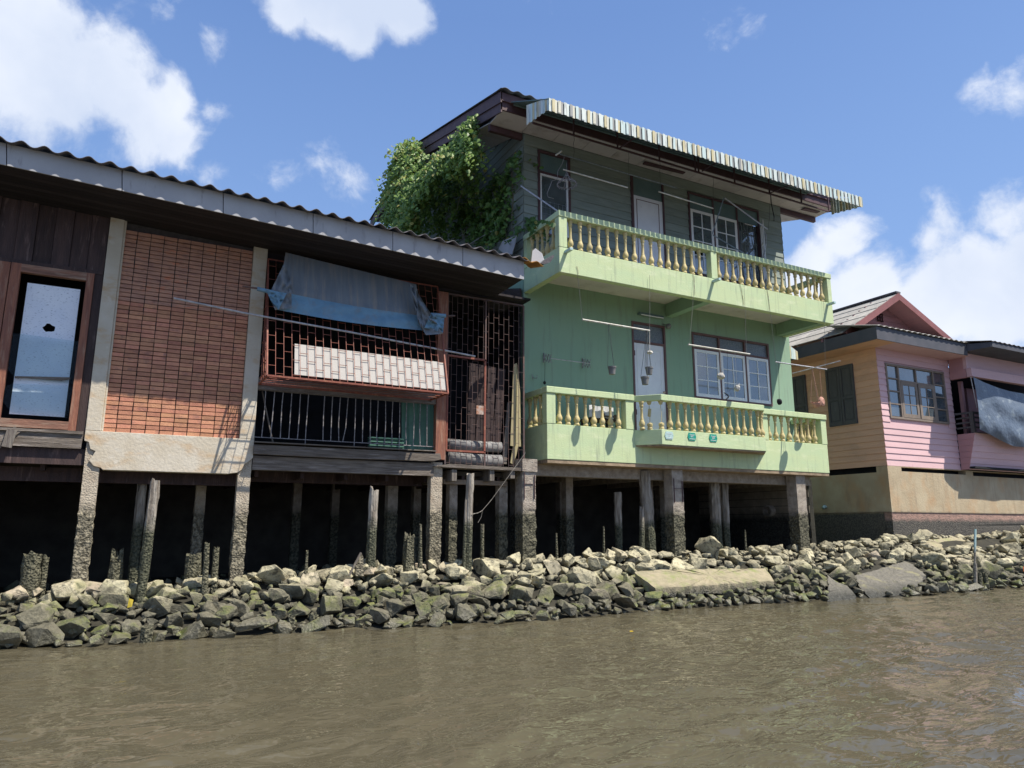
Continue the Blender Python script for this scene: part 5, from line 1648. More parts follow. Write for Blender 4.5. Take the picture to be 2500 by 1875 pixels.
MB().box(X2+.081, X2+.8, 12.44, 12.52, 4.86, 4.92).build('rail_cap', 'shutter', PH)
MB().box(X2+.40, X2+.52, 12.9, 13.0, 4.29, 5.97).build('porch_post', 'pinkdark', PH)
MB().box(X2+1.9, 31, 13.6, 13.7, 4.0, 6.0).build('porch_wall', 'pinkdark', PH)
MB().box(X2, 31, 12.56, 14.4, 3.2, 3.26).build('porch_floor', 'dark', PH)
MB().box(26.0, 26.9, 13.54, 13.59, 4.9, 5.7).build('porch_window', 'glass', PH)
# roof: eaves fascia
xk, yk = at(1800+1085/3.16, 640+590/3.16, 12.25).x, 12.25
MB().box(xk, 22.1, yk, yk+.03, 6.60, 6.96).build('fascia_board', 'roofdark', PH)
MB().box(xk-.03, xk-.001, yk, 23, 6.60, 6.96).build('fascia_board', 'roofdark', PH)
MB().box(xk, XO-.03, yk+.031, 23, 6.62, 6.64).build('soffit', 'orange', PH)
MB().box(XO-.03, 22.3, yk+.031, YP-.03, 6.62, 6.64).build('soffit', 'pink', PH)
yg_ = 13.3
ap = at(2192, 716, yg_); gl_ = at(2069, 805, yg_); gr_ = at(2322, 827, yg_)
slp = (ap.z-gl_.z)/(ap.x-gl_.x)
sl2 = (ap.z-gr_.z)/(gr_.x-ap.x)


def tiles(xa, za, xb, zb_, y0, y1, nrow_, ncol_, off=0):
    for i in range(nrow_):
        for j in range(ncol_):
            u0, u1 = i/nrow_, (i+1)/nrow_+.03
            ya_, yb = lerp(y0, y1, j/ncol_)+.006, lerp(y0, y1, (j+1)/ncol_)-.006
            p0 = (lerp(xa, xb, u0), lerp(za, zb_, u0)); p1 = (lerp(xa, xb, u1), lerp(za, zb_, u1))
            h0, h1 = .03, .006
            MB().hexa([(p0[0], ya_, p0[1]+h0-.02), (p1[0], ya_, p1[1]+h1-.02), (p1[0], yb, p1[1]+h1-.02), (p0[0], yb, p0[1]+h0-.02), (p0[0], ya_, p0[1]+h0), (p1[0], ya_, p1[1]+h1), (p1[0], yb, p1[1]+h1), (p0[0], yb, p0[1]+h0)]).build('roof_sheet', 'roofpale', PH)


tiles(xk-.05, ap.z-slp*(ap.x-xk+.05), ap.x, ap.z, yg_, 23, 5, 11)
tiles(24.2, ap.z-sl2*(24.2-ap.x), ap.x, ap.z, yg_, 23, 5, 4)
MB().bar((ap.x, yg_-.02, ap.z+.03), (ap.x, 23, ap.z+.03), .22, .05).build('ridge_cap', 'rooftile', PH)
xgl = xk+.1
for (a, b_) in (((xgl, ap.z-slp*(ap.x-xgl)), (ap.x, ap.z)), ((24.0, ap.z-sl2*(24.0-ap.x)), (ap.x, ap.z))):
    MB().hexa([(a[0], yg_-.03, a[1]-.2), (b_[0], yg_-.03, b_[1]-.22), (b_[0], yg_, b_[1]-.22), (a[0], yg_, a[1]-.2), (a[0], yg_-.03, a[1]-.0), (b_[0], yg_-.03, b_[1]-.0), (b_[0], yg_, b_[1]-.0), (a[0], yg_, a[1]-.0)]).build('barge_board', 'barge', PH)
    MB().hexa([(a[0], yg_+.001, a[1]-.06), (b_[0], yg_+.001, b_[1]-.06), (b_[0], 14.1, b_[1]-.06), (a[0], 14.1, a[1]-.06), (a[0], yg_+.001, a[1]-.03), (b_[0], yg_+.001, b_[1]-.03), (b_[0], 14.1, b_[1]-.03), (a[0], 14.1, a[1]-.03)]).build('verge_soffit', 'gablewall', PH)
z = 6.9
while z < ap.z-.1:
    xa = ap.x-(ap.z-z-.1)/slp; xb = ap.x+(ap.z-z-.1)/sl2
    if xb > xa: MB().hexa([(xa, 14.0-.02, z+.005), (xb, 13.98, z+.005), (xb, 14.05, z+.005), (xa, 14.05, z+.005), (xa+.05, 14.0, z+.18), (xb-.05, 14.0, z+.18), (xb-.05, 14.05, z+.18), (xa+.05, 14.05, z+.18)]).build('gable_board', 'gablewall', PH)
    z += .18
p = at(1800+1100/3.16, 640+428/3.16, 13.96)
mb = MB()
for i in range(3):
    for j in range(3):
        mb.bar((p.x-.12+i*.12, 13.955, p.z-.14), (p.x-.12+i*.12, 13.955, p.z+.14), .02).bar((p.x-.15, 13.95, p.z-.12+j*.12), (p.x+.15, 13.95, p.z-.12+j*.12), .02)
mb.build('vent_block', 'winframe', PH)
# lean-to roof over the front
xs = np.arange(xk-.05, 22.6, .04)
rows = [[(x, yk-.06+.0*x, 6.975+.035*(.5+.5*math.cos(x/.25*2*math.pi))) for x in xs], [(x, 14.0, 7.42+.035*(.5+.5*math.cos(x/.25*2*math.pi))) for x in xs]]
mb = MB(); mb.grid(rows); mb.build('lean_to_roof', 'roofpale', PH, solid=.012)
# right-hand porch roof
pe = at(2376, 825, 11.55)
xs = np.arange(22.05, 31, .04)
rows = [[(x, 11.5, pe.z+.0+.03*(.5+.5*math.cos(x/.25*2*math.pi))) for x in xs], [(x, 14.2, pe.z+.55+.03*(.5+.5*math.cos(x/.25*2*math.pi))) for x in xs]]
mb = MB(); mb.grid(rows); mb.build('porch_roof', 'rooftile', PH, solid=.012)
MB().prism([(22.08, 11.55, pe.z-.02), (22.08, 12.43, pe.z+.10), (22.08, 12.43, 6.74), (22.08, 11.55, pe.z-.16)], (.03, 0, 0)).build('fascia_board', 'roofdark', PH)
MB().box(22.112, 31, 11.53, 11.56, pe.z-.16, pe.z-.015).build('fascia_board', 'roofdark', PH)
MB().hexa([(22.112, 11.57, pe.z-.15), (31, 11.57, pe.z-.15), (31, 12.43, 6.74), (22.112, 12.43, 6.74), (22.112, 11.57, pe.z-.13), (31, 11.57, pe.z-.13), (31, 12.43, 6.76), (22.112, 12.43, 6.76)]).build('soffit', 'roofdark', PH)
MB().box(xk+.2, 31, 22.9, 23, 1.0, 7.2).build('wall', 'orange', PH)

# tarp on the porch (own thing)
zz = lambda x, y, Y: at(1800+x/3.16, 640+y/3.16, Y)
top_ = [(1820, 885), (1900, 925), (2000, 965), (2100, 995), (2212, 1015), (2350, 1035), (2500, 1040)]
bot_ = [(1872, 1290), (1960, 1335), (2050, 1385), (2130, 1420), (2212, 1428), (2350, 1420), (2500, 1400)]
rows = []
for j in range(31):
    v = j/30
    row = []
    for i in range(61):
        u = i/60; k0 = u*6; a = int(min(k0, 5)); f = k0-a
        tp = Vector((lerp(top_[a][0], top_[a+1][0], f), lerp(top_[a][1], top_[a+1][1], f)))
        bt_ = Vector((lerp(bot_[a][0], bot_[a+1][0], f), lerp(bot_[a][1], bot_[a+1][1], f)))
        p = tp.lerp(bt_, v)
        lx = -14*math.sin(math.pi*v)*(1-u)**2*0+(10*math.sin(math.pi*v))*(1-u)**3
        Y = 12.22+.05*math.sin(v*3.1)*math.cos(u*7)-.10*math.sin(math.pi*v)+.035*math.sin((v*6-u*9)+2*u*v*5)+.012*math.sin(u*23-v*11)*v+.03*nz3(u*5, v*4, 2)
        row.append(zz(p.x+lx, p.y, Y))
    rows.append(row)
mb = MB(); mb.grid(rows)
mb.top('tarpaulin', 'tarp', 'grey blue tarpaulin slung across the porch of the pink house', 'tarp', smooth=True)
MB().tube([zz(1800, 885, 12.25), zz(1850, 1125, 12.3)], .012, 6).top('thin_pole', 'pole', 'thin slanted pole beside the edge of the blue tarpaulin', 'pole')

# ================================================================== rocks
rr = random.Random(11)


def rock_mesh(seed):
    r_ = random.Random(seed)
    bm = bmesh.new()
    n = r_.randint(10, 17)
    for _ in range(n):
        v = Vector((r_.gauss(0, 1), r_.gauss(0, 1), r_.gauss(0, 1))).normalized()
        v = Vector([math.copysign(abs(c)**.75, c) for c in v])*r_.uniform(.82, 1.05)
        bm.verts.new((v.x*.5, v.y*.42, v.z*.30))
    bmesh.ops.convex_hull(bm, input=bm.verts)
    bmesh.ops.delete(bm, geom=[v for v in bm.verts if not v.link_faces], context='VERTS')
    bmesh.ops.dissolve_limit(bm, angle_limit=R(14), verts=bm.verts, edges=bm.edges)
    bmesh.ops.bevel(bm, geom=[e for e in bm.edges], offset=.014, segments=1, affect='EDGES', profile=.6)
    bmesh.ops.triangulate(bm, faces=bm.faces)
    bmesh.ops.subdivide_edges(bm, edges=[e for e in bm.edges if e.calc_length() > .11], cuts=1)
    bmesh.ops.triangulate(bm, faces=bm.faces)
    for v in bm.verts:
        d = nz3(v.co.x+seed, v.co.y, v.co.z, 4)*.045+nz3(v.co.x, v.co.y+seed, v.co.z, 11)*.030
        v.co += v.co.normalized()*d
    bmesh.ops.recalc_face_normals(bm, faces=bm.faces)
    me = bpy.data.meshes.new('rock')
    bm.to_mesh(me); bm.free()
    me.materials.append(M['rock'])
    return me


rocks_me = [rock_mesh(100+i) for i in range(26)]


def px_of(p):
    d = Vector(p)-Vector((0, 0, CAMZ))
    w = d.dot(fw)
    return (1250+FPX*d.dot(rt)/w, 937.5-FPX*d.dot(up)/w, w) if w > .1 else (1e5, 1e5, 1)


SLABS = []     # footprints (x0,x1,y0,y1) kept clear of big rocks on top
cand = []
# surface layer, dart-throwing with varied radii
grid_ = {}


def ok_place(x, y, rad):
    gx, gy = int(x/.5), int(y/.5)
    for i in range(gx-2, gx+3):
        for j in range(gy-2, gy+3):
            for (a, b_, c_) in grid_.get((i, j), ()):
                if (a-x)**2+(b_-y)**2 < (.84*(c_+rad))**2: return False
    return True


def blocked(x, y, rad):
    for (o_, c_) in SL:
        p = Vector((x, y, 0)); q = Vector((c_.x, c_.y, 0))
        dd = (q-p); l = dd.length
        if l > 2.6: continue
        xx, yy = x, y
        if l > 1e-3: xx, yy = x+dd.x/l*min(rad*1.0+.03, l), y+dd.y/l*min(rad*1.0+.03, l)
        ins = False; j = len(o_)-1
        for i in range(len(o_)):
            a, b_ = o_[i], o_[j]
            if (a.y > yy) != (b_.y > yy) and xx < (b_.x-a.x)*(yy-a.y)/(b_.y-a.y)+a.x: ins = not ins
            j = i
        if ins: return True
    return False


slab_px = [((1550, 1396), (1600, 1434), (1888, 1418), (1868, 1385)), ((2086, 1407), (2126, 1460), (2238, 1430), (2208, 1369)), ((2018, 1403), (2020, 1465), (2092, 1466), (2070, 1420)),
           ((2248, 1325), (2312, 1347), (2378, 1327), (2325, 1309)), ((2367, 1335), (2408, 1355), (2460, 1330), (2408, 1316))]
# slab definition: front-left, front-right, back-right, back-left with heights
SL = []


SL_DUMMY = None


def slab(name, pts, thick, mt, label, seed, group=None):
    """pts: list of (px,py,z) around the top face"""
    top_ = [at(x, y, Y) for x, y, Y in pts]
    # densify outline with a ragged edge
    o_ = []
    rs = random.Random(seed)
    n = len(top_)
    for i in range(n):
        a, b_ = top_[i], top_[(i+1) % n]
        k = max(2, int((b_-a).length/.09))
        for j in range(k):
            p = a.lerp(b_, j/k)
            if j: p = p+Vector((rs.uniform(-.025, .025), rs.uniform(-.025, .025), rs.uniform(-.008, .008)))
            o_.append(p)
    c_ = sum(o_, Vector())/len(o_)
    bm = bmesh.new()
    m_ = len(o_)
    rings = []
    for f, dz in ((.0, 0), (.35, 0), (.65, 0), (.88, 0), (1.0, -.012)):
        rings.append([bm.verts.new(c_.lerp(p, f)+Vector((0, 0, dz+(.018*nz3(c_.lerp(p, f).x, c_.lerp(p, f).y, seed, 4)+.006*nz3(c_.lerp(p, f).x, c_.lerp(p, f).y, seed, 20) if f else 0)))) for p in o_])
    rings.append([bm.verts.new(c_.lerp(p, .985)+Vector((0, 0, -thick*rs.uniform(.75, 1.2)))) for p in o_])
    cv = bm.verts.new(c_+Vector((0, 0, -thick)))
    for a, b_ in zip(rings[:-1], rings[1:]):
        for i in range(m_):
            try: bm.faces.new((a[i], a[(i+1) % m_], b_[(i+1) % m_], b_[i]))
            except ValueError: pass
    for i in range(m_): bm.faces.new((rings[-1][(i+1) % m_], rings[-1][i], cv))
    bmesh.ops.remove_doubles(bm, verts=bm.verts, dist=1e-4)
    bmesh.ops.recalc_face_normals(bm, faces=bm.faces)
    me = bpy.data.meshes.new(name)
    lo = Vector((c_.x, c_.y, min(v.co.z for v in bm.verts)))
    for v in bm.verts: v.co -= lo
    bm.to_mesh(me); bm.free()
    me.materials.append(M[mt])
    o = link(name, me, None, lo)
    tag(o, label, 'concrete slab', group)
    xs_ = [p.x for p in o_]; ys_ = [p.y for p in o_]
    SLABS.append((min(xs_), max(xs_), min(ys_), max(ys_)))
    SL.append((o_, c_))
    return o


slab('concrete_slab', [(1600, 1434, 10.88), (1700, 1430, 10.9), (1890, 1416, 11.0), (1868, 1386, 11.5), (1700, 1388, 11.45), (1576, 1391, 11.4), (1549, 1396, 11.35)], .19, 'slab', 'long flat yellowish concrete slab lying on the rocks below the green balcony', 3)
slab('concrete_slab', [(2126, 1461, 10.3), (2190, 1452, 10.35), (2240, 1430, 10.5), (2259, 1402, 10.9), (2230, 1378, 11.4), (2208, 1368, 11.6), (2140, 1390, 11.3), (2086, 1405, 11.1), (2098, 1430, 10.7)], .10, 'slabdark', 'tilted pebbly concrete slab sliding into the water, the larger one', 5)
slab('concrete_slab', [(2020, 1467, 10.25), (2091, 1467, 10.25), (2085, 1448, 10.45), (2068, 1428, 10.7), (2042, 1418, 10.85), (2020, 1402, 11.1), (2022, 1430, 10.7)], .09, 'slabdark', 'small tilted pebbly concrete slab at the waterline, left of the larger one', 7)
slab('concrete_slab', [(2248, 1324, 12.1), (2312, 1347, 11.8), (2345, 1337, 12.0), (2378, 1327, 12.2), (2350, 1316, 12.4), (2325, 1309, 12.5), (2285, 1316, 12.3)], .08, 'slab', 'flat tan concrete slab high on the bank below the pink window', 9)
slab('concrete_slab', [(2366, 1333, 12.0), (2408, 1356, 11.7), (2430, 1346, 11.9), (2460, 1330, 12.1), (2440, 1320, 12.3), (2408, 1315, 12.4)], .08, 'slab', 'flat tan concrete slab high on the bank, right of the thin blue pipe', 12)

for k in range(26000):
    x = rr.uniform(-4.5, 27.5)
    wy = interp(x, WYT)
    y = rr.uniform(wy-.06, 12.55)
    s = min(.72, max(.20, rr.lognormvariate(math.log(.33), .38)))
    if k > 7000: s = rr.uniform(.15, .28)
    rad = s*.42
    if not ok_place(x, y, rad): continue
    if blocked(x, y, rad): continue
    if 8.75 < x < 11.9 and y < 11.0 and s > .27: continue
    grid_.setdefault((int(x/.5), int(y/.5)), []).append((x, y, rad))
    z = ground(x, y)+s*.12+rr.uniform(.02, .13)
    cand.append((x, y, z, s))
# big ones flung on top
for k in range(240):
    x = rr.uniform(-4, 26); wy = interp(x, WYT); y = rr.uniform(wy+.25, 12.2); s = rr.uniform(.24, .52)
    if not blocked(x, y, s*.5) and not (8.6 < x < 12 and y < 11.1): cand.append((x, y, ground(x, y)+s*.22+.06, s))


def visible_size(c):
    px_, py_, w = px_of(c[:3])
    if px_ < -60 or px_ > 2560: return 0
    hid = 1.0 if c[1] < 12.35 else .3
    return c[3]/w*hid


cand.sort(key=visible_size, reverse=True)


LAND = [(60, 'below the broad crown-like stump'), (130, 'left of the first stilt'), (215, 'at the foot of the first stilt'), (300, 'below the stepped dark stump'), (390, 'below the notched pile'), (480, 'below the middle of the brick panel'), (560, 'below the slim round-topped stump'), (660, 'right of the second stilt'), (790, 'below the collared stump'), (880, 'left of the bleached timber pile'), (950, 'at the bleached timber pile'), (1045, 'below the ragged black stump'), (1110, 'at the stilt under the red post'), (1200, 'below the split bleached pile'), (1290, 'at the left stilt of the green house'), (1400, 'right of the left green-house stilt'), (1550, 'left of the long flat slab'), (1720, 'near the left half of the long slab'), (1900, 'near the right half of the long slab'), (2020, 'below the right green-house stilt'), (2130, 'left of the tilted slabs'), (2270, 'by the larger tilted slab'), (2390, 'left of the thin blue pipe'), (9999, 'right of the thin blue pipe')]


def zone(c):
    x, y, z, s = c
    px_ = px_of((x, y, z))[0]
    t = (y-interp(x, WYT))/(12.2-interp(x, WYT))
    for (a, w) in LAND:
        if px_ < a: break
    sz = 'big' if s > .46 else ('small' if s < .33 else 'middling')
    row = sz+' dark mossy rock at the waterline ' if t < .3 else (sz+' pale rock halfway up the heap ' if t < .72 else sz+' pale rock along the heap crest ')
    return row+w, w, sz+' waterline' if t < .3 else (sz+' middle' if t < .72 else sz+' crest')


def rock_T(c):
    x, y, z, s = c
    rot = Euler((rr.uniform(-.5, .5)+(math.pi if rr.random() < .5 else 0), rr.uniform(-.4, .4), rr.uniform(0, 6.28)))
    sc = (s*rr.uniform(.85, 1.25), s*rr.uniform(.8, 1.15), s*rr.uniform(.8, 1.3))
    return rot, sc


ind = cand[:300]
for c in ind:
    rot, sc = rock_T(c)
    lb, w, row = zone(c)
    o = bpy.data.objects.new('rock', rr.choice(rocks_me)); col.objects.link(o)
    o.location = c[:3]; o.rotation_euler = rot; o.scale = sc
    tag(o, lb, 'rock', 'rocks: '+row+' '+w)


def join_rocks(lst, name, label, mt=None):
    vs, fs, off = [], [], 0
    for c in lst:
        me = rr.choice(rocks_me)
        rot, sc = rock_T(c)
        co = np.empty(len(me.vertices)*3); me.vertices.foreach_get('co', co); co = co.reshape(-1, 3)*np.array(sc)
        co = co@np.array(rot.to_matrix()).T+np.array(c[:3])
        tri = np.empty(len(me.loops), int); me.loops.foreach_get('vertex_index', tri)
        vs.append(co); fs.append(tri.reshape(-1, 3)+off); off += len(co)
    v = np.concatenate(vs); f = np.concatenate(fs)
    me = bpy.data.meshes.new(name)
    me.vertices.add(len(v)); me.vertices.foreach_set('co', v.ravel())
    me.loops.add(f.size); me.loops.foreach_set('vertex_index', f.ravel())
    me.polygons.add(len(f)); me.polygons.foreach_set('loop_start', np.arange(0, f.size, 3)); me.polygons.foreach_set('loop_total', np.full(len(f), 3))
    me.update(); me.validate()
    me.materials.append(M['rock'])
    o = bpy.data.objects.new(name, me); col.objects.link(o)
    tag(o, label, kind='stuff')
    return o


rest = list(cand[300:])
for k in range(1500):       # small rubble filling the gaps
    x = rr.uniform(-5, 28); wy = interp(x, WYT); y = rr.uniform(wy-.05, 12.6); s = rr.uniform(.07, .19)
    if not blocked(x, y, s*.6): rest.append((x, y, ground(x, y)+rr.uniform(.02, .10), s))
for k in range(260):        # rubble in the dark under the houses
    x = rr.uniform(-5, 18.4); y = rr.uniform(12.5, 16); s = rr.uniform(.12, .4)
    rest.append((x, y, ground(x, y)+.03, s))
for k in range(70):
    x = rr.uniform(18.9, 30); y = rr.uniform(12.5, 12.95); s = rr.uniform(.2, .5)
    rest.append((x, y, ground(x, y)+.12, s))
for k in range(60):         # rubble holding up the long slab
    x = rr.uniform(*SLABS[0][:2]); y = rr.uniform(SLABS[0][2]-.15, SLABS[0][3]); s = rr.uniform(.14, .30)
    rest.append((x, y, min(ground(x, y)+.0, .12), s))
join_rocks(rest, 'rubble', 'small rubble and rocks filling the gaps of the riprap')

# ================================================================== piles and stumps
def pile(px_, ptop, pbase_x, z1r=None, w=20, Y=12.0, lb='', jag=.08, taper=.0, mt='pile', seed=1, cat='wooden pile', flat=1, split=False, name='timber_pile'):
    b_ = at(pbase_x, 1350, Y); t = at(px_, ptop, Y)
    d = (b_-Vector((0, 0, CAMZ))).dot(fw)
    r_ = w*d/FPX/2
    # foot where the bank is
    zb_ = ground(b_.x, Y)-.25
    xb_ = b_.x
    mb = pile_mb(xb_, Y, zb_, t.z+jag*.5, r_, (t.x-xb_, 0), jag, taper, seed, 11, flat, split)
    return mb.top(name, mt, lb, cat, base=(xb_, Y, zb_))


pile(380, 1171, 352, w=23, Y=11.95, lb='tall weathered timber pile with a notched top, below the brick panel', jag=.12, seed=2, split=True)
pile(913, 1193, 905, w=23, Y=11.95, lb='tall timber pile with a bleached top, below the rusty window grille', jag=.10, seed=5)
pile(1148, 1158, 1141, w=19, Y=11.9, lb='tall split timber pile with a bleached head, under the porch platform', jag=.05, seed=9)
pile(1137, 1222, 1133, w=12, Y=11.88, lb='short split half of pile leaning on the tall pile under the porch platform', jag=.12, taper=.5, seed=10)
pile(346, 1190, 330, w=22, Y=12.9, lb='dim ragged timber pile in the dark behind the notched pile', jag=.25, seed=3)
pile(750, 1345, 749, w=14, Y=11.85, lb='small pointed stump with a collar, in front of the dark gap left of centre', jag=.03, taper=.6, mt='stump', seed=4, cat='stump', name='stump')
pile(1027, 1280, 1027, w=15, Y=12.0, lb='thin pointed stump just left of the stilt under the red post', jag=.03, taper=.65, mt='stump', seed=6, cat='stump', name='stump')
pile(1177, 1283, 1178, w=11, Y=12.0, lb='thin forked stump just right of the split bleached pile', jag=.08, taper=.1, mt='stump', seed=7, cat='stump', name='stump')
pile(1000, 1314, 998, w=38, Y=12.15, lb='broad ragged black stump left of the thin pointed stump', jag=.28, taper=.35, mt='stump', seed=8, cat='stump', name='stump')
pile(506, 1326, 508, w=18, Y=11.85, lb='slim round-topped stump below the right end of the brick panel', jag=.04, taper=.35, mt='stump', seed=12, cat='stump', name='stump')
pile(528, 1340, 529, w=21, Y=12.0, lb='pointed stump right beside the slim round-topped stump', jag=.12, taper=.35, mt='stump', seed=13, cat='stump', name='stump')
pile(474, 1354, 474, w=40, Y=12.3, lb='broad flat-topped dark stump behind the slim round-topped stump', jag=.08, taper=.1, mt='stump', seed=14, cat='stump', name='stump')
pile(287, 1355, 288, w=36, Y=12.3, lb='stepped dark stump between the first stilt and the notched pile', jag=.22, taper=.2, mt='stump', seed=15, cat='stump', name='stump')
pile(80, 1357, 82, w=46, Y=12.3, lb='broad crown-like dark stump near the left edge', jag=.16, taper=.15, mt='stump', seed=16, cat='stump', name='stump')
pile(112, 1360, 112, w=18, Y=12.35, lb='narrow dark stump touching the broad crown-like stump near the left edge', jag=.10, taper=.2, mt='stump', seed=17, cat='stump', name='stump')
pile(1508, 1202, 1512, w=19, Y=12.9, lb='square-cut mossy pile standing free under the green house', jag=.02, seed=18)
pile(1573, 1151, 1590, w=29, Y=12.5, lb='thick grooved mossy pile left of the middle stilt of the green house', jag=.03, seed=19)
pile(1567, 1240, 1566, w=17, Y=12.35, lb='broken splinter pile leaning on the thick grooved mossy pile', jag=.2, taper=.4, seed=20)
pile(1742, 1162, 1752, w=25, Y=12.9, lb='green-streaked pile, left of the pair under the right half of the green house', jag=.03, seed=21)
pile(1768, 1180, 1776, w=18, Y=13.0, lb='darker thin pile, right of the pair under the right half of the green house', jag=.03, seed=22)
pile(1358, 1303, 1360, w=10, Y=12.3, lb='thin spike stump right of the left stilt of the green house', jag=.05, taper=.6, mt='stump', seed=23, cat='stump', name='stump')
pile(1474, 1287, 1473, w=9, Y=12.5, lb='thin dark spike stump left of the square-cut mossy pile', jag=.05, taper=.6, mt='stump', seed=24, cat='stump', name='stump')
pile(1819, 1295, 1821, w=8, Y=12.4, lb='thin dark spike stump left of the right stilt of the green house', jag=.05, taper=.6, mt='stump', seed=25, cat='stump', name='stump')
# triangular stone and stick
MB().prism([at(868, 1406, 11.8), at(888, 1406, 11.8), at(887, 1360, 11.8), at(882, 1349, 11.8), at(868, 1378, 11.8)], (0, .06, .0)).top('upright_slab', 'columnl', 'thin upright stone slab left of the bleached timber pile', 'stone')
MB().bar(at(852, 1405, 11.78), at(881, 1349, 11.78), .03).top('leaning_stick', 'woodgrey_v', 'grey stick leaning on the thin upright stone', 'stick')
# posts standing at the waterline
for i, (x_, yt, yb, w, lb) in enumerate(((2226, 1425, 1452, 17, 'short black post in front of the larger tilted slab'), (2355, 1409, 1443, 17, 'short barnacled post left of the thin blue pipe'), (2394, 1395, 1440, 13, 'short barnacled post just right of the thin blue pipe'), (2410, 1396, 1440, 12, 'short barnacled post, second right of the thin blue pipe'),
                                       (711, 1499, 1541, 18, 'squat black post at the waterline, left of the pair below the blue awning'), (762, 1494, 1538, 20, 'squat black post at the waterline, right of the pair below the blue awning'), (356, 1524, 1568, 30, 'broad black post at the waterline below the brick panel'), (1372, 1478, 1500, 17, 'squat black post at the waterline below the left end of the green balcony'))):
    b_ = atZ(x_, yb, 0.0)
    t = at(x_, yt, b_.y)
    r_ = w*(b_-Vector((0, 0, CAMZ))).dot(fw)/FPX/2
    mb = pile_mb(b_.x, b_.y, -.4, t.z, r_, (0, 0), .05, .08, 60+i, 10)
    mb.top('short_post', 'stump', lb, 'post', base=(b_.x, b_.y, -.4))
b_ = atZ(2378, 1441, 0)
mb = MB(); t = at(2381, 1292, b_.y); mid = at(2380, 1350, b_.y)
mb.tube([b_+Vector((0, 0, -.4)), at(2380, 1375, b_.y)], .045, 9).tube([at(2380, 1380, b_.y), mid, t], .026, 9)
mb.top('blue_pipe', 'pvc', 'thin pale blue pipe standing in the water before the pink house', 'pipe')
# rope from the porch to the split pile
pts = [at(1283, 1105, 11.95), at(1240, 1165, 11.9), at(1200, 1220, 11.88), at(1178, 1246, 11.86), at(1166, 1253, 11.84), at(1152, 1254, 11.82)]
mb = MB(); mb.tube(pts, .0042, 5); mb.tube([pts[3], at(1175, 1262, 11.86), at(1167, 1276, 11.86)], .0035, 5); mb.tube([pts[3], at(1172, 1250, 11.83), at(1150, 1257, 11.82)], .0035, 5)
mb.top('mooring_rope', 'wirepale', 'thin slack rope tied from the porch to the split bleached pile', 'rope')
# small litter on the rocks
for (x_, y_, z_, c_, nm, lb, cat) in ((309, 1498, .42, (.55, .42, .05), 'yellow_scrap', 'small yellow plastic scrap caught between the rocks on the left', 'litter'), (2486, 1404, .45, (.65, .16, .05), 'orange_scrap', 'small orange scrap on the rocks at the right edge', 'litter')):
    p = atZ(x_, y_, z_)+Vector((0, -.12, .08))
    MB().prism([p, p+Vector((.05, 0, .01)), p+Vector((.06, .01, .09)), p+Vector((.01, 0, .11))], (.0, .012, 0)).top(nm, mat(nm, c_, None, 9, .5, .1), lb, cat)
p = atZ(1540, 1542, .02)
MB().prism([p+Vector((-.03, -.02, .0)), p+Vector((.03, -.02, .0)), p+Vector((.04, .02, .0)), p+Vector((0, .03, .0))], (0, 0, .008)).top('floating_leaf', mat('yellow_leaf', (.55, .38, .04), None, 9, .5, .1), 'yellow leaf floating on the river below the green balcony', 'leaf')

# ================================================================== vines
def scatter_vine(nm, label, polys, seed, stems=()):
    V = thing(nm, polys[0][5], label, 'vine', 'vines on the green house')
    rs = np.random.RandomState(seed)
    vs, fs, tone = [], [], []
    for (poly, n, xf, size, tr, _) in polys:  # sun and shade put into leaf tone: tr higher in lit masses
        P_ = np.array(poly, float)
        lo, hi = P_.min(0), P_.max(0)
        cnt = 0
        while cnt < n:
            # little cluster hanging as a strand
            x, y = rs.uniform(lo[0], hi[0]), rs.uniform(lo[1], hi[1])
            inside = False
            j = len(poly)-1
            for i in range(len(poly)):
                xi, yi = poly[i]; xj, yj = poly[j]
                if (yi > y) != (yj > y) and x < (xj-xi)*(y-yi)/(yj-yi)+xi: inside = not inside
                j = i
            if not inside: continue
            dens = nz3(x*.035, y*.02, seed, 1)
            if dens < -.18 and rs.rand() < .8: continue
            X0 = xf(x, y)+rs.normal(0, .10)+(.10*dens)
            base = atX(x, y, X0)
            L_ = rs.randint(4, 11)
            a = rs.normal(0, .10, 2)
            for k in range(L_):
                c_ = base+Vector((a[0]*k*.3+rs.normal(0, .025), a[1]*k*.3+rs.normal(0, .03), -.055*k))
                s = size*rs.uniform(.6, 1.25)
                nrm = Vector((-.55+rs.normal(0, .5), -.6+rs.normal(0, .5), .55+rs.normal(0, .4))).normalized()
                dn = Vector((rs.normal(0, .3), rs.normal(0, .3), -1))
                dn = (dn-nrm*dn.dot(nrm)).normalized()
                sd = nrm.cross(dn)
                b0 = len(vs)
                fold = nrm*(-.16*s)
                vs += [c_-dn*s*.45, c_-dn*s*.55+sd*s*.3+fold, c_+sd*s*.46+fold*1.3-dn*s*.12, c_+dn*s*.6, c_-sd*s*.46+fold*1.3-dn*s*.12, c_-dn*s*.55-sd*s*.3+fold]
                fs += [(b0, b0+1, b0+2, b0+3), (b0, b0+3, b0+4, b0+5)]
                tt = min(1, max(0, rs.normal(tr+.1*dens, .14)))
                if rs.rand() < .015: tt = .98
                tone += [tt]*6
            cnt += L_
    me = bpy.data.meshes.new('leaves')
    me.from_pydata([v-wl(V) for v in vs], [], fs)
    at2 = me.attributes.new('tone', 'FLOAT', 'POINT'); at2.data.foreach_set('value', tone)
    me.materials.append(M['leaf'])
    o = link('leaves', me, V, wl(V)); o['kind'] = 'stuff'
    for st in stems:
        MB().tube(st, [.014-.008*i/(len(st)-1) for i in range(len(st))], 5).build('stem', 'stem', V)
    return V


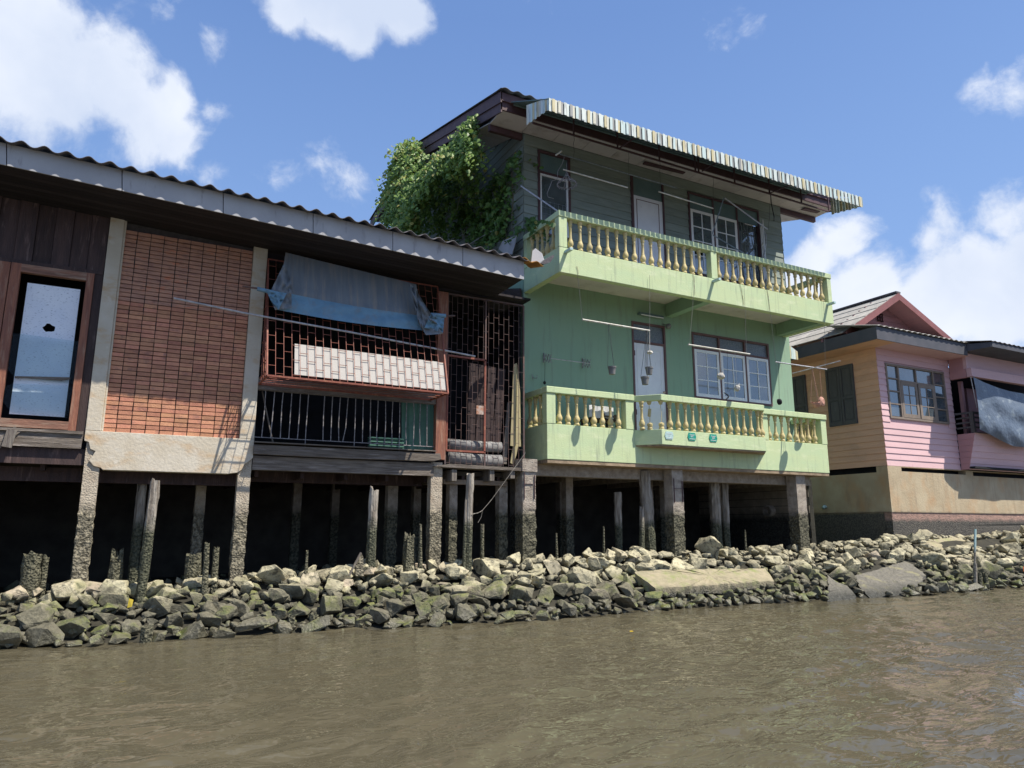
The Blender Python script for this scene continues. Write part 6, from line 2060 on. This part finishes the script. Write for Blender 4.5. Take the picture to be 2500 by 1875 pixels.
Z5 = lambda x, y: (900+x/3.16, 200+y/3.16)
far_poly = [Z5(*q) for q in ((240, 470), (320, 430), (400, 470), (425, 540), (420, 620), (300, 760), (230, 840), (150, 900), (110, 870), (165, 720), (175, 620), (205, 560))]
band_poly = [Z5(*q) for q in ((780, 270), (825, 230), (835, 290), (800, 360), (815, 470), (780, 560), (640, 620), (500, 640), (480, 760), (350, 900), (320, 1010), (330, 1120), (240, 1130), (150, 1100), (125, 1010), (140, 940), (240, 850), (330, 760), (440, 640), (540, 560), (640, 460), (690, 370))]
inner_poly = [Z5(*q) for q in ((560, 600), (780, 560), (860, 640), (880, 720), (860, 820), (740, 860), (700, 960), (660, 1100), (560, 1180), (380, 1150), (330, 1050), (360, 900), (480, 760))]
wall_poly = [Z5(*q) for q in ((1115, 530), (1165, 560), (1160, 700), (1120, 800), (1090, 1000), (1060, 1160), (960, 1220), (820, 1230), (640, 1180), (700, 960), (860, 830), (930, 770), (1000, 680), (1080, 600))]
tuft_poly = [Z5(*q) for q in ((1190, 1060), (1240, 1030), (1310, 1050), (1340, 1080), (1280, 1110), (1210, 1120))]


def xband(x, y):
    t = (y-276)/(541-276)
    return 6.05-.75*max(0, min(1, t))


base1 = atX(1000, 480, 6.0); base2 = atX(1050, 540, 6.6); base3 = atX(1180, 560, 6.95)
scatter_vine('climbing_vine', 'yellow tipped vine spilling over the far end of the roof verge', [(far_poly, 3200, lambda x, y: 5.95-.45*max(0, (y-340)/150), .105, .72, base1)], 5)
scatter_vine('climbing_vine', 'bright leafy vine running down from the roof corner to the lower roof', [(band_poly, 7600, xband, .100, .62, base2), (inner_poly, 2100, lambda x, y: 6.55, .11, .52, base2)], 6,
             stems=[[atX(*Z5(720+8*i*math.sin(i), 640+70*i), 6.3) for i in range(6)], [atX(*Z5(150+30*i, 900-12*i), 5.6) for i in range(6)]])
scatter_vine('climbing_vine', 'dark sparse vine with bare stems on the boards near the house corner', [(wall_poly, 2100, lambda x, y: 6.92, .105, .36, base3)], 7,
             stems=[[atX(*Z5(x0_+6*math.sin(i*1.7+x0_), y0_+(1230-y0_)*i/6), 6.9) for i in range(7)] for (x0_, y0_) in ((820, 1020), (870, 1000), (925, 920), (1010, 860), (1060, 960), (990, 1100), (760, 900), (1110, 700))])
scatter_vine('potted_plant', 'small leafy tuft growing at the left end of the upper balcony rail', [(tuft_poly, 260, lambda x, y: 7.12, .10, .2, atX(1300, 550, 7.12))], 8)

# antenna-like wires and loose sheet on the lower roof, next to the wall
MB().prism([atX(*Z5(*q), 6.85) for q in ((1000, 1290), (1030, 1230), (1060, 1215), (1140, 1185), (1130, 1250), (1105, 1330), (1040, 1320))], (.01, .0, 0)).top('loose_sheet', 'fasciaboard', 'bent grey sheet standing on the lower roof against the green boards', 'sheet')
MB().tube([atX(*Z5(780, 1250), 6.7), atX(*Z5(870, 1195), 6.75), atX(*Z5(975, 1140), 6.8)], .009, 5).top('thin_rod', 'pole', 'thin pale rod propped on the lower roof beneath the vines', 'rod')
mb = MB()
for i in range(3):
    mb.tube([atX(*Z5(735+i*4+20*math.sin(k*.9+i), 1240-k*16), 6.7) for k in range(7)], .006, 4)
mb.top('wire_coil', 'wirepale', 'loose coil of pale wire on the lower roof under the vines', 'wire')

# ================================================================== hanging things
def tube_thing(nm, pts, r, mt, lb, cat, **k):
    return MB().tube(pts, r, 7).top(nm, mt, lb, cat, **k)


# upper balcony poles
A = lambda x, y: (1270+x/4.88, 200+y/4.88)
B6 = lambda x, y: (1640+x/5.925, 360+y/5.925)
tube_thing('hanging_pole', [at(*A(515, 1045), 11.9), at(*A(1280, 1260), 11.9)], .016, 'polewhite', 'white hanging pole between the wire hanger and the upper door', 'pole')
tube_thing('hanging_pole', [at(*A(480, 860), 12.3), at(*A(1870, 1265), 12.3)], .018, 'polegrey', 'long dim grey pole under the soffit of the upper balcony', 'pole')
tube_thing('hanging_pole', [at(*A(1650, 1308), 11.9), at(1741, 509, 11.9)], .016, 'polewhite', 'white hanging pole between the upper door and upper window', 'pole')
tube_thing('leaning_pole', [at(*A(10, 1240), 12.6), at(*A(440, 1535), 11.62)], .016, 'pole', 'pale pole slanting from the wall corner down to the upper rail', 'pole')
tube_thing('leaning_pole', [at(*B6(770, 735), 12.0), at(*B6(1385, 1185), 11.8)], .017, 'pole', 'pale pole slanting down to the right across the upper window', 'pole')
MB().tube([at(*B6(755, 725), 12.0), at(*B6(680, 960), 12.0), at(*B6(590, 1240), 11.95), at(*B6(600, 1270), 11.9), at(*B6(1040, 1530), 11.6)], .014, 6).top('bent_pole', 'polegrey', 'bent grey pole with an elbow in front of the upper casements', 'pole')
tube_thing('conduit', [at(*B6(1320, 1240), 12.9), at(*B6(1345, 1210), 12.88), at(*B6(1362, 1270), 12.88), at(*B6(1362, 1400), 12.8), at(*B6(1325, 1600), 12.4)], .02, 'pole', 'grey hooked pipe at the right end of the upper balcony', 'pipe')
tube_thing('leaning_pole', [at(*A(215, 1600), 12.5), (7.3, 12.5, 7.95)], .01, 'pole', 'short thin rod behind the upper balcony corner', 'rod') if False else None
# strings from the awning rail
for (p0, p1, lb) in ((A(640, 640), A(640, 930), 'thin wire hanging from the awning rail above the wire hanger'), (A(1290, 840), A(1292, 1260), 'thin wire hanging from the soffit left of the upper door'), (A(1665, 940), A(1668, 1320), 'thin wire hanging from the awning rail above the upper door'), (B6(600, 440), B6(600, 900), 'thin wire hanging above the upper casements'), (B6(1430, 690), B6(1400, 1190), 'knotted wire hanging near the right end of the upper balcony')):
    a = at(*p0, 11.93); b_ = at(*p1, 11.9)
    pts = [lerp(a, b_, t/6)+Vector((.012*math.sin(t*2.1), 0, 0)) for t in range(7)]
    MB().tube(pts, .0055, 4).top('hanging_wire', 'wire', lb, 'wire')
MB().tube([at(*B6(1430, 690), 11.9), at(*B6(1445, 830), 11.9), at(*B6(1480, 1000), 11.9), at(*B6(1478, 1065), 11.9)], .012, 5).top('dangling_cord', 'dark', 'thick dark cord dangling from the awning near its right end', 'cord')
# ring hanger
c_ = at(*A(557, 1212), 11.9)
mb = MB()
rg_ = .205
for k in range(24):
    a0, a1 = k*math.pi/12, (k+1)*math.pi/12
    mb.bar((c_.x+rg_*math.cos(a0), c_.y+rg_*math.sin(a0), c_.z), (c_.x+rg_*math.cos(a1), c_.y+rg_*math.sin(a1), c_.z), .012)
    mb.bar((c_.x+rg_*math.cos(a0), c_.y+rg_*math.sin(a0), c_.z), (c_.x+rg_*math.cos(a0), c_.y+rg_*math.sin(a0), c_.z-.045), .014)
for k in range(6):
    a0 = k*math.pi/3+.3
    mb.tube([(c_.x+rg_*math.cos(a0), c_.y+rg_*math.sin(a0), c_.z), (c_.x+.05*math.cos(a0), c_.y+.05*math.sin(a0), c_.z+.16), (c_.x, c_.y, c_.z+.30)], .006, 4)
for k in range(8):
    a0, a1 = k*math.pi/4, (k+1)*math.pi/4
    mb.bar((c_.x+.055*math.cos(a0), c_.y+.055*math.sin(a0), c_.z+.16), (c_.x+.055*math.cos(a1), c_.y+.055*math.sin(a1), c_.z+.16), .008)
mb.tube([(c_.x, c_.y, c_.z+.30), (c_.x, c_.y, c_.z+.48)], .005, 4)
mb.tube([at(*A(q[0], q[1]), 11.95) for q in ((530, 880), (500, 980), (450, 1060), (440, 1160), (380, 1180), (320, 1330), (330, 1370), (400, 1390))], .006, 4)
mb.top('ring_hanger', 'bars', 'round wire clothes hanger hanging at the left of the upper balcony', 'hanger')
p0, p1 = at(*A(425, 872), 11.9), at(*A(495, 825), 11.9)
tube_thing('hook_handle', [p0, p1], .018, 'polewhite', 'short white peg hanging above the round wire hanger', 'peg')

# lower balcony poles, pots, strings
Z7 = lambda x, y: (1250+x/3.16, 640+y/3.16)
Z8 = lambda x, y: (1800+x/3.16, 640+y/3.16)
YH = 11.47
tube_thing('hanging_pole', [at(*Z7(543, 443), YH), at(*Z7(1062, 529), YH)], .019, 'polewhite', 'white pole hanging before the lower door, carrying three grey pots', 'pole')
tube_thing('hanging_pole', [at(*Z7(1360, 636), YH), at(*Z7(1835, 710), YH)], .018, 'polewhite', 'pale pole hanging in front of the lower window', 'pole')
tube_thing('hanging_pole', [at(*Z8(295, 770), YH), at(*Z8(690, 828), YH)], .016, 'pole', 'grey pole hanging off the right end of the green house', 'pole')
tube_thing('hanging_pole', [at(*Z8(425, 858), 11.9), at(*Z8(795, 762), 10.9)], .013, 'pole', 'thin grey pole crossing the orange wall at a slant', 'pole')


def strings(pts, lb, r=.0045, mt='wire'):
    for k, (a, b_) in enumerate(pts):
        MB().tube([a, lerp(a, b_, .5)+Vector((.006, 0, 0)), b_], r, 4).top('hanging_wire', mt, ('left', 'right')[k]+' '+lb, 'wire')


strings([(at(*Z7(500, 60), YH-.01), at(*Z7(543, 445), YH)), (at(*Z7(1062, 100), YH-.01), at(*Z7(1062, 529), YH))], 'thin wire holding the pole before the lower door', .0045, 'wirepale')
strings([(at(*Z7(1410, 110), YH-.01), at(*Z7(1370, 636), YH)), (at(*Z7(1790, 170), YH-.01), at(*Z7(1810, 706), YH))], 'thin wire holding the pole before the lower window', .0045, 'wirepale')
strings([(at(*Z8(228, 190), YH-.01), at(*Z8(300, 770), YH)), (at(*Z8(665, 270), YH-.01), at(*Z8(680, 826), YH))], 'thin wire holding the pole off the right end', .004, 'wirepale')


def hang_pot(px_, py_, wpx, hpx, top_px, lb, mt='pot'):
    c_ = at(px_, py_, YH-.02)
    d = (c_-Vector((0, 0, CAMZ))).dot(fw)
    r_ = wpx*d/FPX/2; h = hpx*d/FPX*1.05
    T = thing('hanging_pot', c_+Vector((0, 0, -h/2)), lb, 'plant pot', 'pots hanging before the lower door')
    mb = MB()
    n = 16
    prof_ = [(0, -h/2), (r_*.70, -h/2), (r_*.92, h/2-.03), (r_*1.0, h/2-.03), (r_*1.02, h/2), (r_*.90, h/2), (r_*.62, -h/2+.02), (0, -h/2+.02)]
    mb.lathe(prof_, n, tuple(c_)); mb.build('pot', mt, T, smooth=False)
    mb = MB()
    tp = at(*top_px, YH)
    for k in range(3):
        a0 = k*2.1+.4
        mb.tube([(c_.x+r_*.98*math.cos(a0), c_.y+r_*.98*math.sin(a0), c_.z+h/2-.01), tuple(tp+Vector((.015*(k-1), 0, 0)))], .0045, 4)
    mb.build('strings', 'wire', T)


hang_pot(*Z7(772, 836), 21, 18.5, Z7(745, 482), 'grey hanging pot left of the lower door, alone on its strings')
hang_pot(*Z7(1058, 839), 19.5, 17.5, Z7(1035, 520), 'upper of the two grey pots hanging before the lower door')
hang_pot(*Z7(1027, 915), 21, 18.5, Z7(1040, 520), 'lower of the two grey pots hanging before the lower door')


def blob_mb(c_, r_, seed, sq=(1, 1, 1), cut=None):
    bm = bmesh.new(); bmesh.ops.create_icosphere(bm, subdivisions=3, radius=r_)
    mb = MB()
    vs = []
    for v in bm.verts:
        f = 1+.22*nz3(v.co.x/r_+seed, v.co.y/r_, v.co.z/r_, 1.6)
        vs.append((c_.x+v.co.x*f*sq[0], c_.y+v.co.y*f*sq[1], c_.z+v.co.z*f*sq[2]))
    mb.add(vs, [tuple(v.index for v in f.verts) for f in bm.faces]); bm.free()
    return mb


for (q, r_, sq, top_, mt, nm, lb) in ((Z7(1063, 697), .05, (1.3, 1.3, .7), Z7(1062, 529), 'polewhite', 'hanging_shell', 'small pale shell hanging on a white wire before the lower door'),
                                      (Z7(1612, 880), .085, (1.1, .9, .85), Z7(1605, 672), 'roofpale', 'hanging_husk', 'grey coconut husk hanging before the middle casement'),
                                      (Z7(1738, 972), .075, (.9, .8, 1.0), Z7(1720, 690), 'roofpale', 'hanging_husk', 'pale tilted husk hanging low before the right casement'),
                                      (Z8(325, 1077), .065, (.9, .9, 1.1), Z8(318, 772), 'dark', 'hanging_bundle', 'black bundle hanging beside the green wall edge'),
                                      (Z7(252, 930), .03, (1, 1, 1.3), Z7(255, 770), 'dark', 'hanging_weight', 'tiny dark weight hanging below the left wall rack')):
    c_ = at(*q, YH-.02) if nm != 'hanging_weight' else at(*q, 12.9)
    tp = at(*top_, YH if nm != 'hanging_weight' else 12.9)
    mb = blob_mb(c_, r_, len(lb), sq)
    mb.tube([tuple(c_+Vector((0, 0, r_*.6))), tuple(tp)], .0045, 4)
    if nm == 'hanging_husk': mb.tube([tuple(c_+Vector((.03, 0, .02))), tuple(c_+Vector((.07, 0, .12)))], [.03, .004], 5)
    mb.top(nm, mt, lb, 'hanging ornament')
MB().tube([at(*Z7(1650+26*math.sin(t*.5)-6, 1062-8*t), YH) for t in range(8)], [.004+.013*math.sin((t+.5)/8*math.pi) for t in range(8)], 6).tube([at(*Z7(1665, 1000), YH), at(*Z7(1660, 690), YH)], .004, 4).top('hanging_horn', 'dark', 'dark curved horn hanging below the lower window pole', 'hanging ornament')
# peach bowl and hat
c_ = at(*Z8(608, 1100), YH-.05)
mb = MB(); mb.lathe([(0, -.075), (.06, -.065), (.11, -.01), (.125, .03), (.115, .03), (.05, -.05), (0, -.055)], 18, tuple(c_))
for k in range(14): mb.tube([(c_.x+.09*math.cos(k), c_.y+.09*math.sin(k), c_.z+.02), (c_.x+.10*math.cos(k*1.3), c_.y+.1*math.sin(k*1.3), c_.z+.05+.01*(k % 3))], .008, 4)
for k in range(3): mb.tube([(c_.x+.12*math.cos(k*2.1), c_.y+.12*math.sin(k*2.1), c_.z+.03), tuple(at(*Z8(578, 815), YH))], .004, 4)
mb.top('hanging_bowl', 'peach', 'coral bowl with dry stalks hanging before the orange wall', 'bowl')
c_ = at(*Z8(656, 1076), YH+.1)
mb = MB()
ring = []
for (rr_, yy) in ((0.0, -.03), (.06, -.035), (.11, -.01), (.125, .02), (.115, .03), (0.0, .01)):
    ring.append([(c_.x+rr_*math.cos(k*math.pi/9), c_.y+yy+rr_*.25*math.cos(k*math.pi/9), c_.z+rr_*math.sin(k*math.pi/9)) for k in range(19)])
mb.grid(ring); mb.tube([tuple(c_+Vector((0, 0, .12))), tuple(at(*Z8(635, 822), YH))], .005, 4)
mb.top('hanging_dish', 'peach', 'round coral dish hanging on edge, right of the coral bowl', 'dish')
# extra strings on the front of the upper parapet
for (x0_, y0_, x1_, y1_, lb) in ((500, 30, 512, 92, 'rusty wire on the upper parapet near its left end'), (1395, 70, 1412, 250, 'pale string looped on the upper parapet left of the middle spout'), (1755, 150, 1790, 330, 'pale string looped on the upper parapet right of the middle spout'), (1965, 190, 1990, 370, 'dark drip wire on the right half of the upper parapet')):
    a, b_ = at(*Z7(x0_, y0_), Y2-.012), at(*Z7(x1_, y1_), Y2-.012)
    MB().tube([a, lerp(a, b_, .4)+Vector((.01, 0, 0)), b_], .005, 4).top('parapet_wire', 'rust', lb, 'wire')

# wall racks (zig-zag arms with a bar)
W = thing('clothes_rack', at(*Z7(420, 760), 12.9), 'metal concertina clothes rack on the green wall left of the lower door', 'clothes rack')
for (xa, xb, ya_, yb) in ((245, 303, 705, 770), (545, 605, 745, 810)):
    mb = MB()
    for k in range(3):
        x0_, x1_ = lerp(xa, xb, k/3), lerp(xa, xb, (k+1)/3)
        mb.bar(at(*Z7(x0_, ya_+k*3), 12.86-k*.06), at(*Z7(x1_, yb+k*3), 12.80-k*.06), .012).bar(at(*Z7(x0_, yb+k*3), 12.86-k*.06), at(*Z7(x1_, ya_+k*3), 12.80-k*.06), .012)
    mb.bar(at(*Z7(xa, ya_-5), 12.97), at(*Z7(xa, yb+5), 12.97), .02)
    mb.build('folding_arm', 'bars', W)
MB().tube([at(*Z7(303, 743), 12.68), at(*Z7(605, 783), 12.68)], .01, 6).build('bar', 'pole', W)
p = at(*Z7(160, 885), 12.97)
MB().tube([p, p+Vector((0, -.06, -.04)), p+Vector((.05, -.09, -.04)), p+Vector((.07, -.06, .03))], .008, 5).tube([p+Vector((-.03, -.02, .05)), p+Vector((-.02, -.04, -.06))], .008, 5).top('wall_hook', 'bars', 'small metal hook on the green wall near its left edge', 'hook')

# table with a white cloth on the lower balcony
T = thing('small_table', (8.75, 12.6, 2.95), 'small dark wooden table behind the left balusters of the lower balcony', 'table')
MB().box(8.35, 9.1, 12.4, 12.85, 3.70, 3.74).build('table_top', 'wooddark', T)
for (a, b_) in ((8.38, 12.42), (9.03, 12.42), (8.38, 12.79), (9.03, 12.79)): MB().box(a, a+.04, b_, b_+.04, 2.95, 3.70).build('leg', 'wooddark', T)
rows = []
for j in range(8):
    rows.append([(8.3+.62*i/12, 12.38-.02*math.sin(i*1.3)*j/7-(.0 if j else 0), 3.99-.25*j/7+.01*math.sin(i)) for i in range(13)])
mb = MB(); mb.grid(rows); mb.top('white_cloth', 'lampwhite', 'white cloth hanging above the small table on the lower balcony', 'cloth', solid=.01)
for i, lb in enumerate(('upper of two wooden trays under the white cloth on the lower balcony', 'lower of two wooden trays under the white cloth on the lower balcony')):
    MB().box(8.65, 9.05, 12.36, 12.7, 3.76-i*.42, 3.80-i*.42).box(8.65, 8.69, 12.36, 12.7, 3.80-i*.42, 3.84-i*.42).box(9.01, 9.05, 12.36, 12.7, 3.80-i*.42, 3.84-i*.42).top('wooden_tray', 'woodgrey_h', lb, 'tray')
